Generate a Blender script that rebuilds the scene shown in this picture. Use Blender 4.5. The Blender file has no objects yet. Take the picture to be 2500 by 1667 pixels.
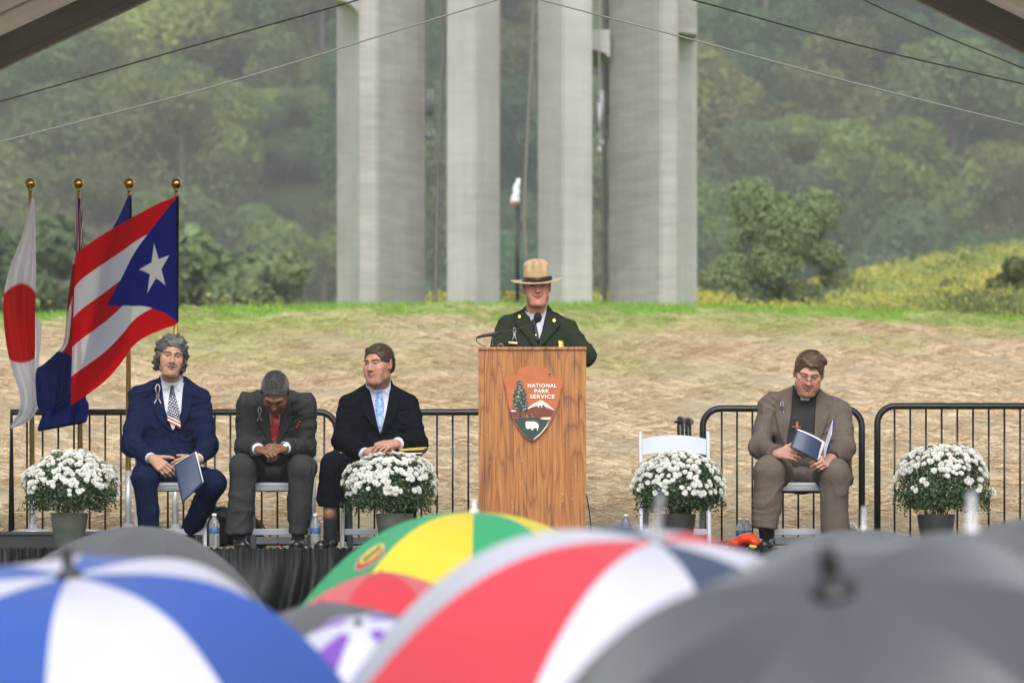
import bpy, bmesh, math, random
import numpy as np
from mathutils import Vector, Matrix
from mathutils.bvhtree import BVHTree

SC = bpy.context.scene
COL = SC.collection
R = math.radians

# ------------------------------------------------------------------ camera, sky, sun, exposure
FOC = 200.0 / 36.0 * 2500.0      # focal length in photograph pixels
HOR = 1360.0                     # row of the horizon in the photograph
CZ = 1.25                         # camera height
cam_d = bpy.data.cameras.new('camera')
cam = bpy.data.objects.new('camera', cam_d)
COL.objects.link(cam)
cam.location = (0, 0, CZ)
cam.rotation_euler = (R(90), 0, 0)
cam_d.lens = 200.0
cam_d.sensor_width = 36.0
cam_d.sensor_fit = 'HORIZONTAL'
cam_d.shift_y = (HOR - 833.5) / 2500.0
cam_d.clip_start = 0.5
cam_d.clip_end = 4000
cam_d.dof.use_dof = True
cam_d.dof.focus_distance = 34.6
cam_d.dof.aperture_fstop = 5.5
SC.camera = cam

world = bpy.data.worlds.new("World")
SC.world = world
world.use_nodes = True
wn = world.node_tree
for n in list(wn.nodes):
    wn.nodes.remove(n)
sky = wn.nodes.new('ShaderNodeTexSky')
sky.sky_type = 'NISHITA'
sky.sun_disc = False
SUN_EL, SUN_AZ = 46.0, 178.0      # behind the camera, veiled by cloud
sky.sun_elevation = R(SUN_EL)
sky.sun_rotation = R(SUN_AZ)
sky.air_density = 1.0
sky.dust_density = 3.0
sky.ozone_density = 1.0
hs = wn.nodes.new('ShaderNodeHueSaturation')
hs.inputs['Saturation'].default_value = 0.16      # overcast: the cloud deck is near grey
bg = wn.nodes.new('ShaderNodeBackground')
bg.inputs['Strength'].default_value = 0.15
wo = wn.nodes.new('ShaderNodeOutputWorld')
wn.links.new(sky.outputs[0], hs.inputs['Color'])
wn.links.new(hs.outputs[0], bg.inputs['Color'])
wn.links.new(bg.outputs[0], wo.inputs['Surface'])

sun_d = bpy.data.lights.new('sun', 'SUN')
sun_d.energy = 0.95
sun_d.angle = R(45)
sun_d.color = (1.0, 0.985, 0.97)
sun = bpy.data.objects.new('sun', sun_d)
COL.objects.link(sun)
# Nishita: rotation 0 is +Y, turning clockwise seen from above
_az, _el = R(SUN_AZ), R(SUN_EL)
_dir = Vector((math.sin(_az) * math.cos(_el), math.cos(_az) * math.cos(_el), math.sin(_el)))
sun.rotation_euler = _dir.to_track_quat('Z', 'Y').to_euler()
sun.location = (0, -20, 60)

SC.view_settings.view_transform = 'Standard'
SC.view_settings.look = 'None'
SC.view_settings.exposure = 0.76
SC.view_settings.gamma = 1
SC.view_settings.use_curve_mapping = False
SC.render.engine = 'CYCLES'
SC.cycles.use_denoising = True
try:
    SC.cycles.denoiser = 'OPENIMAGEDENOISE'
except Exception:
    pass
SC.cycles.max_bounces = 6
SC.cycles.diffuse_bounces = 3
SC.cycles.glossy_bounces = 2
SC.cycles.transmission_bounces = 5
SC.cycles.transparent_max_bounces = 6
SC.cycles.volume_bounces = 1
SC.cycles.caustics_reflective = False
SC.cycles.caustics_refractive = False
SC.cycles.sample_clamp_indirect = 6

# ------------------------------------------------------------------ helpers
def W(px, py, d):
    """point at depth d seen at photograph pixel (px, py)"""
    return np.array([(px - 1250.0) * d / FOC, d, CZ + (HOR - py) * d / FOC])

def V(*a):
    return np.array(a, dtype=float)

def nrm(v):
    v = np.asarray(v, float)
    return v / (np.linalg.norm(v) + 1e-12)

def sstep(a, b, x):
    t = np.clip((np.asarray(x, float) - a) / (b - a), 0, 1)
    return t * t * (3 - 2 * t)

def spline(pts, n):
    """Catmull-Rom through pts, n samples"""
    P = np.asarray(pts, float)
    if len(P) == 2:
        t = np.linspace(0, 1, n)[:, None]
        return P[0] * (1 - t) + P[1] * t
    Q = np.vstack([2 * P[0] - P[1], P, 2 * P[-1] - P[-2]])
    seg = np.linalg.norm(np.diff(P, axis=0), axis=1)
    s = np.concatenate([[0], np.cumsum(seg)])
    u = np.linspace(0, s[-1], n)
    i = np.clip(np.searchsorted(s, u, side='right') - 1, 0, len(P) - 2)
    t = ((u - s[i]) / np.maximum(seg[i], 1e-9))[:, None]
    p0, p1, p2, p3 = Q[i], Q[i + 1], Q[i + 2], Q[i + 3]
    return .5 * (2 * p1 + (p2 - p0) * t + (2 * p0 - 5 * p1 + 4 * p2 - p3) * t ** 2 + (3 * p1 - p0 - 3 * p2 + p3) * t ** 3)

def poly(pts, n):
    P = np.asarray(pts, float)
    seg = np.linalg.norm(np.diff(P, axis=0), axis=1)
    s = np.concatenate([[0], np.cumsum(seg)])
    u = np.linspace(0, s[-1], n)
    return np.stack([np.interp(u, s, P[:, k]) for k in range(P.shape[1])], 1)

def world_off(p):
    o = np.zeros(3)
    while p is not None:
        o += np.array(p.location)
        p = p.parent
    return o

def tag(o, label=None, cat=None, group=None, kind=None):
    if label: o['label'] = label
    if cat: o['category'] = cat
    if group: o['group'] = group
    if kind: o['kind'] = kind
    return o

def empty(name, loc, label, cat, group=None):
    o = bpy.data.objects.new(name, None)
    o.empty_display_size = .1
    COL.objects.link(o)
    o.location = tuple(float(c) for c in loc)
    return tag(o, label, cat, group)

def mesh_np(name, verts, faces, mat=None, parent=None, smooth=False, col=None, uv=None, mats=None, midx=None):
    """faces: (n,3) / (n,4) array or list of tuples; verts are world coordinates"""
    v = np.asarray(verts, dtype=np.float64).reshape(-1, 3)
    if parent is not None:
        v = v - world_off(parent)
    me = bpy.data.meshes.new(name)
    if isinstance(faces, np.ndarray):
        n, k = faces.shape
        me.vertices.add(len(v))
        me.vertices.foreach_set('co', v.astype(np.float32).ravel())
        me.loops.add(n * k)
        me.loops.foreach_set('vertex_index', faces.astype(np.int32).ravel())
        me.polygons.add(n)
        me.polygons.foreach_set('loop_start', np.arange(0, n * k, k, dtype=np.int32))
        me.polygons.foreach_set('loop_total', np.full(n, k, dtype=np.int32))
        me.update(calc_edges=True)
        me.validate()
    else:
        me.from_pydata([tuple(p) for p in v], [], [tuple(int(i) for i in f) for f in faces])
        me.update()
    if smooth:
        me.polygons.foreach_set('use_smooth', np.ones(len(me.polygons), dtype=bool))
    if col is not None:
        a = me.color_attributes.new('col', 'FLOAT_COLOR', 'POINT')
        c = np.ones((len(v), 4), np.float32)
        c[:, :3] = col
        a.data.foreach_set('color', c.ravel())
    if mats:
        for m in mats: me.materials.append(m)
        if midx is not None:
            me.polygons.foreach_set('material_index', np.asarray(midx, np.int32))
    elif mat: me.materials.append(mat)
    o = bpy.data.objects.new(name, me)
    COL.objects.link(o)
    if parent is not None: o.parent = parent
    return o

class MB:
    """collects shapes into one mesh"""
    def __init__(s):
        s.v, s.f = [], []
    def add(s, vs, fs):
        b = len(s.v)
        s.v += [tuple(map(float, p)) for p in vs]
        s.f += [tuple(int(i) + b for i in f) for f in fs]
        return s
    def box(s, c, h, rot=None, bev=0.0):
        c = np.asarray(c, float); h = np.asarray(h, float)
        if bev <= 0:
            P = np.array([[x, y, z] for x in (-1, 1) for y in (-1, 1) for z in (-1, 1)], float) * h
            F = [(0, 1, 3, 2), (4, 6, 7, 5), (0, 4, 5, 1), (2, 3, 7, 6), (0, 2, 6, 4), (1, 5, 7, 3)]
        else:
            bm = bmesh.new()
            bmesh.ops.create_cube(bm, size=2)
            for v in bm.verts: v.co = Vector((v.co.x * h[0], v.co.y * h[1], v.co.z * h[2]))
            bmesh.ops.bevel(bm, geom=list(bm.edges), offset=bev, segments=2, affect='EDGES', profile=.6)
            bm.verts.index_update()
            P = np.array([v.co[:] for v in bm.verts]); F = [[v.index for v in f.verts] for f in bm.faces]
            bm.free()
        if rot is not None: P = P @ np.asarray(rot).T
        return s.add(P + c, F)
    def tube(s, pts, r, n=8, cap=True):
        P = np.asarray(pts, float)
        r = np.broadcast_to(np.asarray(r, float), (len(P),))
        T = np.gradient(P, axis=0)
        T /= np.linalg.norm(T, axis=1)[:, None] + 1e-12
        up = V(0, 0, 1) if abs(T[0][2]) < .9 else V(1, 0, 0)
        A = np.cross(up, T[0]); A /= np.linalg.norm(A)
        vs = []
        for i in range(len(P)):
            A = A - T[i] * (A @ T[i]); A /= np.linalg.norm(A) + 1e-12
            B = np.cross(T[i], A)
            for k in range(n):
                a = 2 * math.pi * k / n
                vs.append(P[i] + r[i] * (A * math.cos(a) + B * math.sin(a)))
        fs = []
        for i in range(len(P) - 1):
            for k in range(n):
                k2 = (k + 1) % n
                fs.append((i * n + k, i * n + k2, (i + 1) * n + k2, (i + 1) * n + k))
        if cap:
            fs.append(tuple(range(n - 1, -1, -1)))
            fs.append(tuple((len(P) - 1) * n + k for k in range(n)))
        return s.add(vs, fs)
    def lathe(s, prof, c=(0, 0, 0), n=24, rot=None, squash=1.0):
        """prof: list of (r, z)"""
        vs, fs = [], []
        for r, z in prof:
            for k in range(n):
                a = 2 * math.pi * k / n
                vs.append((r * math.cos(a), r * math.sin(a) * squash, z))
        m = len(prof)
        for i in range(m - 1):
            for k in range(n):
                k2 = (k + 1) % n
                fs.append((i * n + k, i * n + k2, (i + 1) * n + k2, (i + 1) * n + k))
        if prof[0][0] > 1e-6: fs.append(tuple(range(n - 1, -1, -1)))
        if prof[-1][0] > 1e-6: fs.append(tuple((m - 1) * n + k for k in range(n)))
        P = np.array(vs)
        if rot is not None: P = P @ np.asarray(rot).T
        return s.add(P + np.asarray(c, float), fs)
    def extrude(s, outline, y0, y1):
        """outline [(x,z)...] extruded from depth y0 (front) to y1 (back)"""
        n = len(outline)
        vs = [(x, y0, z) for x, z in outline] + [(x, y1, z) for x, z in outline]
        fs = [tuple(range(n)), tuple(range(2 * n - 1, n - 1, -1))]
        for i in range(n):
            j = (i + 1) % n
            fs.append((i, i + n, j + n, j))
        return s.add(vs, fs)
    def build(s, name, mat, parent=None, smooth=False, fixn=False):
        o = mesh_np(name, np.array(s.v), s.f, mat, parent, smooth)
        if fixn:
            bm = bmesh.new(); bm.from_mesh(o.data)
            bmesh.ops.recalc_face_normals(bm, faces=bm.faces); bm.to_mesh(o.data); bm.free()
        return o

def auto_smooth(o, ang=40):
    me = o.data
    bm = bmesh.new(); bm.from_mesh(me)
    for f in bm.faces: f.smooth = True
    for e in bm.edges:
        if len(e.link_faces) == 2 and e.calc_face_angle(0) > R(ang): e.smooth = False
    bm.to_mesh(me); bm.free()
    return o

def dup(o, delta=(0, 0, 0), parent=None):
    """copy a thing with its parts and sub-parts, sharing mesh data"""
    c = o.copy(); COL.objects.link(c)
    if parent is not None: c.parent = parent
    else: c.location = tuple(np.array(o.location) + np.asarray(delta, float))
    for ch in list(o.children):
        dup(ch, parent=c)
    return c

# ------------------------------------------------------------------ materials
def mat(name, rgb, rough=.6, metal=0.0, spec=.5, var=0.0, vscale=8.0, bump=0.0, bscale=60.0, attr=False,
        trans=0.0, sheen=0.0, stretch=(1, 1, 1), rgb2=None, randhue=0.0, coat=0.0, sub=0.0, sheer=0.0):
    m = bpy.data.materials.new(name); m.use_nodes = True
    nt = m.node_tree; N = nt.nodes; L = nt.links
    b = N['Principled BSDF']
    b.inputs['Roughness'].default_value = rough
    b.inputs['Metallic'].default_value = metal
    b.inputs['Specular IOR Level'].default_value = spec
    if coat: b.inputs['Coat Weight'].default_value = coat; b.inputs['Coat Roughness'].default_value = .15
    if sheen: b.inputs['Sheen Weight'].default_value = sheen
    if sub:
        b.inputs['Subsurface Weight'].default_value = sub
        b.inputs['Subsurface Radius'].default_value = (.012, .005, .003)
        b.inputs['Subsurface Scale'].default_value = 1.0
    src = None
    if attr:
        a = N.new('ShaderNodeVertexColor'); a.layer_name = 'col'; src = a.outputs[0]
    tc = N.new('ShaderNodeTexCoord'); mp = N.new('ShaderNodeMapping')
    mp.inputs['Scale'].default_value = stretch
    L.new(tc.outputs['Object'], mp.inputs['Vector'])
    if var > 0 or rgb2 is not None:
        nz = N.new('ShaderNodeTexNoise'); nz.inputs['Scale'].default_value = vscale; nz.inputs['Detail'].default_value = 5
        L.new(mp.outputs[0], nz.inputs['Vector'])
        if rgb2 is not None:
            cr = N.new('ShaderNodeValToRGB')
            cr.color_ramp.elements[0].position = .35; cr.color_ramp.elements[1].position = .65
            cr.color_ramp.elements[0].color = (*rgb, 1); cr.color_ramp.elements[1].color = (*rgb2, 1)
            L.new(nz.outputs[0], cr.inputs[0]); src = cr.outputs[0]
        if var > 0:
            mr = N.new('ShaderNodeMapRange')
            mr.inputs['From Min'].default_value = .25; mr.inputs['From Max'].default_value = .75
            mr.inputs['To Min'].default_value = 1 - var; mr.inputs['To Max'].default_value = 1 + var
            L.new(nz.outputs[0], mr.inputs[0])
            mx = N.new('ShaderNodeVectorMath'); mx.operation = 'SCALE'
            if src is None: mx.inputs[0].default_value = rgb
            else: L.new(src, mx.inputs[0])
            L.new(mr.outputs[0], mx.inputs['Scale']); src = mx.outputs[0]
    if randhue > 0:
        oi = N.new('ShaderNodeObjectInfo'); h = N.new('ShaderNodeHueSaturation')
        m1 = N.new('ShaderNodeMapRange'); m1.inputs['To Min'].default_value = .5 - randhue; m1.inputs['To Max'].default_value = .5 + randhue * .6
        L.new(oi.outputs['Random'], m1.inputs[0]); L.new(m1.outputs[0], h.inputs['Hue'])
        w = N.new('ShaderNodeTexWhiteNoise'); w.noise_dimensions = '1D'; L.new(oi.outputs['Random'], w.inputs['W'])
        m2 = N.new('ShaderNodeMapRange'); m2.inputs['To Min'].default_value = .65; m2.inputs['To Max'].default_value = 1.35
        L.new(w.outputs['Value'], m2.inputs[0]); L.new(m2.outputs[0], h.inputs['Value'])
        if src is None: h.inputs['Color'].default_value = (*rgb, 1)
        else: L.new(src, h.inputs['Color'])
        src = h.outputs[0]
    if src is not None: L.new(src, b.inputs['Base Color'])
    else: b.inputs['Base Color'].default_value = (*rgb, 1)
    if bump > 0:
        bn = N.new('ShaderNodeTexNoise'); bn.inputs['Scale'].default_value = bscale; bn.inputs['Detail'].default_value = 4
        L.new(mp.outputs[0], bn.inputs['Vector'])
        bp = N.new('ShaderNodeBump'); bp.inputs['Strength'].default_value = bump; bp.inputs['Distance'].default_value = .01
        L.new(bn.outputs[0], bp.inputs['Height']); L.new(bp.outputs[0], b.inputs['Normal'])
    if trans > 0:
        out = N['Material Output']
        t = N.new('ShaderNodeBsdfTranslucent'); ms = N.new('ShaderNodeMixShader'); ms.inputs[0].default_value = trans
        if src is not None: L.new(src, t.inputs['Color'])
        else: t.inputs['Color'].default_value = (*rgb, 1)
        L.new(b.outputs[0], ms.inputs[1]); L.new(t.outputs[0], ms.inputs[2])
        last = ms
        if sheer > 0:      # thin open weave: part of the light passes straight through, tinted by the dye
            tp = N.new('ShaderNodeBsdfTransparent'); m3 = N.new('ShaderNodeMixShader'); m3.inputs[0].default_value = sheer
            if src is not None: L.new(src, tp.inputs['Color'])
            L.new(ms.outputs[0], m3.inputs[1]); L.new(tp.outputs[0], m3.inputs[2]); last = m3
        L.new(last.outputs[0], out.inputs['Surface'])
    return m

# ------------------------------------------------------------------ value noise (numpy)
def vnoise(P, freq, seed=0):
    p = np.asarray(P, np.float32) * np.float32(freq)
    i = np.floor(p).astype(np.int64); f = p - i
    f = f * f * (3 - 2 * f)
    def h(x, y, z):
        n = (x * 374761393 + y * 668265263 + z * 2147483647 + seed * 974711) & 0x7fffffff
        n = ((n ^ (n >> 13)) * 1274126177) & 0x7fffffff
        return ((n ^ (n >> 16)) & 0xffff).astype(np.float32) / 65535.0
    x, y, z = i[:, 0], i[:, 1], i[:, 2]
    fx, fy, fz = f[:, 0], f[:, 1], f[:, 2]
    def lx(yy, zz):
        a = h(x, yy, zz); return a + (h(x + 1, yy, zz) - a) * fx
    def ly(zz):
        a = lx(y, zz); return a + (lx(y + 1, zz) - a) * fy
    a = ly(z)
    return a + (ly(z + 1) - a) * fz

# ------------------------------------------------------------------ signed distance modelling
class SDF:
    def __init__(s):
        s.p = []
    def _add(s, fn, lo, hi, k, op):
        s.p.append((fn, np.asarray(lo, np.float32), np.asarray(hi, np.float32), float(k), op)); return s
    def cap(s, a, b, ra, rb=None, k=.02, flat=None, op='add'):
        a = np.asarray(a, np.float32); b = np.asarray(b, np.float32); rb = ra if rb is None else rb
        fl = None
        if flat is not None: fl = (nrm(flat[0]).astype(np.float32), np.float32(1.0 / flat[1] - 1.0))
        def fn(P):
            q = P - a
            ba = b - a
            if fl is not None:
                q = q + fl[0] * ((q @ fl[0])[:, None] * fl[1]); bb = ba + fl[0] * ((ba @ fl[0]) * fl[1])
            else: bb = ba
            t = np.clip((q @ bb) / (bb @ bb + 1e-9), 0, 1)
            e = q - t[:, None] * bb
            return np.sqrt((e * e).sum(1)) - (ra + (rb - ra) * t)
        m = max(ra, rb)
        return s._add(fn, np.minimum(a, b) - m, np.maximum(a, b) + m, k, op)
    def ell(s, c, r, rot=None, k=.02, op='add'):
        c = np.asarray(c, np.float32); r = np.asarray(r, np.float32)
        M = None if rot is None else np.asarray(rot, np.float32)
        def fn(P):
            q = P - c
            if M is not None: q = q @ M          # world -> local (columns of M are local axes)
            k0 = np.sqrt(((q / r) ** 2).sum(1)); k1 = np.sqrt(((q / (r * r)) ** 2).sum(1))
            return k0 * (k0 - 1) / (k1 + 1e-9)
        e = r if M is None else np.sqrt(((M * r) ** 2).sum(1))
        return s._add(fn, c - e, c + e, k, op)
    def sph(s, c, r, k=.02, op='add'):
        return s.cap(c, np.asarray(c) + V(0, 0, 1e-4), r, r, k, None, op)
    def box(s, c, h, rot=None, rad=.005, k=.01, op='add'):
        c = np.asarray(c, np.float32); h = np.asarray(h, np.float32)
        M = np.eye(3, dtype=np.float32) if rot is None else np.asarray(rot, np.float32)
        def fn(P):
            q = np.abs((P - c) @ M) - (h - rad)
            return np.sqrt((np.maximum(q, 0) ** 2).sum(1)) + np.minimum(q.max(1), 0) - rad
        e = (np.abs(M) * h).sum(1)
        return s._add(fn, c - e, c + e, k, op)
    def ev(s, P, margin):
        d = np.full(len(P), 1.0, np.float32)
        for fn, lo, hi, k, op in s.p:
            mg = margin + k
            m = np.nonzero(((P > lo - mg) & (P < hi + mg)).all(1))[0]
            if not len(m): continue
            e = fn(P[m]).astype(np.float32); o = d[m]
            if op == 'sub':
                e = -e
                d[m] = _smax(o, e, k) if k > 0 else np.maximum(o, e)
            else:
                if k > 0:
                    h = np.clip(.5 + .5 * (o - e) / k, 0, 1)
                    d[m] = o * (1 - h) + e * h - k * h * (1 - h)
                else: d[m] = np.minimum(o, e)
        return d
    def mesh(s, h, disp=None, pad=.02):
        B = 8
        adds = [p for p in s.p if p[4] == 'add']
        lo = np.min([p[1] for p in adds], 0) - pad; hi = np.max([p[2] for p in adds], 0) + pad
        bw = h * B
        nb = np.ceil((hi - lo) / bw).astype(int)
        g = np.stack(np.meshgrid(*[np.arange(n) for n in nb], indexing='ij'), -1).reshape(-1, 3)
        cen = (lo + (g + .5) * bw).astype(np.float32)
        dc = s.ev(cen, bw * 1.6)
        g = g[np.abs(dc) < bw * 1.25 + pad]
        off = np.stack(np.meshgrid(*[np.arange(B + 1)] * 3, indexing='ij'), -1).reshape(-1, 3)
        N = nb * B + 1
        ci = (g[:, None, :] * B + off[None]).reshape(-1, 3)
        key = (ci[:, 0] * N[1] + ci[:, 1]) * N[2] + ci[:, 2]
        uk, inv = np.unique(key, return_inverse=True)
        uz = uk % N[2]; uy = (uk // N[2]) % N[1]; ux = uk // (N[1] * N[2])
        P = (lo + np.stack([ux, uy, uz], 1) * h).astype(np.float32)
        D = s.ev(P, h * 14)
        if disp is not None:
            near = np.abs(D) < h * 6
            D[near] += disp(P[near])
        D = D[inv].reshape(len(g), B + 1, B + 1, B + 1)
        sg = D < 0
        # vertices
        cells_cnt = np.zeros((len(g), B, B, B), np.float32); acc = np.zeros((len(g), B, B, B, 3), np.float32)
        sl = [slice(0, B), slice(1, B + 1)]
        for ax in range(3):
            for u in (0, 1):
                for w in (0, 1):
                    ia = [None] * 3; ib = [None] * 3
                    o1, o2 = [a for a in range(3) if a != ax]
                    ia[ax] = sl[0]; ib[ax] = sl[1]; ia[o1] = ib[o1] = sl[u]; ia[o2] = ib[o2] = sl[w]
                    da = D[(slice(None), *ia)]; db = D[(slice(None), *ib)]
                    cr = (da < 0) != (db < 0)
                    t = np.where(cr, da / np.where(cr, da - db, 1), 0)
                    cells_cnt += cr
                    acc[..., ax] += np.where(cr, t, 0); acc[..., o1] += np.where(cr, u, 0); acc[..., o2] += np.where(cr, w, 0)
        act = np.nonzero(cells_cnt > 0)
        bi, x, y, z = act
        vpos = acc[act] / cells_cnt[act][:, None]
        cidx = g[bi] * B + np.stack([x, y, z], 1)
        verts = lo + (cidx + vpos) * h
        ck = (cidx[:, 0] * N[1] + cidx[:, 1]) * N[2] + cidx[:, 2]
        order = np.argsort(ck); cks = ck[order]
        def look(c):
            kk = (c[:, 0] * N[1] + c[:, 1]) * N[2] + c[:, 2]
            j = np.clip(np.searchsorted(cks, kk), 0, len(cks) - 1)
            r = order[j]; return np.where(cks[j] == kk, r, -1)
        quads = []
        s0 = sg[:, :B, :B, :B]
        for ax in range(3):
            idx = [slice(0, B)] * 3; idx[ax] = slice(1, B + 1)
            s1 = sg[(slice(None), *idx)]
            e = np.nonzero(s0 != s1)
            c = g[e[0]] * B + np.stack(e[1:], 1)
            inside0 = s0[e]
            o1, o2 = [(1, 2), (2, 0), (0, 1)][ax]
            d1 = np.zeros(3, int); d1[o1] = 1; d2 = np.zeros(3, int); d2[o2] = 1
            q = np.stack([look(c - d1 - d2), look(c - d2), look(c), look(c - d1)], 1)
            q = np.where(inside0[:, None], q, q[:, ::-1])
            quads.append(q[(q >= 0).all(1)])
        F = np.vstack(quads)
        return verts.astype(np.float64), F

def _smax(a, b, k):
    h = np.clip(.5 + .5 * (a - b) / k, 0, 1)
    return b * (1 - h) + a * h + k * h * (1 - h)

def rotm(yaw=0, pitch=0, roll=0):
    """head frame: yaw>0 turns the face towards +X, pitch>0 tips it down, roll>0 tips the crown towards +X"""
    cy, sy = math.cos(R(yaw)), math.sin(R(yaw))
    Rz = np.array([[cy, -sy, 0], [sy, cy, 0], [0, 0, 1]])
    cp, sp = math.cos(R(pitch)), math.sin(R(pitch))
    Rx = np.array([[1, 0, 0], [0, cp, -sp], [0, sp, cp]])   # y(-front)-> face down for +pitch
    cr, sr = math.cos(R(roll)), math.sin(R(roll))
    Ry = np.array([[cr, 0, sr], [0, 1, 0], [-sr, 0, cr]])
    return Rz @ Ry @ Rx
# ================================================================== SETTING
rng = np.random.default_rng(7)

def terr(x, y):
    x = np.asarray(x, float); y = np.asarray(y, float)
    z = np.interp(y, [-1e3, 33.9, 39.5, 73.0], [0, 0, 1.335, 4.333])
    t = np.clip((y - 73) / 9, 0, 1)
    z = np.where(y > 73, 4.333 + 9 * (t - .5 * t * t) * .0895, z)
    z = z - sstep(55, 78, y) * (.0034 * np.minimum(np.abs(x), 12) ** 2 + .05 * np.clip((x - 4) / 4, 0, 1)) * (1 - sstep(84, 100, y))
    zz = 4.73 + np.clip(y - 84, 0, 66) * .031 + np.clip(y - 150, 0, 340) * .0202
    z = np.where(y > 82, z * (1 - sstep(82, 90, y)) + zz * sstep(82, 90, y), z)
    z = z + 1.45 * sstep(4.0, 13.5, x) * sstep(100, 138, y) * (1 - sstep(160, 260, y))
    return z + np.clip(y - 490, 0, 400) * .34 + 1.9 * np.sin(x * .028 + 1) * sstep(490, 545, y)

ys = np.concatenate([np.linspace(-30, 36, 12), np.linspace(36.3, 92, 190), np.linspace(93, 180, 50), np.linspace(185, 900, 70), np.linspace(950, 2200, 8)])
xs = np.concatenate([[-500, -200, -90, -50], np.linspace(-30, 30, 140), [50, 90, 200, 500]])
gx, gy = np.meshgrid(xs, ys, indexing='ij')
gz = terr(gx, gy)
pp = np.stack([gx.ravel(), gy.ravel(), np.zeros(gx.size)], 1)
inb = ((gy > 38) & (gy < 80) & (np.abs(gx) < 31))
bmp = (vnoise(pp * [1.2, 2.2, 1], 1.0, 3) - .5) * .10 + (vnoise(pp * [2.5, 5, 1], 1.0, 5) - .5) * .06
gz = gz + bmp.reshape(gx.shape) * inb
nx, ny = gx.shape
idx = np.arange(nx * ny).reshape(nx, ny)
gf = np.stack([idx[:-1, :-1], idx[1:, :-1], idx[1:, 1:], idx[:-1, 1:]], -1).reshape(-1, 4)

def ground_mat():
    m = bpy.data.materials.new('straw_and_grass'); m.use_nodes = True
    nt = m.node_tree; N = nt.nodes; L = nt.links; b = N['Principled BSDF']
    b.inputs['Roughness'].default_value = .9; b.inputs['Specular IOR Level'].default_value = .15
    tc = N.new('ShaderNodeTexCoord'); sep = N.new('ShaderNodeSeparateXYZ'); L.new(tc.outputs['Object'], sep.inputs[0])
    def noise(scale, st, det=5, ro=.6):
        mp = N.new('ShaderNodeMapping'); mp.inputs['Scale'].default_value = st; L.new(tc.outputs['Object'], mp.inputs[0])
        n = N.new('ShaderNodeTexNoise'); n.inputs['Scale'].default_value = scale; n.inputs['Detail'].default_value = det; n.inputs['Roughness'].default_value = ro
        L.new(mp.outputs[0], n.inputs[0]); return n.outputs[0]
    def ramp(src, stops):
        r = N.new('ShaderNodeValToRGB')
        els = r.color_ramp.elements
        while len(els) < len(stops): els.new(.5)
        for e, (p, c) in zip(els, stops): e.position = p; e.color = (*c, 1)
        L.new(src, r.inputs[0]); return r.outputs[0]
    def mix(f, a, c):
        x = N.new('ShaderNodeMix'); x.data_type = 'RGBA'; L.new(f, x.inputs[0]); L.new(a, x.inputs[6]); L.new(c, x.inputs[7]); return x.outputs[2]
    def mrange(src, a, c, lo=0, hi=1):
        x = N.new('ShaderNodeMapRange'); x.interpolation_type = 'SMOOTHSTEP'
        x.inputs[1].default_value = a; x.inputs[2].default_value = c; x.inputs[3].default_value = lo; x.inputs[4].default_value = hi
        L.new(src, x.inputs[0]); return x.outputs[0]
    def math_(op, a, c):
        x = N.new('ShaderNodeMath'); x.operation = op
        for i, q in enumerate((a, c)):
            if isinstance(q, (int, float)): x.inputs[i].default_value = q
            else: L.new(q, x.inputs[i])
        return x.outputs[0]
    straw = ramp(noise(1.0, (3.0, 1.6, 1), 8, .72), [(.30, (.35, .275, .17)), (.45, (.42, .345, .225)), (.58, (.465, .39, .265)), (.75, (.52, .45, .32))])
    soil = ramp(noise(1.0, (1.4, .5, 1), 4), [(.60, (0, 0, 0)), (.85, (.8, .8, .8))])
    straw = mix(soil, straw, ramp(noise(3, (2, 1, 1)), [(.3, (.36, .265, .155)), (.7, (.36, .32, .20))]))
    green = ramp(noise(1.0, (6, 4, 1), 6), [(.3, (.12, .23, .025)), (.7, (.23, .40, .055))])
    yw = math_('ADD', sep.outputs['Y'], math_('MULTIPLY', math_('SUBTRACT', noise(1.0, (.8, .16, 1), 5), .5), 22.0))
    straw = mix(mrange(yw, 64, 78, 0, .5), straw, ramp(noise(2, (2, .6, 1)), [(.3, (.26, .31, .09)), (.7, (.40, .40, .17))]))
    yw2 = math_('ADD', sep.outputs['Y'], math_('MULTIPLY', math_('SUBTRACT', noise(1.0, (1.5, .3, 1), 5), .5), 7.0))
    g1 = mix(mrange(yw2, 69.0, 74.0), straw, green)
    lawn = mix(mrange(sep.outputs['Y'], 36.5, 38.5), ramp(noise(1, (8, 8, 1)), [(.3, (.05, .09, .02)), (.7, (.10, .14, .04))]), g1)
    far = ramp(noise(1, (.3, .3, 1)), [(.3, (.07, .11, .025)), (.7, (.20, .19, .05))])
    c = mix(mrange(sep.outputs['Y'], 88, 96), lawn, far)
    c = mix(mrange(sep.outputs['Y'], 440, 490), c, ramp(noise(1, (.2, .2, 1)), [(.3, (.02, .035, .015)), (.7, (.05, .06, .025))]))
    L.new(c, b.inputs['Base Color'])
    bp = N.new('ShaderNodeBump'); bp.inputs['Strength'].default_value = .8; bp.inputs['Distance'].default_value = .05
    L.new(noise(1.0, (6, 12, 1), 8, .8), bp.inputs['Height']); L.new(bp.outputs[0], b.inputs['Normal'])
    return m
o = mesh_np('ground', np.stack([gx.ravel(), gy.ravel(), gz.ravel()], 1), gf, ground_mat(), None, True)
tag(o, kind='structure')

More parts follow.
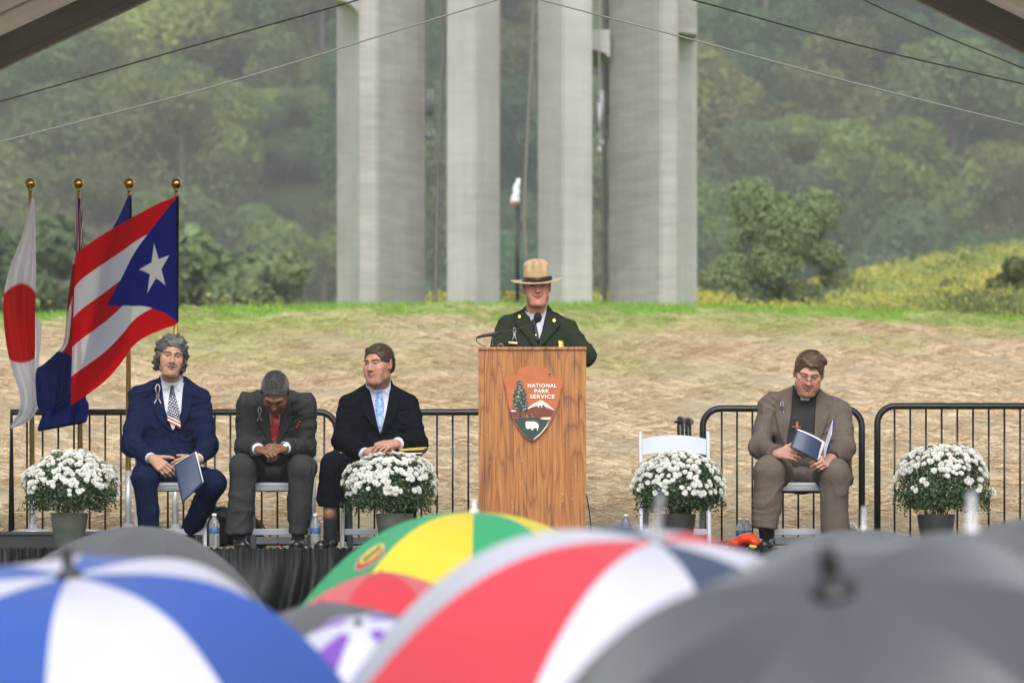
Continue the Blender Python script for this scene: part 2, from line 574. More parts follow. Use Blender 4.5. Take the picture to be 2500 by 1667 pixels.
def blades(name, base, direc, length, width, cols, mt, label, kind='stuff', lift=.35, seed=1):
    """thin two-triangle strips: base points, horizontal direction angle, length"""
    r = np.random.default_rng(seed)
    n = len(base)
    d = np.stack([np.cos(direc), np.sin(direc), r.uniform(0, lift, n)], 1)
    d /= np.linalg.norm(d, axis=1)[:, None]
    s = np.cross(d, [0, 0, 1.0]); s /= np.linalg.norm(s, axis=1)[:, None] + 1e-9
    s = s * .5 + np.stack([np.zeros(n), np.zeros(n), np.ones(n)], 1) * .8
    w = (width * r.uniform(.6, 1.4, n))[:, None] * s * .5
    a = base; e = base + d * length[:, None]
    v = np.stack([a - w, a + w, e + w * .5, e - w * .5], 1).reshape(-1, 3)
    f = np.arange(n * 4).reshape(n, 4)
    c = np.repeat(cols, 4, 0)
    o = mesh_np(name, v, f, mt, None, False, c)
    tag(o, label, None, None, kind); return o

# ---- straw mulch laid over the bank
n = 150000
py_ = rng.uniform(38.5, 74, n) ; px_ = rng.uniform(-1, 1, n) * (py_ * .105 + .6)
P = np.stack([px_, py_, np.zeros(n)], 1)
clump = vnoise(P * [1.1, .8, 1], 1.0, 11) * .6 + vnoise(P * [3, 2.4, 1], 1.0, 12) * .4
keep = rng.uniform(0, 1, n) < sstep(.30, .62, clump) * 1.0 + .10
P = P[keep]; clump = clump[keep]
P[:, 2] = terr(P[:, 0], P[:, 1]) + (vnoise(np.c_[P[:, :2], P[:, 0] * 0] * [1.2, 2.2, 1], 1.0, 3) - .5) * .10 + rng.uniform(-.01, .05, len(P)) + .07 * sstep(.45, .75, clump)
n = len(P)
pal = np.array([[.63, .52, .345], [.57, .46, .295], [.47, .36, .215], [.68, .585, .41], [.45, .33, .21], [.54, .48, .32]])
c = pal[rng.choice(6, n, p=[.28, .26, .14, .18, .06, .08])] * rng.uniform(.80, 1.06, (n, 1)) * np.array([1.03, .99, 1.0])
patch = vnoise(P * [.5, .22, 0], 1.0, 21)
c = c * (1 - .14 * sstep(.55, .8, patch)[:, None] * np.array([[.7, 1, 1.3]]))
grn = sstep(60, 76, P[:, 1] + (vnoise(P * [.9, .2, 0], 1.0, 23) - .5) * 26)
c = c * (1 - .55 * grn[:, None]) + np.array([.27, .36, .08]) * .55 * grn[:, None]
m_blade = mat('dry_straw', (.5, .4, .2), .8, spec=.2, attr=True, trans=.15)
blades('straw', P, rng.normal(0, .8, n) + np.where(rng.random(n) < .5, math.pi, 0), rng.uniform(.06, .22, n) * (.7 + .5 * sstep(40, 65, P[:, 1])), .008, c, m_blade,
       'matted pale straw mulch covering the bank behind the stage', lift=.3, seed=2)
# ---- fresh grass along the crest
n = 60000
py_ = rng.uniform(66, 80, n); px_ = rng.uniform(-1, 1, n) * 9.5
P = np.stack([px_, py_, np.zeros(n)], 1)
dens = sstep(67.5, 74, P[:, 1] + (vnoise(P * [1.2, .4, 0], 1, 31) - .5) * 6)
P = P[rng.uniform(0, 1, n) < dens * .9]; n = len(P)
P[:, 2] = terr(P[:, 0], P[:, 1]) - .01
c = np.array([[.20, .38, .05]]) * rng.uniform(.7, 1.3, (n, 1)) + rng.uniform(0, .06, (n, 1)) * np.array([[1, .7, .1]])
m_grass = mat('grass_blade', (.15, .27, .05), .6, spec=.3, attr=True, trans=.35)
blades('grass', P, rng.uniform(0, 2 * math.pi, n), rng.uniform(.05, .16, n), .016, c, m_grass,
       'strip of bright green grass along the crest of the bank', lift=3.0, seed=3)

# ---- goldenrod meadow beyond the crest
def meadow():
    r = np.random.default_rng(5)
    n = 46000
    y = r.uniform(93, 152, n); x = r.uniform(-1, 1, n) * (y * .1 + 1)
    P = np.stack([x, y, np.zeros(n)], 1)
    cl = vnoise(P * [.8, .12, 0], 1.0, 41) * .65 + vnoise(P * [1.9, .3, 0], 1.0, 42) * .35
    k = (r.uniform(0, 1, n) < .45 + .55 * sstep(.30, .55, cl)) & ~((x < -1.5) & (r.random(n) < .98)) & ~((x < 3.6) & ((y > 112) | (r.random(n) < .3))) & ~((x < 6) & (y > 122)) & ~((x / y * FOC + 1250 > 1775) & (x / y * FOC + 1250 < 2050) & (y < 121) & (r.random(n) < .70))
    x, y, cl = x[k], y[k], cl[k]; n = len(x)
    z0 = terr(x, y); hgt = r.uniform(.5, 1.0, n) * np.where((x / y * FOC + 1250 > 1775) & (x / y * FOC + 1250 < 2050) & (y < 121), .72, 1.0) * np.clip(.66 + (y - 95) * .012, .66, 1.3)
    yellow = sstep(.40, .56, cl + r.normal(0, .05, n)) * .85
    dark = sstep(.60, .70, vnoise(np.stack([x * .9, y * .2, x * 0], 1), 1.0, 77)); yellow = yellow * (1 - dark)
    vs, cs = [], []
    m = 10
    for j in range(m):
        t = r.uniform(.15, 1.0, n) if j < 5 else r.uniform(.8, 1.02, n)
        top = (t > .78)
        cen = np.stack([x + r.normal(0, .16, n), y + r.normal(0, .16, n), z0 + hgt * t], 1)
        a = r.normal(0, 1, (n, 3)); a /= np.linalg.norm(a, axis=1)[:, None]
        b = np.cross(a, r.normal(0, 1, (n, 3))); b /= np.linalg.norm(b, axis=1)[:, None]
        s = r.uniform(.02, .05, n)[:, None]
        vs.append(np.stack([cen - a * s, cen + b * s * .6, cen + a * s, cen - b * s * .6], 1))
        g = np.array([.33, .375, .11]) * r.uniform(.8, 1.2, (n, 1)); yl = np.array([.62, .53, .09]) * r.uniform(.8, 1.15, (n, 1))
        w = (np.where(top, 1.0, .45) * yellow)[:, None]; g = g * (1 - .55 * dark)[:, None]
        cs.append(g * (1 - w) + yl * w)
    v = np.concatenate([q.reshape(-1, 3) for q in vs]); c = np.concatenate([np.repeat(q, 4, 0) for q in cs])
    o = mesh_np('goldenrod', v, np.arange(len(v)).reshape(-1, 4), mat('goldenrod_leaf', (.2, .2, .05), .7, attr=True, trans=.3), None, False, c)
    tag(o, 'yellow flowering goldenrod meadow beyond the grass crest', None, None, 'stuff')
meadow()

# ---- trees
m_leaf = mat('tree_leaf', (.06, .085, .03), .65, spec=.25, attr=True, trans=.38, randhue=.03)
m_bark = mat('bark', (.09, .07, .055), .9, var=.3, vscale=6, stretch=(1, 1, .2), bump=.5)

def crown_mesh(seed, H, Rw, n_leaf, leaf, lobes=16, base=.18, tint=(.065, .095, .034)):
    r = np.random.default_rng(seed)
    cs, rs = [], []
    for i in range(lobes):
        t = r.uniform(base + .1, .9)
        wid = Rw * math.sqrt(max(.05, 1 - ((t - .48) / .56) ** 2)) * .78
        a = r.uniform(0, 2 * math.pi); q = math.sqrt(r.uniform(.1, 1)) * wid
        cs.append((q * math.cos(a), q * math.sin(a), t * H)); rs.append(Rw * r.uniform(.24, .44))
    cs = np.array(cs); rs = np.array(rs)
    w = rs ** 2; w /= w.sum()
    li = r.choice(lobes, n_leaf, p=w)
    d = r.normal(0, 1, (n_leaf, 3)); d[:, 2] += .25; d /= np.linalg.norm(d, axis=1)[:, None]
    rad = rs[li] * (1 - .45 * r.random(n_leaf) ** 2) * (1 + .25 * (vnoise(d + cs[li], 2.5, seed) - .5))
    c = cs[li] + d * rad[:, None] * np.array([1, 1, .85])
    nn = d + r.normal(0, .55, (n_leaf, 3)); nn[:, 2] += .3; nn /= np.linalg.norm(nn, axis=1)[:, None]
    a = np.cross(nn, r.normal(0, 1, (n_leaf, 3))); a /= np.linalg.norm(a, axis=1)[:, None]
    b = np.cross(nn, a)
    s = (leaf * r.uniform(.6, 1.4, n_leaf))[:, None]
    v = np.stack([c - a * s, c + b * s * .6, c + a * s, c - b * s * .6], 1).reshape(-1, 3)
    lob = r.uniform(.85, 1.15, lobes)[li]
    col = np.array(tint) * (lob * r.uniform(.85, 1.18, n_leaf))[:, None] + (r.random(n_leaf) < .12)[:, None] * np.array([.03, .018, .0])
    return v, np.arange(n_leaf * 4).reshape(-1, 4), np.repeat(col, 4, 0), cs, rs

def tree_proto(seed, H, Rw, n_leaf, leaf, loc, label, group, **k):
    v, f, c, cs, rs = crown_mesh(seed, H, Rw, n_leaf, leaf, **k)
    root = empty('tree', loc, label, 'tree', group)
    L0 = np.array(loc)
    mb = MB()
    mb.tube([L0 + V(0, 0, -.6), L0 + V(.05, 0, H * .25), L0 + V(-.05, .1, H * .55), L0 + V(.02, 0, H * .85)], [Rw * .07, Rw * .055, Rw * .035, .02], 8)
    r = np.random.default_rng(seed + 99)
    for i in range(7):
        q = cs[i]; z0 = H * r.uniform(.2, .45)
        mb.tube([L0 + V(0, 0, z0), L0 + q * V(.5, .5, 0) + V(0, 0, (z0 + q[2]) / 2 + .2), L0 + q], [Rw * .03, Rw * .02, .015], 5)
    mb.build('trunk', m_bark, root, True)
    mesh_np('crown', v + L0, f, m_leaf, root, False, c)
    return root

# the big pale tree and the smaller bushes standing in the meadow
def on_ground(px, d):
    x = (px - 1250) * d / FOC
    return V(x, d, float(terr(x, d)))
p = on_ground(1905, 119)
tree_proto(201, 3.2, 1.62, 26000, .048, p, 'pale green bushy tree standing alone in front of the dark woods', None, lobes=26, base=.0, tint=(.33, .41, .20))
p = on_ground(2505, 112)
tree_proto(202, 1.7, .75, 5000, .06, p, 'olive green bush in the yellow flowers at the far right edge', None, lobes=12, base=.0, tint=(.20, .24, .09))
for px, d, hh, rw, lab in [(2330, 120, .75, .42, 'low dark shrub among the yellow flowers near the grass crest'), (2190, 126, .7, .5, 'small grey green shrub in the yellow meadow beside the pale tree'),
                           (520, 165, 3.6, 2.3, 'bright green bush at the foot of the wooded hill behind the flags'), (640, 160, 2.7, 1.4, 'rounded green shrub left of the concrete tower'),
                           (60, 170, 3.7, 2.2, 'grey green bush behind the white flag with red disc'), (1462, 150, 1.6, .9, 'small green bush seen between the two right piers')]:
    p = on_ground(px, d)
    tree_proto(int(px), hh, rw, 4500, .10 * max(1, rw), p, lab, None, lobes=14, base=.0, tint=(.15, .21, .10) if px < 2000 else (.16, .19, .09))

hill_pos = []
r = np.random.default_rng(17)
for row, d in enumerate(np.arange(494, 612, 18.5)):
    half = d * .104
    x = -half + (row % 2) * 5.6
    while x < half:
        hill_pos.append((x + r.uniform(-2.6, 2.6), d + r.uniform(-5, 5)))
        x += 11.8
extra = [(600, 560), (650, 561), (700, 559), (750, 561), (800, 560), (850, 561)]
for q_ in extra: hill_pos.append(((q_[0] - 1250) / FOC * q_[1], q_[1]))
kinds = ['dark green', 'olive brown', 'grey green', 'yellowish green', 'bluish green', 'dull ochre', 'mossy green', 'dusky green']
tints = [(0.064, 0.1236, 0.0426), (0.1316, 0.1679, 0.0552), (0.1088, 0.172, 0.0637), (0.1717, 0.2351, 0.0637), (0.0572, 0.1183, 0.051), (0.1545, 0.1774, 0.0612), (0.1145, 0.1948, 0.051), (0.0893, 0.1276, 0.0544)]
protos = []
for i, (x, d) in enumerate(hill_pos):
    k = int(r.integers(0, 8)) if i >= 8 else i
    z = float(terr(x, d))
    px_ = 1250 + x / d * FOC
    col_ = ['beyond the left edge', 'above the left flag poles', 'above the curly haired man', 'left of the tower', 'behind the tower\'s left half', 'behind the tower\'s right half',
            'right of the tower', 'above the clergyman', 'over the yellow meadow', 'toward the right edge'][int(np.clip((px_ + 60) // 270, -1, 8)) + 1 if px_ > -60 else 0]
    row_ = ['at the foot', 'low', 'on the lower middle', 'halfway up', 'on the upper middle', 'high', 'at the top'][int(np.clip((d - 490) // 18.5, 0, 6))]
    lab = f'{kinds[k]} tree {row_} on the wooded hill {col_}'.replace('on the lower middle on', 'lower middle on').replace('on the upper middle on', 'upper middle on').replace('at the foot on', 'at the foot of').replace('at the top on', 'at the top of')
    if len(protos) < 8:
        H = [17.6, 16, 19, 15.2, 20, 16, 17.6, 16.8][k]; Rw = [8.3, 8.0, 8.0, 7.8, 7.4, 8.3, 7.8, 8.3][k]
        o = tree_proto(300 + k, H, Rw, 20000, .25, V(x, d, z), lab, 'trees on the wooded hillside', lobes=22, base=.05, tint=tints[k])
        protos.append(o)
    else:
        o = dup(protos[k]); o.location = (x, d, z)
        o['label'] = lab
        s = r.uniform(.8, 1.2)
        o.rotation_euler = (0, 0, r.uniform(0, 6.28))
        px = 1250 + x / d * FOC
        if i >= len(hill_pos) - 6: s = .55
        if 590 < px < 830 and d < 553:          # the road with its guard rail runs above these
            s = min(s, max(.2, (CZ + (HOR - 515) * d / FOC - z) / 18.4))
        o.scale = (s, s, s * r.uniform(.85, 1.15))

# ---- guard rail on the hillside road
gr = empty('guard_rail', W(700, 520, 555), 'grey roadside guard rail glimpsed on the hillside left of the tower', 'guard rail')
a = W(618, 500, 555); b = W(818, 484, 555)
mb = MB(); mb.tube([a, (a + b) / 2 + V(0, 0, .08), b], .26, 6); mb.build('rail', mat('galvanised', (.55, .56, .58), .5, .3), gr, True)
for t in np.linspace(.02, .98, 5):
    q = a * (1 - t) + b * t
    MB().box(q + V(0, .2, -1.9), (.15, .15, 1.9)).build('post', mat('rail_post', (.3, .3, .3), .7), gr)

# ------------------------------------------------------------------ concrete tower with chimes
def concrete_mat(name, rgb, board=.5):
    m = bpy.data.materials.new(name); m.use_nodes = True
    nt = m.node_tree; N = nt.nodes; L = nt.links; b = N['Principled BSDF']
    b.inputs['Roughness'].default_value = .85; b.inputs['Specular IOR Level'].default_value = .25
    tc = N.new('ShaderNodeTexCoord')
    def noise(scale, st, det=5, ro=.6):
        mp = N.new('ShaderNodeMapping'); mp.inputs['Scale'].default_value = st; L.new(tc.outputs['Object'], mp.inputs[0])
        n = N.new('ShaderNodeTexNoise'); n.inputs['Scale'].default_value = scale; n.inputs['Detail'].default_value = det; n.inputs['Roughness'].default_value = ro
        L.new(mp.outputs[0], n.inputs[0]); return n.outputs[0]
    def rng_(src, lo, hi):
        x = N.new('ShaderNodeMapRange'); x.inputs[1].default_value = .3; x.inputs[2].default_value = .7; x.inputs[3].default_value = lo; x.inputs[4].default_value = hi
        L.new(src, x.inputs[0]); return x.outputs[0]
    def mul(a, c):
        x = N.new('ShaderNodeMath'); x.operation = 'MULTIPLY'; L.new(a, x.inputs[0]); L.new(c, x.inputs[1]); return x.outputs[0]
    f = mul(mul(rng_(noise(1, (1.2, 1.2, 9), 4), 1 - .14 * board, 1 + .10 * board), rng_(noise(1, (6, 6, .25), 5), .93, 1.05)), rng_(noise(.7, (1, 1, 1), 6), .86, 1.12))
    v = N.new('ShaderNodeVectorMath'); v.operation = 'SCALE'; v.inputs[0].default_value = rgb; L.new(f, v.inputs['Scale'])
    L.new(v.outputs[0], b.inputs['Base Color'])
    bp = N.new('ShaderNodeBump'); bp.inputs['Strength'].default_value = .3; bp.inputs['Distance'].default_value = .02
    L.new(noise(1, (2, 2, 12), 5), bp.inputs['Height']); L.new(bp.outputs[0], b.inputs['Normal'])
    return m
TD = 85.0
m_con = concrete_mat('tower_concrete', (.405, .388, .374), .5)
m_con2 = concrete_mat('boarded_concrete', (.345, .328, .315), 1.0)
tw0 = on_ground(1260, TD + 1.5)
tower = empty('tower', tw0, 'tall pale concrete tower of four open piers hung with wind chimes', 'tower')
ZT = 14.0
def plan_wall(name, pts, mt, zt=ZT, notch=None):
    """closed plan polygon [(px, depth offset)] in photograph pixels at the tower, extruded up"""
    P = np.array([[(px - 1250) * TD / FOC, TD + dy] for px, dy in pts])
    n = len(P)
    zs = [float(tw0[2]) - .6, zt]
    vs = [(x, y, z) for z in zs for x, y in P]
    fs = [tuple(range(n))[::-1], tuple(range(n, 2 * n))]
    for i in range(n):
        j = (i + 1) % n
        fs.append((i, j, n + j, n + i))
    o = mesh_np(name, vs, fs, mt, tower)
    bm = bmesh.new(); bm.from_mesh(o.data); bmesh.ops.recalc_face_normals(bm, faces=bm.faces)
    es = [e for e in bm.edges if abs(e.verts[0].co.z - e.verts[1].co.z) > 1]
    bmesh.ops.bevel(bm, geom=es, offset=.025, segments=2, affect='EDGES')
    bm.to_mesh(o.data); bm.free()
    return o
# outer walls (set back) and front piers; inner faces recede steeply
plan_wall('wall', [(813, 1.9), (878, 1.2), (878, 1.7), (813, 2.4)], m_con)
plan_wall('pier', [(876, 0), (922, -.05), (1036, 1.25), (1022, 1.8), (876, .9)], m_con2)
plan_wall('pier', [(1090, .5), (1160, .2), (1221, .85), (1200, 1.4), (1090, 1.4)], m_con)
plan_wall('pier', [(1313, .85), (1374, .2), (1447, .5), (1447, 1.4), (1335, 1.4)], m_con)
plan_wall('pier', [(1490, 1.3), (1613, 0.10), (1656, 0), (1656, .9), (1500, 1.9)], m_con2)
plan_wall('wall', [(1654, 1.2), (1712, 1.9), (1712, 2.4), (1654, 1.7)], m_con)
plan_wall('wall', [(1479, 2.6), (1489, 2.4), (1489, 3.4), (1479, 3.4)], m_con2)
# arched openings between front pier and outer wall, and the cross beam
def arch(pts, y0, y1, mt, name):
    q = [((px - 1250) * TD / FOC, CZ + (HOR - py) * TD / FOC) for px, py in pts]
    mb = MB(); mb.extrude(q, TD + y0, TD + y1); return mb.build(name, mt, tower, fixn=True)
cx = [(813, -400), (813, -14)] + [(813 + 66 * math.sin(t), -14 + 66 * (1 - math.cos(t))) for t in np.linspace(.25, 1.57, 9)] + [(879, -400)]
arch(cx, .8, 2.6, m_con, 'arch')
cx = [(1654, -400), (1654, 66)] + [(1654 + 55 * math.cos(t) , 66 + 12 - 84 * math.sin(t) * 1.0) for t in np.linspace(0.15, 1.45, 9)][0:0] + [(1706, 74), (1700, 48), (1690, 26), (1676, 6), (1664, -4), (1660, -400)]
arch(cx, .75, 4.2, m_con2, 'arch')  # darker concrete here stands in for the shade of the recess
arch([(1446, 58), (1492, 58), (1492, 128), (1480, 116), (1466, 110), (1446, 106)], 1.0, 4.0, m_con, 'beam')
# chimes
m_alu = mat('brushed_aluminium', (.36, .365, .37), .6, .15)
def chime(px, y0, y1, dd, r_px, label):
    top = W(px, y0, TD + dd); bot = W(px, y1, TD + dd)
    ch = empty('wind_chime', top, label, 'wind chime', 'wind chimes hanging in the tower')
    rr = r_px * TD / FOC
    mb = MB(); mb.tube([top, (top + bot) / 2, bot], rr, 14); mb.build('tube', m_alu, ch, True)
    MB().tube([W(px, -300, TD + dd), top + V(0, 0, -.02)], .012, 6).build('cord', mat('chime_cord', (.25, .25, .25), .6), ch)
    MB().tube([bot, bot + V(0, 0, -.25)], .010, 6).build('striker_line', mat('striker', (.3, .3, .3), .6), ch)
    MB().lathe([(rr * .5, 0), (rr * 1.1, .03), (rr * 1.1, .09), (rr * .5, .12)], bot + V(0, 0, -.37), 12).build('striker', m_alu, ch, True)
chime(1044, 218, 282, 1.6, 5, 'slim silver chime tube beside the left boarded pier')
chime(1054, 219, 283, 1.9, 6, 'dark side chime tube just right of the left boarded pier')
chime(1468, 222, 300, 1.2, 7, 'bright chime tube between the two right piers')
chime(1463, 252, 316, .8, 6, 'lower white chime tube in front of the right gap')
chime(1484, 222, 280, 2.3, 5, 'grey chime tube partly behind the right pier')
# twisted ropes
m_rope = mat('hemp_rope', (.20, .185, .165), .9)
def rope(name, px_pts, d, r_px, label, strands=3, turns=70, mt=m_rope):
    C = spline([W(px, py, d) for px, py in px_pts], 420)
    rr = r_px * d / FOC
    root = empty(name, C[-1], label, 'rope' if strands > 1 else 'cable')
    for k in range(strands):
        a = np.linspace(0, turns * 2 * math.pi, len(C)) + k * 2 * math.pi / strands
        q = C + np.stack([np.cos(a), np.sin(a), np.zeros(len(C))], 1) * rr * .5 * (strands > 1)
        MB().tube(q, rr * (.52 if strands > 1 else 1), 6).build('strand', mt, root, True)
rope('rope', [(1304, -60), (1300, 90), (1291, 260), (1284, 400), (1280, 520), (1283, 600), (1290, 745)], TD + .9, 4.2, 'thick pale twisted rope hanging in the centre of the tower')
rope('rope', [(1092, -60), (1083, 120), (1074, 300), (1069, 480), (1066, 600), (1063, 745)], TD + 1.3, 5.2, 'twisted dark grey rope hanging right of the boarded pier', mt=mat('dark_rope', (.22, .215, .205), .9))
rope('cable', [(1084, -60), (1078, 150), (1070, 330), (1060, 600), (1054, 745)], TD + 1.7, 1.6, 'thin steel cable beside the dark rope', strands=1)
rope('cable', [(1050, 300), (1058, 350), (1067, 400), (1066, 430)], TD + 1.2, 1.5, 'short slanting line under the left chimes', strands=1)

# microphone pole with a white bag over its head
d = 81.0
pb = on_ground(1262, d)
bp_ = empty('bagged_pole', pb, 'thin black pole topped by a white plastic bag in front of the tower', 'pole')
m_blk = mat('black_metal', (.012, .012, .013), .45, .0, spec=.5)
MB().tube([W(1263, 748, d), W(1264, 500, d)], .027, 8).build('pole', m_blk, bp_, True)
mb = MB(); mb.box(W(1264, 739, d), (.2, .2, .02)); mb.build('base_plate', m_blk, bp_)
S = SDF()
S.cap(W(1256, 492, d), W(1263, 452, d), .065, .04, k=.02); S.cap(W(1262, 455, d), W(1266, 440, d), .045, .03, k=.02)
v, f = S.mesh(.012, lambda P: (vnoise(P, 22, 3) - .5) * .03)
cc = np.where((v[:, 2] < W(0, 492, d)[2])[:, None], np.array([.75, .25, .30]), np.array([.80, .84, .84]))
mesh_np('bag', v, f, mat('plastic_bag', (.8, .8, .8), .35, attr=True, trans=.3), bp_, True, cc)
# scrap of paper on the straw
xx = (1728 - 1250) * 47 / FOC
o = MB().add([(xx - .02, 47, 0), (xx + .025, 46.98, .005), (xx + .02, 47.03, .04), (xx - .015, 47.02, .03)], [(0, 1, 2, 3)]).build('paper_scrap', mat('white_paper', (.85, .85, .83), .7))
pz = on_ground(1728, 58.5)
for vv in o.data.vertices: vv.co = Vector((pz[0] + (vv.co.x - xx) * 1.6, pz[1] + vv.co.y - 47, pz[2] + vv.co.z * 1.3 - .02))
tag(o, 'tiny white scrap of paper lying on the straw bank', 'paper')
# ================================================================== CANOPY AND ITS CABLES
m_fab_roof = mat('canopy_fabric', (.60, .54, .49), .8, var=.10, vscale=1.5, trans=.5)
m_beam = mat('canopy_beam', (.16, .14, .12), .55, var=.15, vscale=3)
canopy = empty('stage_canopy', (0, 38, 0), 'large tent canopy over the stage showing its sloping brown edge beams', 'canopy')
def canopy_side(pa, pb, name_s):
    # rear rafter from eave to ridge along the photographed edge; fabric runs forward from it
    D0 = 38.0
    a = W(*pa, D0); b = W(*pb, D0)
    u = nrm(b - a); up = V(-u[2], 0, u[0]); up = up if up[2] > 0 else -up
    a2 = a - u * 3.2
    ridge = a + u * ((0 - a[0]) / u[0])
    h = .075
    vs = []
    for q in (a2, ridge):
        for dy in (-.06, .06):
            for s in (0, 2 * h):
                vs.append(q + up * s + V(0, dy, 0))
    mb = MB(); mb.add(vs, [(0, 1, 3, 2), (4, 6, 7, 5), (0, 4, 5, 1), (2, 3, 7, 6), (0, 2, 6, 4), (1, 5, 7, 3)])
    mb.build('rafter', m_beam, canopy, fixn=True)
    mb = MB(); m2 = up * .045
    vs = []
    for q in (a2, ridge):
        for dy in (-.09, .02):
            for s in (.0, 1):
                vs.append(q - up * .05 + m2 * s + V(0, dy, 0))
    mb.add(vs, [(0, 1, 3, 2), (4, 6, 7, 5), (0, 4, 5, 1), (2, 3, 7, 6), (0, 2, 6, 4), (1, 5, 7, 3)])
    mb.build('edge_tube', m_beam, canopy, fixn=True)
    # fabric: thin slab, slightly sagging, from the rear rafter to the front
    n, m_ = 14, 10
    g = []
    for i in range(n):
        t = i / (n - 1)
        for j in range(m_):
            s = j / (m_ - 1)
            q = a2 * (1 - t) + ridge * t + up * (2 * h + .01) + V(0, -4.0 * s, 0)
            q = q - up * .12 * math.sin(math.pi * t) * math.sin(math.pi * s)
            g.append(q)
    g = np.array(g); k = len(g)
    F = []
    for i in range(n - 1):
        for j in range(m_ - 1):
            q = (i * m_ + j, (i + 1) * m_ + j, (i + 1) * m_ + j + 1, i * m_ + j + 1)
            F.append(q); F.append(tuple(x + k for x in q[::-1]))
    mesh_np('fabric', np.vstack([g, g + up * .02]), F, m_fab_roof, canopy, True)
    for s in (.5, 1.0):
        mb = MB(); y = -4.0 * s
        mb.tube([a2 + up * .1 + V(0, y, 0), ridge + up * .1 + V(0, y, 0)], .05, 8); mb.build('rafter', m_beam, canopy, True)
    # leg at the eave, outside the frame
    for y in (0, -4.0):
        MB().tube([V(a2[0], a2[1] + y, float(terr(a2[0], a2[1] + y))), a2 + V(0, y, 0)], .05, 8).build('leg', m_beam, canopy, True)
canopy_side((0, 152), (326, 0), 'l')
canopy_side((2500, 112), (2272, 0), 'r')
m_cab_d = mat('dark_cable', (.10, .085, .07), .6)
m_cab_l = mat('steel_cable', (.19, .185, .175), .7, .0)
def cable(pts, d, r_px, m, label):
    C = spline([W(px, py, d) for px, py in pts], 60)
    root = empty('cable', C[0], label, 'cable')
    MB().tube(C, r_px * d / FOC, 6).build('line', m, root, True)
    for q in (C[0], C[-1]):
        MB().box(q, (.02, .02, .02), bev=.004).build('clamp', m, root)
cable([(-400, 352), (0, 248), (440, 122), (887, -3), (1240, -110)], 38.3, 2.0, m_cab_d, 'dark canopy cable sloping up from the left edge, upper of two')
cable([(-400, 448), (0, 347), (520, 212), (960, 78), (1215, 0), (1245, -9)], 33.0, 2.1, m_cab_l, 'pale steel cable sloping up from the left edge, below the dark one')
cable([(1290, -10), (1330, 3), (1700, 100), (2100, 207), (2500, 306), (2850, 388)], 33.0, 2.1, m_cab_l, 'pale steel cable sloping down to the right edge, lowest of three')
cable([(1300, -100), (1690, 0), (2100, 112), (2500, 206), (2850, 290)], 38.3, 2.0, m_cab_d, 'dark canopy cable right of the tower, between the pale one and the short one')
cable([(1800, -160), (2104, -2), (2300, 86), (2500, 168), (2850, 310)], 37.6, 1.7, m_cab_d, 'dark short cable at the upper right below the canopy beam')

# ================================================================== STAGE
ZS = CZ + (HOR - 1339) * 33.6 / FOC
m_deck = mat('stage_deck', (.018, .018, .02), .55, var=.2, vscale=5)
stage = empty('stage', (0, 33.6, 0), 'low black stage with a gathered shiny black skirt along its front', 'stage')
mb = MB(); mb.box((0, (33.62 + 37.6) / 2, ZS - .05), (6.6, (37.6 - 33.62) / 2, .05)); mb.build('deck', m_deck, stage)
for x in np.arange(-6.2, 6.3, 2.48):
    for y in (33.9, 37.3):
        MB().box((x, y, (ZS - .1) / 2), (.04, .04, (ZS - .1) / 2)).build('leg', m_blk, stage)
# skirt: pleats that gather under a ruffled top band
n, m_ = 1500, 26
xs_ = np.linspace(-6.6, 6.6, n); zt = np.linspace(0, 1, m_)
X, T = np.meshgrid(xs_, zt, indexing='ij')
P = np.stack([X.ravel(), T.ravel(), np.zeros(X.size)], 1)
slant = .95 * (vnoise(np.stack([X.ravel() * .9, P[:, 0] * 0, P[:, 0] * 0], 1), 1.0, 8).reshape(X.shape) - .5)
U = X + slant * T ** 1.3 * 1.2
ph = 2 * math.pi * (U * 6.5 + 3.2 * vnoise(np.stack([U.ravel(), T.ravel() * .3, T.ravel() * 0], 1), 3.0, 9).reshape(X.shape))
amp = .012 + .045 * sstep(0, .35, T)
yy = -amp * (np.sin(ph) * .6 + .4 * np.sin(ph * .37 + 1.3)) - .03 * sstep(.1, .9, T)
yy += (vnoise(np.stack([U.ravel() * 14, T.ravel() * 5, T.ravel() * 0], 1), 1.0, 10).reshape(X.shape) - .5) * .03
yy -= .012 * np.exp(-((T - .02) / .03) ** 2) * np.sin(X * 190)
Z = ZS + .004 - T * (ZS - .02) - .006 * np.sin(X * 160) * (T < .02)
idx = np.arange(n * m_).reshape(n, m_)
F = np.stack([idx[:-1, :-1], idx[:-1, 1:], idx[1:, 1:], idx[1:, :-1]], -1).reshape(-1, 4)
mesh_np('skirt', np.stack([X.ravel(), (33.57 + yy).ravel(), Z.ravel()], 1), F, mat('black_satin', (.006, .006, .007), .36, spec=.32), stage, True)
# low black riser at the left that carries the flag stands
ris = empty('riser', W(150, 1338, 36.6), 'low black riser under the flag stands at the left of the stage', 'riser')
RX0, RX1 = W(-260, 0, 36.6)[0], W(420, 0, 36.6)[0]
RZ = CZ + (HOR - 1297) * 36.2 / FOC
mb = MB(); mb.box(((RX0 + RX1) / 2, 36.8, (ZS + RZ) / 2), ((RX1 - RX0) / 2, .6, (RZ - ZS) / 2), bev=.008); mb.build('box', m_deck, ris)
MB().box(((RX0 + RX1) / 2, 36.19, RZ - .012), ((RX1 - RX0) / 2, .006, .008)).build('trim', mat('riser_trim', (.05, .05, .052), .4, .5), ris)

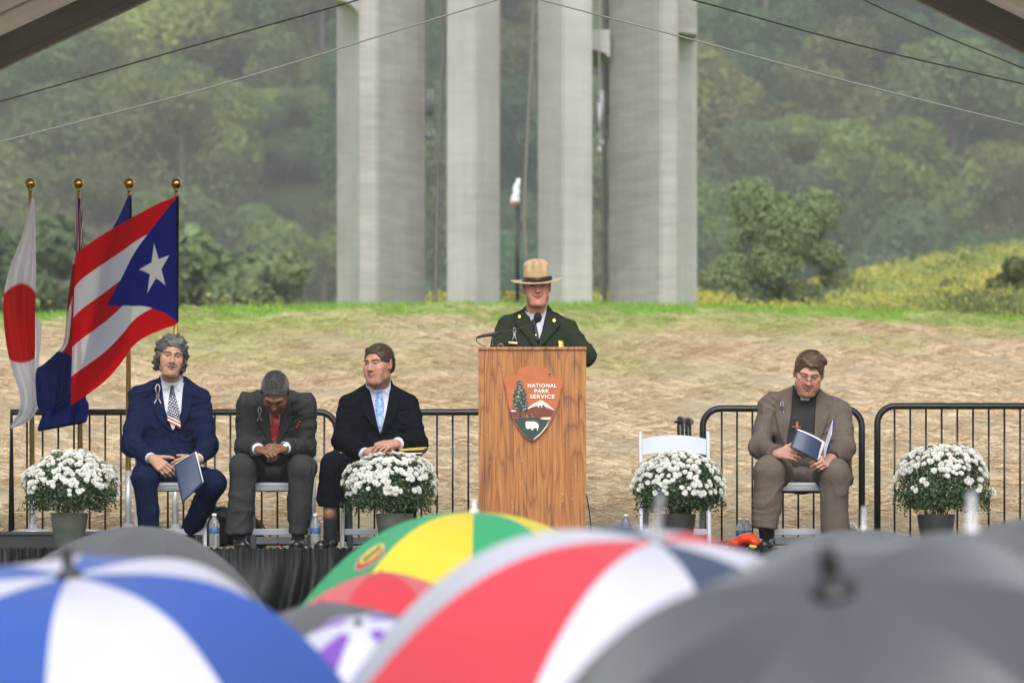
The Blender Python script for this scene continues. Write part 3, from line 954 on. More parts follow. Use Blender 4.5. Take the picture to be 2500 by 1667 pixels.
# ================================================================== BARRICADES
m_bar = mat('black_powder_coat', (.010, .010, .011), .35, spec=.55)
def barricade(x0, x1, ytop, d, label, round_l=True, round_r=True, step=37.3, first=44, zb=None):
    a = W(x0, ytop, d); b = W(x1, ytop, d)
    zb = ZS + .05 if zb is None else zb
    root = empty('barricade', V((a[0] + b[0]) / 2, d, zb - .05), label, 'barricade', 'black steel crowd barricades behind the chairs')
    r = .0215; rc = .115
    pts = [V(a[0], d, zb)]
    if round_l: pts += [V(a[0] + rc * (1 - math.cos(t)), d, a[2] - rc + rc * math.sin(t)) for t in np.linspace(0, math.pi / 2, 8)]
    else: pts += [a]
    if round_r: pts += [V(b[0] - rc * (1 - math.cos(t)), d, a[2] - rc + rc * math.sin(t)) for t in np.linspace(math.pi / 2, 0, 8)]
    else: pts += [b]
    pts += [V(b[0], d, zb)]
    mb = MB(); mb.tube(pts, r, 12); mb.build('frame', m_bar, root, True)
    MB().tube([V(a[0], d, zb - .01), V(b[0], d, zb - .01)], .015, 8).build('lower_rail', m_bar, root, True)
    px = x0 + first
    while px < x1 - 14:
        q = W(px, ytop, d)
        MB().tube([V(q[0], d, a[2] - .005), V(q[0], d, zb - .01)], .0072, 6).build('bar', m_bar, root, True)
        px += step
    for q in (a, b):
        s = 1 if q is a else -1
        MB().box((q[0] + s * .10, d, zb - .04), (.03, .28, .008), bev=.003).build('foot', m_bar, root)
    return root
barricade(28, 822, 1006, 36.9, 'left barricade of thin black bars behind the flags and the curly haired man', False, True, 38.2, 38)
barricade(846, 1400, 1006, 36.9, 'barricade running behind the man with the light blue tie and the lectern', True, True, 38.2, 30)
barricade(1716, 2104, 997, 36.9, 'short barricade with rounded corners behind the man in the clerical collar', True, True, 37.4, 46)
barricade(2142, 2780, 991, 36.9, 'right hand barricade behind the last flower pot', True, True, 38.3, 42)
barricade(-640, -9, 1006, 37.1, 'barricade mostly outside the left edge, only its end bar in view', True, True, 38.2, 40)
# the barricade seen end-on behind the empty chair
root = empty('barricade', V(W(1668, 0, 37.2)[0], 37.2, ZS), 'barricade seen end-on behind the empty white chair', 'barricade', 'black steel crowd barricades behind the chairs')
for k, (px, dd) in enumerate([(1661, 36.9), (1680, 37.45)]):
    x = W(px, 0, dd)[0]; zt_ = W(0, 1022 + 3 * k, dd)[2]
    MB().tube([V(x, dd, ZS + .04), V(x, dd, zt_ - .06), V(x, dd + .03, zt_ - .015), V(x, dd + .1, zt_), V(x + .03, dd + .45, zt_)], .022, 12).build('frame', m_bar, root, True)
MB().tube([W(1646, 1030, 36.9), W(1664, 1028, 36.9)], [.006, .012], 8).build('hook', m_bar, root, True)
for k in range(5):
    x = W(1664 + 2 * k, 0, 37)[0]
    MB().tube([V(x, 37.0 + .09 * k, ZS + .08), V(x, 37.0 + .09 * k, W(0, 1028, 37)[2])], .0072, 6).build('bar', m_bar, root, True)

# ================================================================== LECTERN
def oak_mat():
    m = bpy.data.materials.new('oak'); m.use_nodes = True
    nt = m.node_tree; N = nt.nodes; L = nt.links; b = N['Principled BSDF']
    b.inputs['Roughness'].default_value = .38; b.inputs['Specular IOR Level'].default_value = .45
    b.inputs['Coat Weight'].default_value = .25; b.inputs['Coat Roughness'].default_value = .25
    tc = N.new('ShaderNodeTexCoord')
    def mapn(st, loc=(0, 0, 0)):
        mp = N.new('ShaderNodeMapping'); mp.inputs['Scale'].default_value = st; mp.inputs['Location'].default_value = loc
        L.new(tc.outputs['Object'], mp.inputs[0]); return mp.outputs[0]
    def noise(v, scale, det=4, dist=0.0):
        n = N.new('ShaderNodeTexNoise'); n.inputs['Scale'].default_value = scale; n.inputs['Detail'].default_value = det; n.inputs['Distortion'].default_value = dist
        L.new(v, n.inputs[0]); return n.outputs[0]
    def ramp(src, stops):
        r = N.new('ShaderNodeValToRGB'); els = r.color_ramp.elements
        while len(els) < len(stops): els.new(.5)
        for e, (p, c) in zip(els, stops): e.position = p; e.color = (*c, 1)
        L.new(src, r.inputs[0]); return r.outputs[0]
    # growth rings: bands of a height field that is long in z -> cathedral arches
    h = noise(mapn((5.2, 1, .75)), 1.0, 2, .3)
    mm = N.new('ShaderNodeMath'); mm.operation = 'MULTIPLY'; mm.inputs[1].default_value = 13.0; L.new(h, mm.inputs[0])
    fr = N.new('ShaderNodeMath'); fr.operation = 'FRACT'; L.new(mm.outputs[0], fr.inputs[0])
    c1 = ramp(fr.outputs[0], [(0, (.25, .088, .022)), (.16, (.39, .148, .036)), (.6, (.46, .185, .046)), (.9, (.41, .155, .037)), (1, (.27, .095, .024))])
    pores = ramp(noise(mapn((190, 60, 3.0)), 1.0, 3), [(.36, (.40, .34, .30)), (.46, (1, 1, 1))])
    fine = ramp(noise(mapn((55, 20, .9)), 1.0, 3), [(.3, (.72, .68, .62)), (.7, (1.12, 1.1, 1.08))])
    def mulc(a, c):
        x = N.new('ShaderNodeMix'); x.data_type = 'RGBA'; x.blend_type = 'MULTIPLY'; x.inputs[0].default_value = 1
        L.new(a, x.inputs[6]); L.new(c, x.inputs[7]); return x.outputs[2]
    col = mulc(mulc(c1, pores), fine)
    L.new(col, b.inputs['Base Color'])
    bp = N.new('ShaderNodeBump'); bp.inputs['Strength'].default_value = .15; bp.inputs['Distance'].default_value = .004
    L.new(fr.outputs[0], bp.inputs['Height']); L.new(bp.outputs[0], b.inputs['Normal'])
    return m
m_oak = oak_mat()
LD = 34.45
LX0, LX1 = W(1168, 0, LD)[0], W(1431, 0, LD)[0]
LZT = W(0, 847, LD)[2]
lect = empty('lectern', V((LX0 + LX1) / 2, LD + .25, ZS), 'tall varnished oak lectern carrying a brown arrowhead emblem', 'lectern')
lw = (LX1 - LX0) / 2; lc = (LX0 + LX1) / 2
t = .018
hz = (LZT - .018 - ZS) / 2
mb = MB(); mb.box((lc, LD + .011, ZS + hz), (lw - 2 * .019, .010, hz)); mb.build('front_panel', m_oak, lect)
for s in (-1, 1):
    mb = MB(); mb.box((lc + s * (lw - .0185), LD + .235, ZS + hz - .0005), (.0185, .235, hz - .0005), bev=.002); mb.build('side_panel', m_oak, lect)
mb = MB(); mb.box((lc, LD + .235, LZT - .009), (lw + .003, .245, .009), bev=.003); mb.build('top', m_oak, lect)
mb = MB(); mb.box((lc, LD + .24, ZS + .55), (lw - .04, .2, .009)); mb.build('shelf', m_oak, lect)
# rain drops standing on the varnish
mb = MB(); r = np.random.default_rng(77)
for i in range(150):
    x = lc + r.uniform(-1, 1) * (lw - .01); z = ZS + r.uniform(.05, 1.0) ** .8 * 2 * hz
    if abs(x - W(1300, 0, LD)[0]) < .17 and W(0, 1075, LD)[2] < z < W(0, 895, LD)[2]: continue
    rr = r.uniform(.001, .0026)
    mb.lathe([(0, 0), (rr, .0), (rr * .7, rr * .5), (0, rr * .7)], (x, LD + .0005, z), 6, rot=np.array([[1, 0, 0], [0, 0, -1], [0, 1, 0]]))
o = mb.build('raindrops', mat('water_drop', (.75, .72, .68), .05, spec=1.0), lect, True); tag(o, kind='stuff')

# arrowhead emblem
EX = lambda X: 1130 + X / 3.135
EY = lambda Y: 840 + Y / 3.135
def epts(L):
    return [(W(EX(X), 0, LD)[0], W(0, EY(Y), LD)[2]) for X, Y in L]
outline = [(408, 205), (425, 190), (460, 178), (500, 172), (545, 170), (600, 175), (640, 186), (668, 206), (668, 222), (655, 236), (657, 246), (690, 258), (720, 255), (750, 265), (765, 300), (762, 330), (750, 360), (744, 420), (724, 480), (710, 520), (687, 560), (670, 600), (647, 640), (617, 672), (592, 702), (545, 742), (500, 731), (465, 700), (432, 652), (402, 610), (377, 560), (357, 510), (344, 450), (335, 400), (327, 350), (317, 300), (317, 265), (345, 243), (380, 238), (405, 247), (413, 230)]
o2 = []
for i, (a, b) in enumerate(zip(outline, outline[1:] + outline[:1])):
    o2.append(a)
    if 16 <= i < 35:   # chipped flint edge
        o2.append(((a[0] * .66 + b[0] * .34) - 3 * np.sign(a[0] - 540), a[1] * .66 + b[1] * .34))
        o2.append(((a[0] * .3 + b[0] * .7) + 2 * np.sign(a[0] - 540), a[1] * .3 + b[1] * .7))
m_em = mat('emblem_brown', (.46, .125, .042), .45, var=.08, vscale=20)
m_em_g = mat('emblem_green', (.018, .048, .038), .45, var=.2, vscale=60)
m_em_r = mat('emblem_red_brown', (.17, .040, .020), .5, var=.2, vscale=50)
m_em_w = mat('emblem_white', (.74, .70, .62), .5)
m_let = mat('white_letter', (.85, .82, .76), .5)
mb = MB(); mb.extrude(epts(o2), LD - .021, LD); plaque = mb.build('emblem', m_em, lect, fixn=True)
bm = bmesh.new(); bm.from_mesh(plaque.data)
es = [e for e in bm.edges if all(abs(v.co.y + world_off(lect)[1] - (LD - .021)) < 1e-4 for v in e.verts)]
bmesh.ops.bevel(bm, geom=es, offset=.0035, segments=2, affect='EDGES'); bm.to_mesh(plaque.data); bm.free()
def relief(name, pts, m, y0, y1):
    mb = MB(); mb.extrude(epts(pts), LD + y0, LD + y1); return mb.build(name, m, plaque, fixn=True)
relief('meadow', [(386, 566), (420, 570), (470, 560), (500, 562), (516, 530), (532, 560), (590, 568), (650, 564), (674, 560), (662, 590), (640, 630), (612, 662), (588, 692), (543, 732), (503, 722), (470, 692), (438, 645), (408, 604)], m_em_g, -.0235, -.020)
relief('mountain', [(362, 515), (372, 503), (440, 500), (500, 478), (540, 452), (600, 432), (640, 455), (702, 506), (684, 546), (650, 555), (604, 552), (580, 564), (556, 565), (534, 545), (520, 515), (505, 556), (492, 530), (480, 556), (470, 545), (455, 562), (440, 545), (425, 560), (400, 556), (388, 562)], m_em_r, -.0245, -.020)
relief('snow_cap', [(494, 490), (540, 455), (602, 429), (646, 458), (702, 507), (676, 500), (660, 488), (664, 500), (640, 474), (646, 494), (620, 468), (612, 462), (604, 490), (594, 465), (582, 478), (586, 490), (566, 472), (548, 478), (520, 486), (500, 498)], m_em_w, -.0262, -.0240)
relief('snow_patch', [(367, 512), (378, 505), (396, 506), (412, 510), (398, 517), (370, 518)], m_em_w, -.0262, -.0240)
relief('lake', [(590, 572), (612, 563), (672, 560), (668, 578), (626, 577)], m_em_w, -.0252, -.0230)
relief('highlight', [(540, 724), (584, 690), (610, 660), (636, 628), (654, 596), (661, 584), (657, 600), (640, 634), (613, 667), (588, 697), (546, 728)], m_em_w, -.0252, -.0230)
relief('bison', [(478, 602), (484, 592), (497, 590), (508, 593), (520, 592), (540, 591), (560, 596), (574, 606), (580, 622), (580, 640), (576, 641), (575, 662), (568, 661), (566, 644), (556, 642), (538, 648), (536, 660), (528, 661), (524, 648), (512, 643), (504, 651), (494, 650), (482, 638), (480, 620)], m_em_w, -.0262, -.0230)
# sequoia: trunk and ragged clumps of foliage
relief('tree_trunk', [(430, 570), (433, 480), (430, 400), (434, 320), (442, 320), (441, 400), (444, 480), (449, 575)], m_em_g, -.0250, -.020)
r = np.random.default_rng(4)
for (cx_, cy_, rw, rh) in [(434, 300, 20, 17), (436, 330, 24, 16), (452, 352, 26, 14), (420, 362, 24, 14), (448, 385, 34, 18), (412, 398, 24, 16), (455, 415, 34, 16), (415, 430, 28, 18), (462, 446, 34, 16), (412, 462, 26, 14), (455, 480, 40, 20), (405, 490, 20, 11), (470, 500, 28, 14)]:
    q = [(cx_ + rw * (1 + .28 * r.uniform(-1, 1)) * math.cos(a), cy_ + rh * (1 + .4 * r.uniform(-1, 1)) * math.sin(a)) for a in np.linspace(0, 2 * math.pi, 15)[:-1]]
    relief('tree_foliage', q, m_em_g, -.0272 - r.uniform(0, .002), -.0240)
    for _ in range(3):
        x, y = cx_ + rw * r.uniform(-.7, .7), cy_ + rh * r.uniform(-.6, .6)
        l = r.uniform(5, 10)
        relief('tree_glint', [(x - l, y + 2), (x, y - 2), (x + l, y + 1), (x, y + 2.5)], m_em_w, -.0302, -.0270)
def lettering(txt, X0, X1, Y0, Y1):
    cu = bpy.data.curves.new('lettering', 'FONT'); cu.body = txt; cu.extrude = .002; cu.resolution_u = 3; cu.offset = .022; cu.space_character = 1.12
    to = bpy.data.objects.new('lettering', cu); COL.objects.link(to)
    bpy.context.view_layer.update()
    me = bpy.data.meshes.new_from_object(to.evaluated_get(bpy.context.evaluated_depsgraph_get()))
    bpy.data.objects.remove(to)
    v = np.array([q.co[:] for q in me.vertices]); fs = [tuple(p.vertices) for p in me.polygons]
    lo, hi = v.min(0), v.max(0)
    x0, x1 = W(EX(X0), 0, LD)[0], W(EX(X1), 0, LD)[0]; z1, z0 = W(0, EY(Y0), LD)[2], W(0, EY(Y1), LD)[2]
    u = (v - lo) / (hi - lo)
    P = np.stack([x0 + u[:, 0] * (x1 - x0), LD - .0215 - u[:, 2] * .003, z0 + u[:, 1] * (z1 - z0)], 1)
    mesh_np('lettering', P, fs, m_let, plaque)
lettering('NATIONAL', 496, 718, 303, 332)
lettering('PARK', 548, 662, 345, 374)
lettering('SERVICE', 513, 702, 387, 416)

# microphone on its boom, standing on the lectern top
mic = empty('microphone', W(1200, 846, 34.7), 'black gooseneck microphone on a boom reaching over the lectern', 'microphone')
MD = 34.75
S = SDF(); S.ell(W(1313, 775, MD), (.0255, .0255, .033), rot=rotm(0, 0, 8), k=.005)
v, f = S.mesh(.004, lambda P: (vnoise(P, 260, 5) - .5) * .002)
mesh_np('windscreen', v, f, mat('foam', (.012, .012, .013), .95, bump=.6, bscale=500), mic, True)
MB().tube(spline([W(1311, 789, MD), W(1285, 797, MD), W(1250, 806, MD), W(1218, 812, MD)], 20), .0036, 8).build('gooseneck', m_blk, mic, True)
MB().tube([W(1226, 810, MD), W(1212, 813, MD), W(1196, 817, MD), W(1178, 820, MD), W(1164, 824, MD)], [.006, .009, .0115, .010, .006], 10).build('boom_handle', m_blk, mic, True)
MB().tube(spline([W(1165, 823, MD), W(1163, 832, MD), W(1172, 840, MD), W(1184, 846, MD)], 14), .003, 6).build('cable', m_blk, mic, True)
MB().tube([W(1203, 847, MD), W(1202, 818, MD)], .006, 8).build('post', m_blk, mic, True)
MB().lathe([(.013, 0), (.014, .012), (.008, .02), (.006, .04)], W(1203, 847, MD), 12).build('clamp', m_blk, mic, True)
ring = [W(1222 + 6 * math.cos(a), 845 - 6 * math.sin(a), MD) for a in np.linspace(-.2, 3.3, 12)]
MB().tube(ring, .0018, 6).build('cable_loop', mat('clip_metal', (.4, .4, .4), .3, .8), mic, True)
o = MB().tube(spline([W(1431, 1205, 34.75), W(1436, 1230, 34.75), W(1441, 1270, 34.8), W(1443, 1310, 34.9), W(1441, 1338, 35.0), W(1455, 1339, 35.2)], 40), .0036, 8).build('cable', m_blk, None, True)
tag(o, 'thin black cable dropping down beside the right side of the lectern', 'cable')

# ================================================================== WHITE FOLDING CHAIRS
m_resin = mat('white_resin', (.40, .425, .475), .42, var=.04, vscale=10)
m_resin_d = mat('grey_seat_rail', (.50, .52, .56), .5)
m_pad = mat('white_vinyl_pad', (.66, .68, .72), .4)
SEAT = .375
def make_chair(label):
    """origin: floor under the middle of the front feet; faces -Y"""
    root = empty('folding_chair', (0, 0, 0), label, 'chair', 'white folding chairs on the stage')
    hw = .207
    for s in (-1, 1):   # uprights run from the front feet back and up past the seat
        mb = MB(); a = V(s * hw, 0, 0); b = V(s * hw, .30, .715)
        u = nrm(b - a); w = V(1, 0, 0); t_ = np.cross(u, w)
        rot = np.stack([w, t_, u], 1)
        mb.box((a + b) / 2, (.0105, .019, np.linalg.norm(b - a) / 2), rot, .004); mb.build('leg', m_resin, root)
        mb = MB(); a = V(s * (hw - .034), .46, 0); b = V(s * (hw - .034), .16, .40)
        u = nrm(b - a); t_ = np.cross(u, w); rot = np.stack([w, t_, u], 1)
        mb.box((a + b) / 2, (.0175, .011, np.linalg.norm(b - a) / 2), rot, .004); mb.build('rear_leg', m_resin, root)
    mb = MB(); mb.box((0, .17, SEAT - .013), (hw - .014, .19, .013), bev=.006); mb.build('seat_rail', m_resin_d, root)
    mb = MB(); mb.box((0, .17, SEAT + .012), (hw - .02, .185, .013), bev=.010); mb.build('seat', m_pad, root)
    # curved back slat
    n = 18; out = []
    for i in range(n):
        x = -hw + .011 + (2 * hw - .022) * i / (n - 1); q = 1 - (x / hw) ** 2
        out.append((x, .670 + .028 * q))
    for i in range(n - 1, -1, -1):
        x = -hw + .011 + (2 * hw - .022) * i / (n - 1); q = 1 - (x / hw) ** 2
        out.append((x, .572 + .022 * q))
    mb = MB(); nn = len(out); vs = []
    for dy in (0, .016):
        for x, z in out: vs.append((x, .30 * z / .715 - .008 + dy + .02 * (1 - (x / hw) ** 2), z))
    fs = []
    for i in range(n - 1):
        fs.append((i, i + 1, nn - 2 - i, nn - 1 - i)); fs.append(tuple(q + nn for q in (nn - 1 - i, nn - 2 - i, i + 1, i)))
    for i in range(nn):
        j = (i + 1) % nn; fs.append((i, i + nn, j + nn, j))
    mb.add(vs, fs); mb.build('backrest', m_resin, root, fixn=True)
    mb = MB(); mb.box((0, .043, .103), (hw - .011, .009, .019), bev=.004); mb.build('rung', m_resin, root)
    mb = MB(); mb.box((0, .418, .052), (hw - .052, .009, .022), bev=.004); mb.build('rung', m_resin, root)
    return root
chair0 = make_chair('')
CH_D = 34.30
def place_chair(px, label, first=False, d=CH_D, rz=0):
    c = chair0 if first else dup(chair0)
    c.location = tuple(V(W(px, 0, d)[0], d, ZS)); c['label'] = label; c.rotation_euler = (0, 0, R(rz))
place_chair(1649, 'empty white folding chair behind the flower pot right of the lectern', True, 34.55)
place_chair(417, 'white folding chair under the curly haired man in the navy suit', d=34.32, rz=3)
place_chair(681, 'white folding chair under the man bowing his head in grey')
place_chair(920, 'white folding chair under the man with the light blue tie, behind a flower pot')
place_chair(1957, 'white folding chair under the laughing man in the clerical collar')

# ================================================================== CHRYSANTHEMUMS
m_petal = mat('white_petal', (.78, .78, .74), .6, trans=.2)
m_eye = mat('flower_eye', (.62, .62, .30), .7)
m_mum = mat('mum_leaf', (.03, .06, .02), .5, spec=.4, attr=True, trans=.2)
def flower_mesh(seed, R0):
    r = np.random.default_rng(seed); vs, fs, mi = [], [], []
    for layer, (nn, rad, lift) in enumerate([(15, 1.0, .12), (13, .78, .5), (9, .5, 1.0)]):
        for i in range(nn):
            a = 2 * math.pi * (i + .5 * layer + r.uniform(-.2, .2)) / nn; q = rad * R0 * r.uniform(.85, 1.12); w = .13 * R0
            d = V(math.cos(a), math.sin(a), 0); s = V(-math.sin(a), math.cos(a), 0)
            b = len(vs); z1 = q * lift * .5; z2 = q * lift * .75 - .1 * R0 * (layer == 0)
            vs += [d * .1 * R0 - s * w * .4, d * .1 * R0 + s * w * .4, d * q * .65 + s * w + V(0, 0, z1), d * q + V(0, 0, z2), d * q * .65 - s * w + V(0, 0, z1)]
            fs.append((b, b + 1, b + 2, b + 3, b + 4)); mi.append(0)
    b = len(vs)
    for k in range(6):
        a = k * math.pi / 3; vs.append(V(math.cos(a), math.sin(a), 0) * .18 * R0 + V(0, 0, .42 * R0))
    fs.append(tuple(range(b, b + 6))); mi.append(1)
    me = bpy.data.meshes.new('flower'); me.from_pydata([tuple(v) for v in vs], [], fs)
    me.materials.append(m_petal); me.materials.append(m_eye); me.polygons.foreach_set('material_index', mi); me.update()
    return me
fl_meshes = [flower_mesh(i, .021) for i in range(4)]
m_glaze = mat('grey_green_glaze', (.085, .105, .095), .25, var=.25, vscale=5, spec=.6, coat=.3, stretch=(1, 1, 2.5), rgb2=(.125, .115, .10))
m_glaze_d = mat('dark_glazed_pot', (.045, .046, .045), .35, var=.3, vscale=6)
def mum(cx_, x0, x1, ytop, ybot, p0, p1, pbot, d, label, mpot, seed, skew=0.0, cover=.70, trail=1):
    r = np.random.default_rng(seed)
    zb = ZS
    c = W((p0 + p1) / 2, 0, d); rad = (p1 - p0) / 2 * d / FOC
    root = empty('potted_chrysanthemum', V(c[0], d, zb), label, 'potted plant', 'white chrysanthemums in pots along the stage front')
    zr = W(0, ybot - 2, d)[2]
    hp = zr - zb
    mb = MB(); mb.lathe([(rad * .70, 0), (rad * .80, hp * .25), (rad * .93, hp * .65), (rad, hp * .93), (rad * 1.0, hp), (rad * .93, hp), (rad * .9, hp * .9), (0, hp * .88)], V(c[0], d, zb), 40)
    o = mb.build('pot', mpot, root, True, True); auto_smooth(o, 35)
    # dome of foliage
    X0, X1 = W(x0, 0, d)[0], W(x1, 0, d)[0]; cx = (X0 + X1) / 2; Rx = (X1 - X0) / 2 - .02; zt = W(0, ytop, d)[2] - .02
    zmid = zr + (zt - zr) * .40
    def dome(th, phi, s=1.0):
        """th 0 top .. pi bottom"""
        up = np.cos(th) >= 0
        rr = Rx * np.sin(th) ** .85
        z = np.where(up, zmid + (zt - zmid) * np.cos(th), zmid + (zmid - zr + .02) * np.cos(th) * .9)
        wob = 1 + .24 * (vnoise(np.stack([np.cos(phi) * np.sin(th), np.sin(phi) * np.sin(th), np.cos(th)], 1) + seed * 3.1, 2.6, seed) - .5)
        return np.stack([cx + rr * np.cos(phi) * s * wob + skew * (z - zr), d + rr * np.sin(phi) * s * wob * .85, zmid + (z - zmid) * s * wob], 1)
    n = 9500
    th = np.arccos(1 - 2 * r.uniform(0, .93, n)); phi = r.uniform(0, 2 * math.pi, n)
    s = 1 - .45 * r.random(n) ** 1.6
    C = dome(th, phi, s)
    low = th > 1.9
    C[low] += r.normal(0, .012, (low.sum(), 3))
    nn_ = np.stack([np.sin(th) * np.cos(phi), np.sin(th) * np.sin(phi), np.cos(th) * .8 + .3], 1) + r.normal(0, .5, (n, 3))
    nn_ /= np.linalg.norm(nn_, axis=1)[:, None]
    a = np.cross(nn_, r.normal(0, 1, (n, 3))); a /= np.linalg.norm(a, axis=1)[:, None]; b = np.cross(nn_, a)
    l = r.uniform(.006, .0145, n)[:, None]
    v = np.stack([C - a * l, C - a * l * .1 + b * l * .42, C + a * l, C + a * l * .1 - b * l * .5], 1).reshape(-1, 3)
    cc = np.array([.048, .084, .032]) * r.uniform(.6, 1.6, (n, 1)) + (r.random(n) < .15)[:, None] * np.array([.03, .035, .01])
    # trailing sprigs at the lower edge
    tv, tc = [], []
    for k in range(26 if trail else 12):
        ph = r.uniform(math.pi, 2 * math.pi) if k % 3 else r.choice([0.05, math.pi - .05, -.1, math.pi + .2])
        p0_ = dome(np.array([r.uniform(1.9, 2.5)]), np.array([ph]), 1.0)[0]
        ln = r.uniform(.03, .085); dx = (p0_ - V(cx, d, p0_[2])); dx = nrm(dx) * r.uniform(.0, .05)
        for j in range(10):
            q = p0_ + dx * j / 10 - V(0, 0, ln * (j / 10) ** 1.3) + r.normal(0, .006, 3)
            aa = nrm(r.normal(0, 1, 3)); bb = nrm(np.cross(aa, r.normal(0, 1, 3))); ll = r.uniform(.007, .014)
            tv.append(np.stack([q - aa * ll, q + bb * ll * .45, q + aa * ll, q - bb * ll * .45])); tc.append(np.repeat(np.array([[.05, .085, .03]]) * r.uniform(.6, 1.4), 4, 0))
    v = np.vstack([v] + tv); cc = np.vstack([np.repeat(cc, 4, 0)] + tc)
    o = mesh_np('foliage', v, np.arange(len(v)).reshape(-1, 4), m_mum, root, False, cc)
    # stems
    mb = MB()
    for k in range(26):
        ph = r.uniform(0, 6.28); th_ = r.uniform(.3, 1.9)
        q = dome(np.array([th_]), np.array([ph]), .9)[0]
        base = V(c[0] + r.uniform(-.6, .6) * rad, d + r.uniform(-.6, .6) * rad, zr - .02)
        mb.tube(spline([base, (base + q) / 2 + V(0, 0, .03), q], 6), .0028, 4, False)
    mb.build('stems', mat('mum_stem', (.05, .07, .025), .7), root, True)
    # blossoms in loose clusters on the upper dome, mostly on the side in view
    got = []
    tries = 0
    while len(got) < 260 and tries < 9000:
        tries += 1
        th_ = math.acos(1 - r.uniform(0, 1.22)); ph = r.uniform(math.pi * .9, 2.1 * math.pi) if r.random() < .8 else r.uniform(0, math.pi)
        dirv = np.array([[math.cos(ph) * math.sin(th_), math.sin(ph) * math.sin(th_), math.cos(th_)]])
        cl = float(vnoise(dirv * 1.0 + seed * 7.7, 4.6, seed + 5)[0])
        lim = cover - .40 * max(0, th_ - .95) / .8
        if cl > lim: continue
        q = dome(np.array([th_]), np.array([ph]), 1.02)[0]
        if any(((q - g) ** 2).sum() < .0175 ** 2 for g in got): continue
        got.append(q)
        o = bpy.data.objects.new('flower', fl_meshes[int(r.integers(0, 4))]); COL.objects.link(o); o.parent = root
        o.location = tuple(q - world_off(root))
        nv = Vector(dirv[0] * V(1, 1, .8) + V(0, -.12, .25) + r.normal(0, .18, 3))
        o.rotation_euler = nv.to_track_quat('Z', 'Y').to_euler()
        s_ = r.uniform(.72, 1.25); o.scale = (s_, s_, s_)
    # green-white buds
    mb = MB()
    for k in range(70):
        th_ = math.acos(1 - r.uniform(0, 1.15)); ph = r.uniform(math.pi, 2 * math.pi)
        q = dome(np.array([th_]), np.array([ph]), 1.02)[0]; rr = r.uniform(.003, .006)
        mb.lathe([(0, -rr), (rr, 0), (0, rr)], q, 6)
    o = mb.build('buds', mat('flower_bud', (.42, .48, .22), .6), root, True); tag(o, kind='stuff')
PD = 33.82
mum(165, 46, 290, 1098, 1254, 123, 215, 1335, PD, 'white chrysanthemum in a grey green glazed pot at the far left by the flag poles', m_glaze, 11, .02)
mum(957, 832, 1074, 1101, 1255, 917, 1009, 1335, PD, 'white chrysanthemum in a grey pot in front of the man with the blue tie', m_glaze, 22, .0)
mum(1655, 1537, 1776, 1096, 1256, 1608, 1699, 1335, PD, 'full white chrysanthemum in a dark pot in front of the empty chair', m_glaze_d, 33, .0, cover=.82)
mum(2290, 2174, 2424, 1080, 1257, 2239, 2332, 1335, PD, 'white chrysanthemum in a dark pot at the right before the barricade', m_glaze_d, 44, .03)

# ================================================================== WATER BOTTLES, BAG, SMALL THINGS ON STAGE
def water_mat():
    m = bpy.data.materials.new('clear_bottle'); m.use_nodes = True
    b = m.node_tree.nodes['Principled BSDF']; b.inputs['Base Color'].default_value = (.93, .95, .96, 1)
    b.inputs['Roughness'].default_value = .06; b.inputs['Transmission Weight'].default_value = .85; b.inputs['IOR'].default_value = 1.33
    return m
m_wat = water_mat()
m_lab = mat('blue_label', (.015, .065, .20), .4, rgb2=(.03, .12, .28), vscale=60)
m_capw = mat('bottle_cap', (.78, .79, .80), .4)
def bottle(px, d, label, k=1.0):
    root = empty('water_bottle', V(W(px, 0, d)[0], d, ZS), label, 'water bottle', 'clear plastic water bottles on the stage')
    c = np.array(root.location)
    r_ = .0325
    prof = [(r_ * .55, 0), (r_ * .95, .006)]
    for i in range(6):
        z = .012 + i * .013; prof += [(r_, z), (r_ * .93, z + .0065)]
    prof += [(r_ * .99, .092), (r_ * .99, .128), (r_, .135), (r_ * .96, .150), (r_ * .75, .168), (r_ * .45, .184), (r_ * .38, .190), (r_ * .38, .196)]
    MB().lathe([(a * k, z * k) for a, z in prof], c, 28).build('bottle', m_wat, root, True)
    MB().lathe([(r_ * 1.005 * k, .092 * k), (r_ * 1.02 * k, .094 * k), (r_ * 1.02 * k, .127 * k), (r_ * 1.005 * k, .128 * k)], c, 28).build('label', m_lab, root, True)
    MB().lathe([(0, .194 * k), (r_ * .44 * k, .194 * k), (r_ * .44 * k, .208 * k), (r_ * .40 * k, .210 * k), (0, .210 * k)], c, 18).build('cap', m_capw, root, True)
bottle(523, 33.95, 'clear water bottle with blue label beside the curly haired man\'s tucked foot')
bottle(770, 34.05, 'clear water bottle with blue label between the grey trousers and the dark sock')
bottle(1528, 34.6, 'water bottle just showing above the red and white umbrella, right of the lectern')
bottle(1808, 34.75, 'water bottle left of the clergyman\'s chair, only its neck showing', .9)
bottle(1824, 34.85, 'second water bottle left of the clergyman\'s chair, nearer to it', .9)
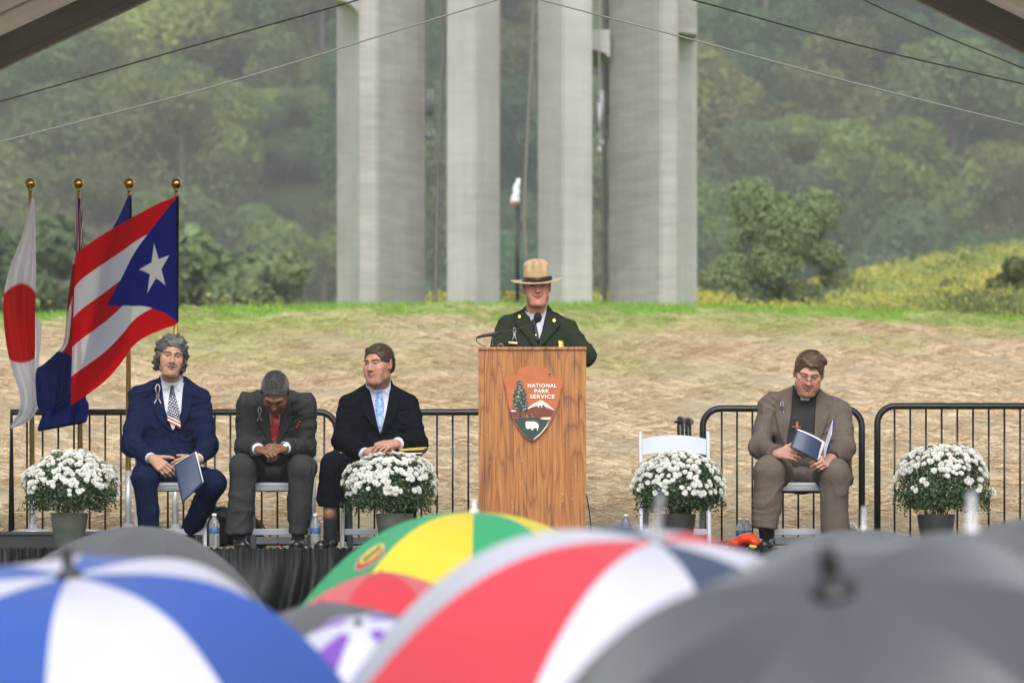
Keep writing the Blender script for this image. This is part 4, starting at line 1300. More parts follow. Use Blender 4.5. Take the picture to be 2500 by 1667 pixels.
# black backpack with red trim
bpk = empty('backpack', W(548, 1338, 34.75), 'slumped black backpack with red trim on the floor between two seated men', 'backpack')
S = SDF()
S.box(W(536, 1288, 34.8), (.075, .10, .115), rotm(0, 8, 6), .05, k=.03); S.ell(W(530, 1250, 34.8), (.06, .08, .03), k=.03); S.ell(W(556, 1262, 34.75), (.05, .07, .03), k=.03)
S.box(W(610, 1318, 34.85), (.10, .09, .05), rotm(0, 0, 10), .04, k=.04); S.ell(W(615, 1285, 34.95), (.06, .07, .06), k=.04)
v, f = S.mesh(.009, lambda P: (vnoise(P, 18, 3) - .5) * .022)
bag_o = mesh_np('bag', v, f, mat('black_nylon', (.012, .012, .014), .6, bump=.2, bscale=90), bpk, True)
MB().tube(spline([W(634, 1270, 34.72), W(645, 1287, 34.72), W(655, 1303, 34.72), (W(668, 1318, 34.72)), W(690, 1335, 34.70)], 24), .006, 6).build('trim', mat('red_trim', (.45, .015, .012), .5), bpk, True)
MB().tube(spline([W(520, 1246, 34.7), W(545, 1238, 34.7), W(570, 1248, 34.7), W(578, 1262, 34.72)], 20), .008, 6).build('strap', m_blk, bpk, True)
# orange-red soft bag / folded rain jacket by the clergyman's foot
ob = empty('rain_jacket', W(1815, 1338, 34.0), 'crumpled orange red folded jacket on the floor by the clergyman\'s shoe', 'jacket')
S = SDF(); S.ell(W(1818, 1318, 34.0), (.075, .09, .040), rotm(0, 0, -14), k=.02); S.ell(W(1796, 1328, 34.0), (.05, .07, .022), k=.02); S.ell(W(1840, 1322, 33.95), (.05, .07, .025), rotm(0, 0, 20), k=.02)
v, f = S.mesh(.007, lambda P: (vnoise(P * [1, 1, 2], 16, 9) - .5) * .03)
mesh_np('fabric', v, f, mat('orange_red_nylon', (.72, .055, .012), .35, trans=.15), ob, True)
MB().box(W(1838, 1333, 33.9), (.022, .02, .008), rotm(0, 0, 10), .003).build('tag', mat('yellow_tag', (.62, .42, .03), .5), ob)
# small grey case at the right of the clergyman's chair and grey case under the chair
gb = empty('camera_bag', W(2088, 1338, 34.6), 'small grey and black bag beside the right trouser leg of the clergyman', 'bag')
S = SDF(); S.box(W(2078, 1312, 34.7), (.065, .06, .06), rotm(0, 0, 12), .03, k=.01); v, f = S.mesh(.008, lambda P: (vnoise(P, 24, 2) - .5) * .015)
mesh_np('bag', v, f, mat('grey_nylon', (.08, .085, .095), .55), gb, True)
MB().tube(spline([W(2068, 1292, 34.62), W(2080, 1276, 34.62), W(2092, 1290, 34.62), W(2098, 1305, 34.62)], 14), .006, 6).build('handle', mat('clear_trim', (.6, .61, .62), .2), gb, True)

# ================================================================== FLAG POLES AND FLAGS
m_gold = mat('polished_brass', (.46, .32, .10), .10, 1.0)
m_goldp = mat('gold_anodised', (.62, .45, .14), .32, .85)
m_silver = mat('silver_pole', (.50, .52, .56), .4, .5)
FD = 36.7
def pole(px_top, px_bot, label, d, gold_to=1160, plate=True):
    base = V(W(px_bot, 0, d)[0], d, RZ)
    root = empty('flag_pole', base, label, 'flag pole', 'brass flag poles at the left of the stage')
    top = W(px_top, 448, d)
    rr = 6.5 * d / FOC
    g = W(px_bot, gold_to, d)
    MB().tube([g, W(px_top, 470, d)], [rr, rr * .8], 12).build('pole', m_goldp, root, True)
    MB().tube([base + V(0, 0, .01), g + V(0, 0, .03)], rr * 1.18, 14).build('sleeve', m_silver, root, True)
    MB().lathe([(.0, -.058), (.011, -.056), (.011, -.05), (.016, -.046), (.016, -.040), (.010, -.036), (.010, -.030), (.014, -.026)], top, 16).build('collar', m_gold, root, True)
    MB().lathe([(.0375 * math.sin(t), -.0375 * math.cos(t)) for t in np.linspace(0.25, math.pi - .02, 18)], top, 28).build('finial', m_gold, root, True)
    MB().lathe([(.135, 0), (.135, .006), (.11, .012), (.03, .02), (.022, .05), (0, .05)], base, 28).build('base', m_silver, root, True)
    return root
pole(74, 79, 'leftmost brass flag pole, the one with the white and red flag', 36.75, 1215)
pole(191, 196, 'second brass flag pole from the left, with the union flag canton', 36.74, 1150)
pole(315, 313, 'third brass flag pole, with the plain dark blue flag, left of the curly haired man', 36.56, 1160)
pole(430, 428, 'rightmost brass flag pole rising behind the curly haired man', 36.50, 1160)

def flag(name, left, right, d, design, label, folds, nu=150, nv=210, flip=False, seed=0, trans=.78, slack=.03, sheer=.12):
    """cloth ruled between two photographed edges (px, py, depth offset, design u, design v); rows run down"""
    Lp = spline([V(*q) for q in left], nv); Rp = spline([V(*q) for q in right], nv)
    t = np.linspace(0, 1, nu)
    G = Lp[:, None, :] * (1 - t)[None, :, None] + Rp[:, None, :] * t[None, :, None]      # nv, nu, 5
    px, py, dd, du, dv = [G[..., k] for k in range(5)]
    vv = np.linspace(0, 1, nv)[:, None] * np.ones((1, nu)); uu = np.ones((nv, 1)) * t[None, :]
    edge = np.minimum(uu, 1 - uu) * 2
    dd = dd + folds(uu, vv)
    nz = vnoise(np.stack([uu.ravel() * 4, vv.ravel() * 5, uu.ravel() * 0 + seed], 1), 1.0, seed + 70).reshape(uu.shape) - .5
    dd = dd + nz * slack
    D = d + dd
    P = np.stack([(px - 1250) * D / FOC, D, CZ + (HOR - py) * D / FOC], -1).reshape(-1, 3)
    col = design(du.ravel(), dv.ravel())
    idx = np.arange(nv * nu).reshape(nv, nu)
    F = np.stack([idx[:-1, :-1], idx[1:, :-1], idx[1:, 1:], idx[:-1, 1:]], -1).reshape(-1, 4)
    o = mesh_np(name, P, F, mat(name + '_cloth', (.5, .5, .5), .8, spec=.04, attr=True, trans=trans, sheer=sheer), None, True, col)
    tag(o, label, 'flag')
    return o
WH = np.array([.84, .84, .90]); RD = np.array([.62, .012, .016]); BL = np.array([.016, .026, .20]); NV = np.array([.008, .014, .07])
def aa(x, w=.006):
    return np.clip(x / w + .5, 0, 1)[:, None]
def d_japan(u, v):
    m = aa((1 - np.sqrt(((u - .75) / .55) ** 2 + ((v - .43) / .155) ** 2)) * .155)
    return WH * (1 - m) + np.array([.66, .018, .016]) * m
def star_sdf(x, y, r):
    a = np.arctan2(x, -y); k = 2 * math.pi / 5
    a = np.abs((a + k / 2) % k - k / 2); q = np.hypot(x, y)
    px, py = q * np.sin(a), q * np.cos(a)
    ri = r * .382
    ax_, ay = 0, r; bx, by = ri * math.sin(k / 2), ri * math.cos(k / 2)
    nx_, ny_ = (by - ay), -(bx - ax_); l = math.hypot(nx_, ny_)
    return ((px - ax_) * nx_ + (py - ay) * ny_) / l
def d_pr(u, v):
    """u from hoist 0 to fly 1.5, v down 0..1"""
    s = np.floor(np.clip(v, 0, .9999) * 5).astype(int) % 2
    b = np.abs(((v * 5) % 1) - .5)
    col = np.where((s == 0)[:, None], np.array([.74, .004, .010]), WH)
    tri = aa(1.0 * (1 - np.abs(v - .5) * 2) - u, .01)
    col = col * (1 - tri) + np.array([.014, .020, .24]) * tri
    st = aa(star_sdf(u - .33, v - .5, .20), .008)
    st = 1 - st if False else st
    inside = aa(-star_sdf(u - .33, v - .5, .20) * -1, .008)
    col = col * (1 - inside) + np.array([.80, .80, .84]) * inside
    sl = aa(.035 - u, .004)
    return col * (1 - sl) + np.array([.010, .011, .022]) * sl
def d_jack(u, v):
    """blue ensign: union flag canton u<1,v<.5"""
    col = np.repeat(np.array([[.018, .026, .16]]), len(u), 0)
    x = (u / 1.0 - .5) * 2; y = (v / .5 - .5) * 2
    inside = (u < 1.0) & (v < .5)
    dg = np.minimum(np.abs(x - y), np.abs(x + y))
    w = (dg < .26) | (np.abs(x) < .18) | (np.abs(y) < .30)
    rr = (dg < .10) | (np.abs(x) < .10) | (np.abs(y) < .18)
    c2 = np.where(w[:, None], WH, np.array([.03, .04, .20])); c2 = np.where(rr[:, None], np.array([.50, .02, .03]), c2)
    return np.where(inside[:, None], c2, col)
def d_blue(u, v):
    col = np.repeat(np.array([[.020, .035, .24]]), len(u), 0)
    sl = aa(.10 - u, .01); hem = aa(v - .975, .006)
    k = np.maximum(sl, hem)
    return col * (1 - k) + NV * k * .8

# white flag with red disc: hangs from the pole top, furled; left edge is the fly
flag('flag', [(77, 484, 0, .72, -.02), (55, 570, -.05, .5, .12), (22, 660, -.10, .42, .24), (8, 740, -.10, .46, .33), (14, 830, -.08, .46, .48), (30, 905, -.08, .48, .62), (48, 960, -.05, .5, .76), (47, 1000, -.04, .5, .86), (36, 1022, 0, .5, .94), (20, 1046, 0, .5, 1.0)],
     [(85, 484, .02, .82, -.02), (87, 570, .02, .95, .12), (88, 660, .02, 1.02, .24), (86, 740, 0, 1.05, .33), (86, 830, -.04, 1.05, .48), (86, 900, -.06, 1.02, .62), (97, 950, -.03, 1.0, .76), (90, 1000, -.02, 1.0, .86), (70, 1028, 0, 1, .94), (26, 1046, 0, 1.0, 1.0)],
     36.66, d_japan, 'white flag with a red disc hanging from the leftmost pole',
     lambda u, v: .05 * np.sin(u * 5.2 + v * 3) * sstep(.02, .3, v) + .035 * np.sin(u * 11 - v * 6) * sstep(.1, .5, v) + .05 * np.exp(-((u - .80) / .05) ** 2) * sstep(.02, .1, v), seed=1)
# narrow back fold of the same flag is its own visible sliver: part of that flag
fl1 = bpy.data.objects['flag']
n_ = 60
Lq = spline([W(86, 770, 36.78), W(88, 850, 36.78), W(86, 900, 36.78)], n_); Rq = spline([W(90, 770, 36.82), W(102, 800, 36.84), W(94, 898, 36.8)], n_)
ff = [(i, i + 1, n_ + i + 1, n_ + i) for i in range(n_ - 1)]
mesh_np('fold', np.vstack([Lq, Rq]), ff, mat('flag_fold', tuple(WH), .6, trans=.45), fl1, True)
# blue ensign on the second pole
flag('flag', [(185, 484, 0, .0, 0), (182, 600, -.02, .1, .16), (178, 640, -.04, .2, .2), (166, 730, -.06, .45, .30), (156, 830, -.08, .72, .42), (140, 858, -.08, .9, .5), (105, 890, -.08, 1.2, .62), (88, 905, -.06, 1.4, .7), (88, 960, -.06, 1.4, .82), (95, 1000, -.05, 1.4, .92), (122, 1004, -.04, 1.4, .99)],
     [(200, 484, .02, .5, 0), (202, 560, .02, .8, .1), (203, 640, .02, .75, .2), (204, 730, .0, .85, .34), (190, 800, -.02, .95, .44), (182, 868, -.03, .99, .49), (180, 905, -.03, 1.0, .6), (176, 940, -.03, 1, .7), (166, 975, -.03, 1.0, .82), (156, 995, -.03, 1.0, .92), (128, 1006, -.03, 1.0, .99)],
     36.70, d_jack, 'blue flag with a union canton drooping from the second pole',
     lambda u, v: .04 * np.sin(u * 9 + v * 5) * sstep(.0, .3, v) + .03 * np.sin(u * 17 - v * 9) * sstep(.2, .6, v), seed=2)
# plain blue flag on the third pole; its lower end swings out to the left behind the others
flag('flag', [(313, 478, 0, .3, 0), (290, 530, -.02, .5, .08), (272, 565, -.04, .6, .15), (250, 640, -.05, .7, .28), (238, 730, -.05, .8, .42), (215, 830, -.02, .9, .6), (196, 900, .02, 1.0, .72), (150, 985, .03, 1.2, .82), (108, 1010, .03, 1.3, .88), (92, 1045, .02, 1.4, .97), (95, 1053, .02, 1.4, 1.0)],
     [(321, 476, .02, 0, 0), (322, 540, .02, 0, .08), (322, 620, .02, 0, .15), (322, 700, .02, 0, .28), (320, 780, .02, 0, .42), (300, 850, .03, .1, .6), (262, 900, .04, .2, .72), (212, 960, .05, .3, .82), (217, 990, .05, .3, .88), (212, 1026, .05, .3, .97), (200, 1034, .05, .3, 1.0)],
     36.50, d_blue, 'dark blue flag on the third pole, its hem swinging out at lower left',
     lambda u, v: .008 * np.sin(u * 8 + v * 7) * sstep(.05, .4, v) + .03 * np.sin(u * 15 - v * 4) * sstep(.6, .85, v), seed=3, slack=.01)
# red and white striped flag with a blue triangle and white star on the right pole: rows run from hoist (right) to fly (left)
rowsL, rowsR = [], []
top = [(437, 478, 0.0), (415, 486, 0.0), (385, 498, -.02), (330, 527, -.05), (300, 545, -.07), (262, 566, -.08), (225, 590, -.06), (197, 612, -.04), (184, 632, -.03)]
bot = [(436, 786, 0.0), (424, 795, 0.0), (400, 803, -.02), (352, 824, -.05), (322, 848, -.07), (300, 880, -.08), (262, 925, -.06), (215, 962, -.04), (172, 990, -.02)]
for (q, w, u) in zip(top, bot, [0, .10, .26, .52, .68, .88, 1.10, 1.30, 1.46]):
    rowsL.append((*q, u, 0.0)); rowsR.append((*w, u, 1.0))
flag('flag', rowsL, rowsR, 36.44, d_pr, 'red and white striped flag with a white star on a blue triangle',
     lambda u, v: .014 * np.sin(v * 9 + u * 2.2) * sstep(.05, .4, v) + .008 * np.sin(v * 21 - u * 5) * sstep(.3, .8, v), nu=220, nv=300, seed=4, trans=.62, slack=.015, sheer=.34)
# ================================================================== PEOPLE
m_skin = mat('skin', (.45, .22, .15), .5, spec=.35, attr=True, sub=.08, bump=.08, bscale=220)
m_shirt = mat('white_shirt', (.50, .515, .60), .7, var=.03, vscale=30)
m_leather = mat('black_leather', (.010, .010, .011), .22, spec=.6, bump=.1, bscale=60)
m_sock = mat('navy_sock', (.010, .011, .02), .9, bump=.3, bscale=300)

def cloth_mat(name, rgb, var=.10):
    m = mat(name, rgb, .9, spec=.06, var=var, vscale=70, bump=.25, bscale=420)
    return m

def head_sdf(S, o, M, sc=1.0, jaw=1.0, chub=0.0, smile=0.0, nose=1.0, ear=1.0):
    o = np.asarray(o, float)
    T = lambda x, y, z: o + M @ (V(x, y, z) * sc)
    e = lambda c, r, k=.015, op='add', extra=None: S.ell(T(*c), np.array(r) * sc, M if extra is None else M @ extra, k * sc, op)
    c = lambda a, b, ra, rb, k=.01, op='add': S.cap(T(*a), T(*b), ra * sc, rb * sc, k * sc, None, op)
    e((0, .018, .035), (.0755, .094, .083), .0)
    e((0, -.022, -.02), (.066, .068, .085), .03)
    e((0, -.034, -.068), (.054 * jaw + chub * .5, .052, .045), .03)
    c((-.020, -.070, -.080), (.020, -.070, -.080), .016, .016, .024); c((-.030, -.066, -.102), (.030, -.066, -.102), .016, .016, .028)            # chin bar
    e((0, -.078, -.100), (.017, .015, .015), .018)
    for s in (-1, 1):
        e((s * .040, -.062, -.020), (.026 + chub * .4, .026, .022 + smile * .003), .022)      # cheek bones
        e((s * .037, -.064, -.050), (.022 + chub, .022 + chub * .5, .028), .022)              # cheeks
        e((s * .047, -.02, -.075), (.016 * jaw, .03, .02), .02)                                # jaw corner
        c((s * .014, -.087, .030), (s * .048, -.073, .030), .0095, .008, .014)                 # brow ridge
        e((s * .031, -.096, .010), (.016, .013, .0095), .016, 'sub')                           # socket
        e((s * .031, -.0735, .009), (.0135, .0125, .0110), .004)                               # eyeball
        c((s * .019, -.0845, .0165), (s * .043, -.0775, .0155), .0042, .0038, .005)            # upper lid
        c((s * .020, -.0830, .0010), (s * .042, -.0770, .0015), .0036, .0030, .006)            # lower lid
        e((s * .0105 * nose, -.099, -.0290), (.0085, .0095, .0075), .007)                      # nostril wing
        e((s * .0062, -.1045, -.0362), (.0034, .0050, .0030), .003, 'sub')                     # nostril
        # ear
        ex = rotm(s * 22, 0, s * 6)
        e((s * .079, .012, .000), (.0085 * ear, .020 * ear, .032 * ear), .008, 'add', ex)
        e((s * .0865, .007, .002), (.005, .011, .018), .005, 'sub', ex)
        e((s * .076, .004, -.024), (.008, .010, .010), .008)
    c((0, -.084, .020), (0, -.1055, -.020), .0080, .0098 * nose, .013)
    e((0, -.1085, -.0255), (.0112 * nose, .0105, .0092), .009)
    # lips
    zc = -.0580; mw = .0235 + .007 * max(0, smile - .4)
    for s in (-1, 1):
        c((0, -.0965, zc + .004), (s * mw, -.0830 - smile * -.002, zc + .001 + smile * .006), .0052, .0030, .006)
        c((0, -.0955, zc - .006), (s * (mw - .004), -.0840, zc - .003 + smile * .006), .0060, .0034, .006)
        c((s * .0005, -.1040, zc - .0006), (s * (mw + .003), -.0850, zc + smile * .0066), .0017, .0014, .002, 'sub')
        if smile > .3:
            c((s * .020, -.100, -.030), (s * .036, -.083, -.060), .0022, .0026, .006, 'sub')   # smile folds
    return T

def face_cols(v, o, M, sc, spec):
    """colour of skin, lips, brows, eyes and painted socket shade in the head frame; hands and neck keep the skin tone"""
    q = (v - o) @ M / sc
    x, y, z = q[:, 0], q[:, 1], q[:, 2]
    base = np.array(spec['skin'])
    c = np.repeat(base[None], len(v), 0)
    n = vnoise(v, 60, 3) - .5; n2 = vnoise(v, 260, 4) - .5
    c = c * (1 + .16 * n + .12 * n2)[:, None]
    inh = (np.abs(x) < .11) & (z > -.13) & (z < .14) & (y > -.14) & (y < .12)
    front = inh & (y < -.02)
    def g(cx, cz, sx, sz): return np.exp(-((x - cx) / sx) ** 2 - ((z - cz) / sz) ** 2)
    red = np.array(spec.get('red', (1.16, .80, .76)))
    w = (g(.042, -.025, .022, .02) + g(-.042, -.025, .022, .02) + 1.0 * g(0, -.028, .014, .014) + .7 * g(0, -.1, .03, .02) + .5 * g(0, .06, .04, .02)) * front
    w = np.clip(w * spec.get('flush', .8) * .6, 0, 1) + .7 * (inh & (np.abs(x) > .074))
    c = c * (1 + np.clip(w, 0, 1)[:, None] * (red - 1))
    sm = spec.get('smile', 0); mw = .0235 + .007 * max(0, sm - .4)
    zm = -.0585 + sm * .0085 * (x / mw) ** 2
    lip = sstep(.0115, .006, np.abs(z - zm + .001)) * sstep(mw + .004, mw - .004, np.abs(x)) * front * (y < -.07)
    c = c * (1 - lip[:, None]) + np.array(spec.get('lip', (.34, .12, .10))) * lip[:, None]
    ml = sstep(.0030, .0012, np.abs(z - zm)) * sstep(mw + .006, mw + .001, np.abs(x)) * front * (y < -.07)
    c = c * (1 - .8 * ml[:, None]) + np.array((.12, .045, .035)) * .8 * ml[:, None]
    if spec.get('teeth'):
        t = sstep(.0034, .0020, np.abs(z - zm - .0003)) * sstep(.020, .016, np.abs(x)) * front * (y < -.07)
        c = c * (1 - t[:, None]) + np.array((.62, .58, .50)) * t[:, None]
    op = spec.get('eye', 1.0)
    for s in (-1, 1):
        ex = x - s * .031
        sock = np.exp(-(ex / .020) ** 2 - ((z - .010) / .012) ** 2) * front
        c = c * (1 - .06 * sock[:, None] * np.array([.8, 1, 1]))  # faint shade of the eye socket put into the skin colour
        er = np.sqrt((ex / .0125) ** 2 + ((z - .0085) / (.0052 * op + .0008)) ** 2)
        ew = sstep(1.1, .85, er) * front * (y < -.06)
        iris = sstep(.0062, .0050, np.sqrt((ex - spec.get('gaze', 0) * .004) ** 2 + (z - .0085) ** 2))
        ec = np.array([.30, .26, .24]) * (1 - iris[:, None]) + np.array([.035, .03, .03]) * iris[:, None]
        if op < .25: ec = np.repeat(np.array([[.06, .03, .025]]), len(v), 0)
        c = c * (1 - ew[:, None]) + ec * ew[:, None]
        lash = sstep(.0036, .0014, np.abs(z - (.0085 + .0056 * op - (ex / .013) ** 2 * .003))) * sstep(.0155, .012, np.abs(ex)) * front * (y < -.055)
        c = c * (1 - .85 * lash[:, None]) + np.array([.04, .025, .02]) * .85 * lash[:, None]
        zb = .0315 + spec.get('brow_up', 0) * .004 - ((ex - s * .004) / .022) ** 2 * .006
        br = sstep(.0058, .0030, np.abs(z - zb)) * sstep(.023, .017, np.abs(ex)) * front * spec.get('brow_w', .85) * (.75 + .5 * (vnoise(v, 500, 8)))
        br = np.clip(br, 0, 1)
        c = c * (1 - br[:, None]) + np.array(spec.get('brow', (.05, .035, .025))) * br[:, None]
    if spec.get('stubble'):
        st = sstep(-.035, -.07, z) * front * spec['stubble']
        c = c * (1 - st[:, None]) + np.array([.20, .15, .13]) * st[:, None]
    return np.clip(c, 0, 1)

def hand_sdf(S, wrist, f, n, side, sc=1.0, curl=(30, 40, 30), spread=6, thumb=(20, 20), curls=None):
    """f: direction of the fingers, n: outward normal of the back of the hand, side: +1 thumb towards cross(f, n)"""
    w = np.asarray(wrist, float); f = nrm(f); n = nrm(np.asarray(n, float) - f * (np.asarray(n, float) @ f)); t = -np.cross(f, n) * side
    P = lambda a, b, c: w + (f * a + t * b + n * c) * sc
    S.cap(P(-.004, 0, 0), P(.014, 0, 0), .0265 * sc, .027 * sc, .012, (n, .84))
    offs = [.030, .010, -.010, -.028]; lens = [.088, .092, .088, .080]
    for o_, l_ in zip(offs, lens):
        S.cap(P(.012, o_ * .55, 0), P(l_, o_, .004), .0155 * sc, .0118 * sc, .012 * sc, (n, .95))
    fl = [(.043, .026, .021), (.047, .030, .022), (.043, .028, .022), (.034, .021, .019)]
    for i, (o_, l_, seg) in enumerate(zip(offs, lens, fl)):
        b0 = P(l_, o_, .002)
        cu = curl if curls is None else curls[i]
        a = 0.0; sp = R(spread) * (1.5 - i)
        fd = nrm(f * math.cos(sp) + t * math.sin(sp))
        r0 = [.0095, .0098, .0094, .0084][i] * sc
        for k in range(3):
            a += R(cu[k])
            d = fd * math.cos(a) - n * math.sin(a)
            b1 = b0 + d * seg[k] * sc
            S.cap(b0, b1, r0 * (1 - .09 * k), r0 * (.93 - .10 * k), .0035 * sc)
            S.sph(b0, r0 * (1.04 - .08 * k), .003 * sc)
            b0 = b1
    b0 = P(.018, .022, -.004)
    d = nrm(f * .62 + t * .72 - n * .30)
    b1 = b0 + d * .042 * sc; S.cap(b0, b1, .0155 * sc, .0122 * sc, .010 * sc)
    d = nrm(d * math.cos(R(thumb[0])) + (f * .8 - t * .5 - n * .3) * math.sin(R(thumb[0]))); b2 = b1 + d * .032 * sc; S.cap(b1, b2, .0118 * sc, .0105 * sc, .004)
    d = nrm(d * math.cos(R(thumb[1])) + (f * .7 - t * .6 - n * .3) * math.sin(R(thumb[1]))); b3 = b2 + d * .026 * sc; S.cap(b2, b3, .0106 * sc, .0080 * sc, .004)

def fold_disp(seed, a=.006, f=9.0):
    def fn(P):
        w = vnoise(P, 6.0, seed) * 2.6
        q = P * np.array([f * 1.15, f * .8, f * .75], np.float32) + w[:, None] * np.array([.9, .3, .9], np.float32)
        n = vnoise(q, 1.0, seed + 1)
        rid = 1 - np.abs(2 * n - 1)
        q2 = P * np.array([f * 1.4, f, f * 3.2], np.float32) + w[:, None] * np.array([.4, .3, 1.6], np.float32)
        n2 = 1 - np.abs(2 * vnoise(q2, 1.0, seed + 4) - 1)
        k = np.clip(vnoise(P, 4.5, seed + 6) * 2.4 - .75, 0, 1)
        return (-(rid ** 3 - .3) * a * 1.25 - (n2 ** 4) * a * 1.1 * k + (vnoise(P, 34, seed + 2) - .5) * .003).astype(np.float32)
    return fn

class Surf:
    """lets flat-cut pieces (lapels, ties, collars, pins) be laid on a garment with their own thickness"""
    def __init__(s, *meshes):
        vs, fs, b = [], [], 0
        for v, f in meshes:
            vs.append(v); fs += [tuple(int(i) + b for i in q) for q in f]; b += len(v)
        s.t = BVHTree.FromPolygons([tuple(p) for p in np.vstack(vs)], fs)
    def depth(s, px, py, guess):
        o = Vector((0, 0, CZ)); d = Vector(W(px, py, guess)) - o
        h = s.t.ray_cast(o, d.normalized())
        return h[0].y if h[0] is not None else None
    def patch(s, left, right, off, thick, guess, nu=10, nv=26, bulge=0.0, smooth=3, maxd=.25):
        Lp, Rp = poly(left, nv), poly(right, nv)
        t = np.linspace(0, 1, nu)
        px = Lp[:, 0][:, None] * (1 - t) + Rp[:, 0][:, None] * t; py = Lp[:, 1][:, None] * (1 - t) + Rp[:, 1][:, None] * t
        D = np.full(px.shape, np.nan)
        for i in range(nv):
            for j in range(nu):
                q = s.depth(px[i, j], py[i, j], guess)
                if q is not None and abs(q - guess) < maxd: D[i, j] = q
        ok = ~np.isnan(D)
        if not ok.any(): D[:] = guess
        else:
            for _ in range(60):
                if not np.isnan(D).any(): break
                A = np.pad(D, 1, constant_values=np.nan)
                nb = np.stack([A[:-2, 1:-1], A[2:, 1:-1], A[1:-1, :-2], A[1:-1, 2:]])
                cnt = (~np.isnan(nb)).sum(0); m = np.where(cnt > 0, np.nansum(nb, 0) / np.maximum(cnt, 1), np.nan)
                D = np.where(np.isnan(D), m, D)
        base = D.copy()
        for _ in range(smooth):
            A = np.pad(D, 1, mode='edge'); D = (A[:-2, 1:-1] + A[2:, 1:-1] + A[1:-1, :-2] + A[1:-1, 2:] + 2 * D) / 6
        D = np.minimum(D, base + .004)
        D = D - off - bulge * np.sin(math.pi * t)[None, :]
        f = np.stack([(px - 1250) * D / FOC, D, CZ + (HOR - py) * D / FOC], -1).reshape(-1, 3)
        D2 = D + thick
        g = np.stack([(px - 1250) * D2 / FOC, D2, CZ + (HOR - py) * D2 / FOC], -1).reshape(-1, 3)
        n = nv * nu; idx = np.arange(n).reshape(nv, nu)
        F = [tuple(q) for q in np.stack([idx[:-1, :-1], idx[1:, :-1], idx[1:, 1:], idx[:-1, 1:]], -1).reshape(-1, 4)]
        F += [tuple(x + n for x in q[::-1]) for q in F]
        rim = list(idx[0, :]) + list(idx[1:, -1]) + list(idx[-1, -2::-1]) + list(idx[-2:0:-1, 0])
        for a, b in zip(rim, rim[1:] + rim[:1]): F.append((a, b, b + n, a + n))
        uv = np.stack([np.tile(t, nv), np.repeat(np.linspace(0, 1, nv), nu)], 1)
        return np.vstack([f, g]), F, np.vstack([uv, uv]), np.stack([px, py], -1).reshape(-1, 2)

def shoe(parent, heel, toe, m=None, w=.044, zfloor=None, up=.055):
    z0 = ZS if zfloor is None else zfloor
    heel = np.asarray(heel, float); toe = np.asarray(toe, float)
    h = V(heel[0], heel[1], z0 + .04); t_ = V(toe[0], toe[1], z0 + .022)
    S = SDF(); u = nrm(t_ - h); l = np.linalg.norm(t_ - h); sd = np.cross(u, V(0, 0, 1))
    S.cap(h, t_, .036, .025, .02, (sd, 1.0)); S.ell(h + u * l * .80 + V(0, 0, -.004), (w + .003, .07, .025), np.stack([sd, u, np.cross(sd, u)], 1), .02)
    S.cap(h + V(0, 0, .0), h + V(0, 0, up), .038, .040, .02)
    S.box(V((h[0] + t_[0]) / 2, (h[1] + t_[1]) / 2, z0 + .1), (.001, .001, .001), k=.0)
    v, f = S.mesh(.0055)
    v[:, 2] = np.maximum(v[:, 2], z0 + .006)
    o = mesh_np('shoe', v, f, m or m_leather, parent, True)
    mb = MB(); q = []
    n = 22
    for i in range(n):
        a = 2 * math.pi * i / n; r_ = .046 if math.cos(a) > 0 else .038
        cen = t_ if math.cos(a) > 0 else h
        q.append(cen + u * math.cos(a) * (.040) + sd * math.sin(a) * r_)
    vs = [V(p[0], p[1], z0) for p in q] + [V(p[0], p[1], z0 + .010) for p in q]
    fs = [tuple(range(n))[::-1], tuple(range(n, 2 * n))] + [(i, (i + 1) % n, n + (i + 1) % n, n + i) for i in range(n)]
    mb.add(vs, fs); mb.build('sole', m_leather, o)
    return o

def tube_ring(parent, name, a, b, r, m, n=22, flat=1.0):
    a = np.asarray(a, float); b = np.asarray(b, float); u = (b - a)
    mb = MB(); mb.tube([a, a + u * .5, b, b + u * .02, b], [r, r * 1.01, r * 1.0, r * .86, r * .7], n)
    return mb.build(name, m, parent, True)

def ribbon_pin(surf, parent, px, py, guess, h=46, badge=None):
    """looped ribbon in red, white and blue with a small dark badge"""
    mw = mat('ribbon', (.7, .7, .74), .5, attr=True)
    def strip(pts, w):
        pts = spline(pts, 22); t_ = np.gradient(pts, axis=0); t_ /= np.linalg.norm(t_, axis=1)[:, None]; nn = np.stack([-t_[:, 1], t_[:, 0]], 1)
        return pts - nn * w, pts + nn * w
    vs, fs, cs, b = [], [], [], 0
    k = h / 46
    for pts in ([(px - 8 * k, py + 23 * k), (px + 1 * k, py + 4 * k), (px + 5 * k, py - 14 * k), (px, py - 23 * k), (px - 5 * k, py - 14 * k), (px - 1 * k, py + 4 * k), (px + 8 * k, py + 23 * k)],):
        l, r_ = strip(pts, 1.35 * k)
        v, f, uv, _ = surf.patch(l, r_, .026, .003, guess, nu=4, nv=40, smooth=6)
        vs.append(v); fs += [tuple(i + b for i in q) for q in f]; b += len(v)
        u = uv[:, 0][:, None]
        c = np.where(u < .3, np.array([.45, .03, .05]), np.where(u < .7, np.array([.36, .36, .40]), np.array([.04, .05, .22])))
        cs.append(c)
    o = mesh_np('ribbon_pin', np.vstack(vs), fs, mw, parent, False, np.vstack(cs))
    if badge is not None:
        v, f, _, _ = surf.patch([(px - 4 * k, py - 5 * k), (px - 4 * k, py + 12 * k)], [(px + 4 * k, py - 5 * k), (px + 4 * k, py + 12 * k)], .030, .003, guess, 3, 4)
        mesh_np('badge', v, f, mat('pin_badge', badge, .35, .6), o)

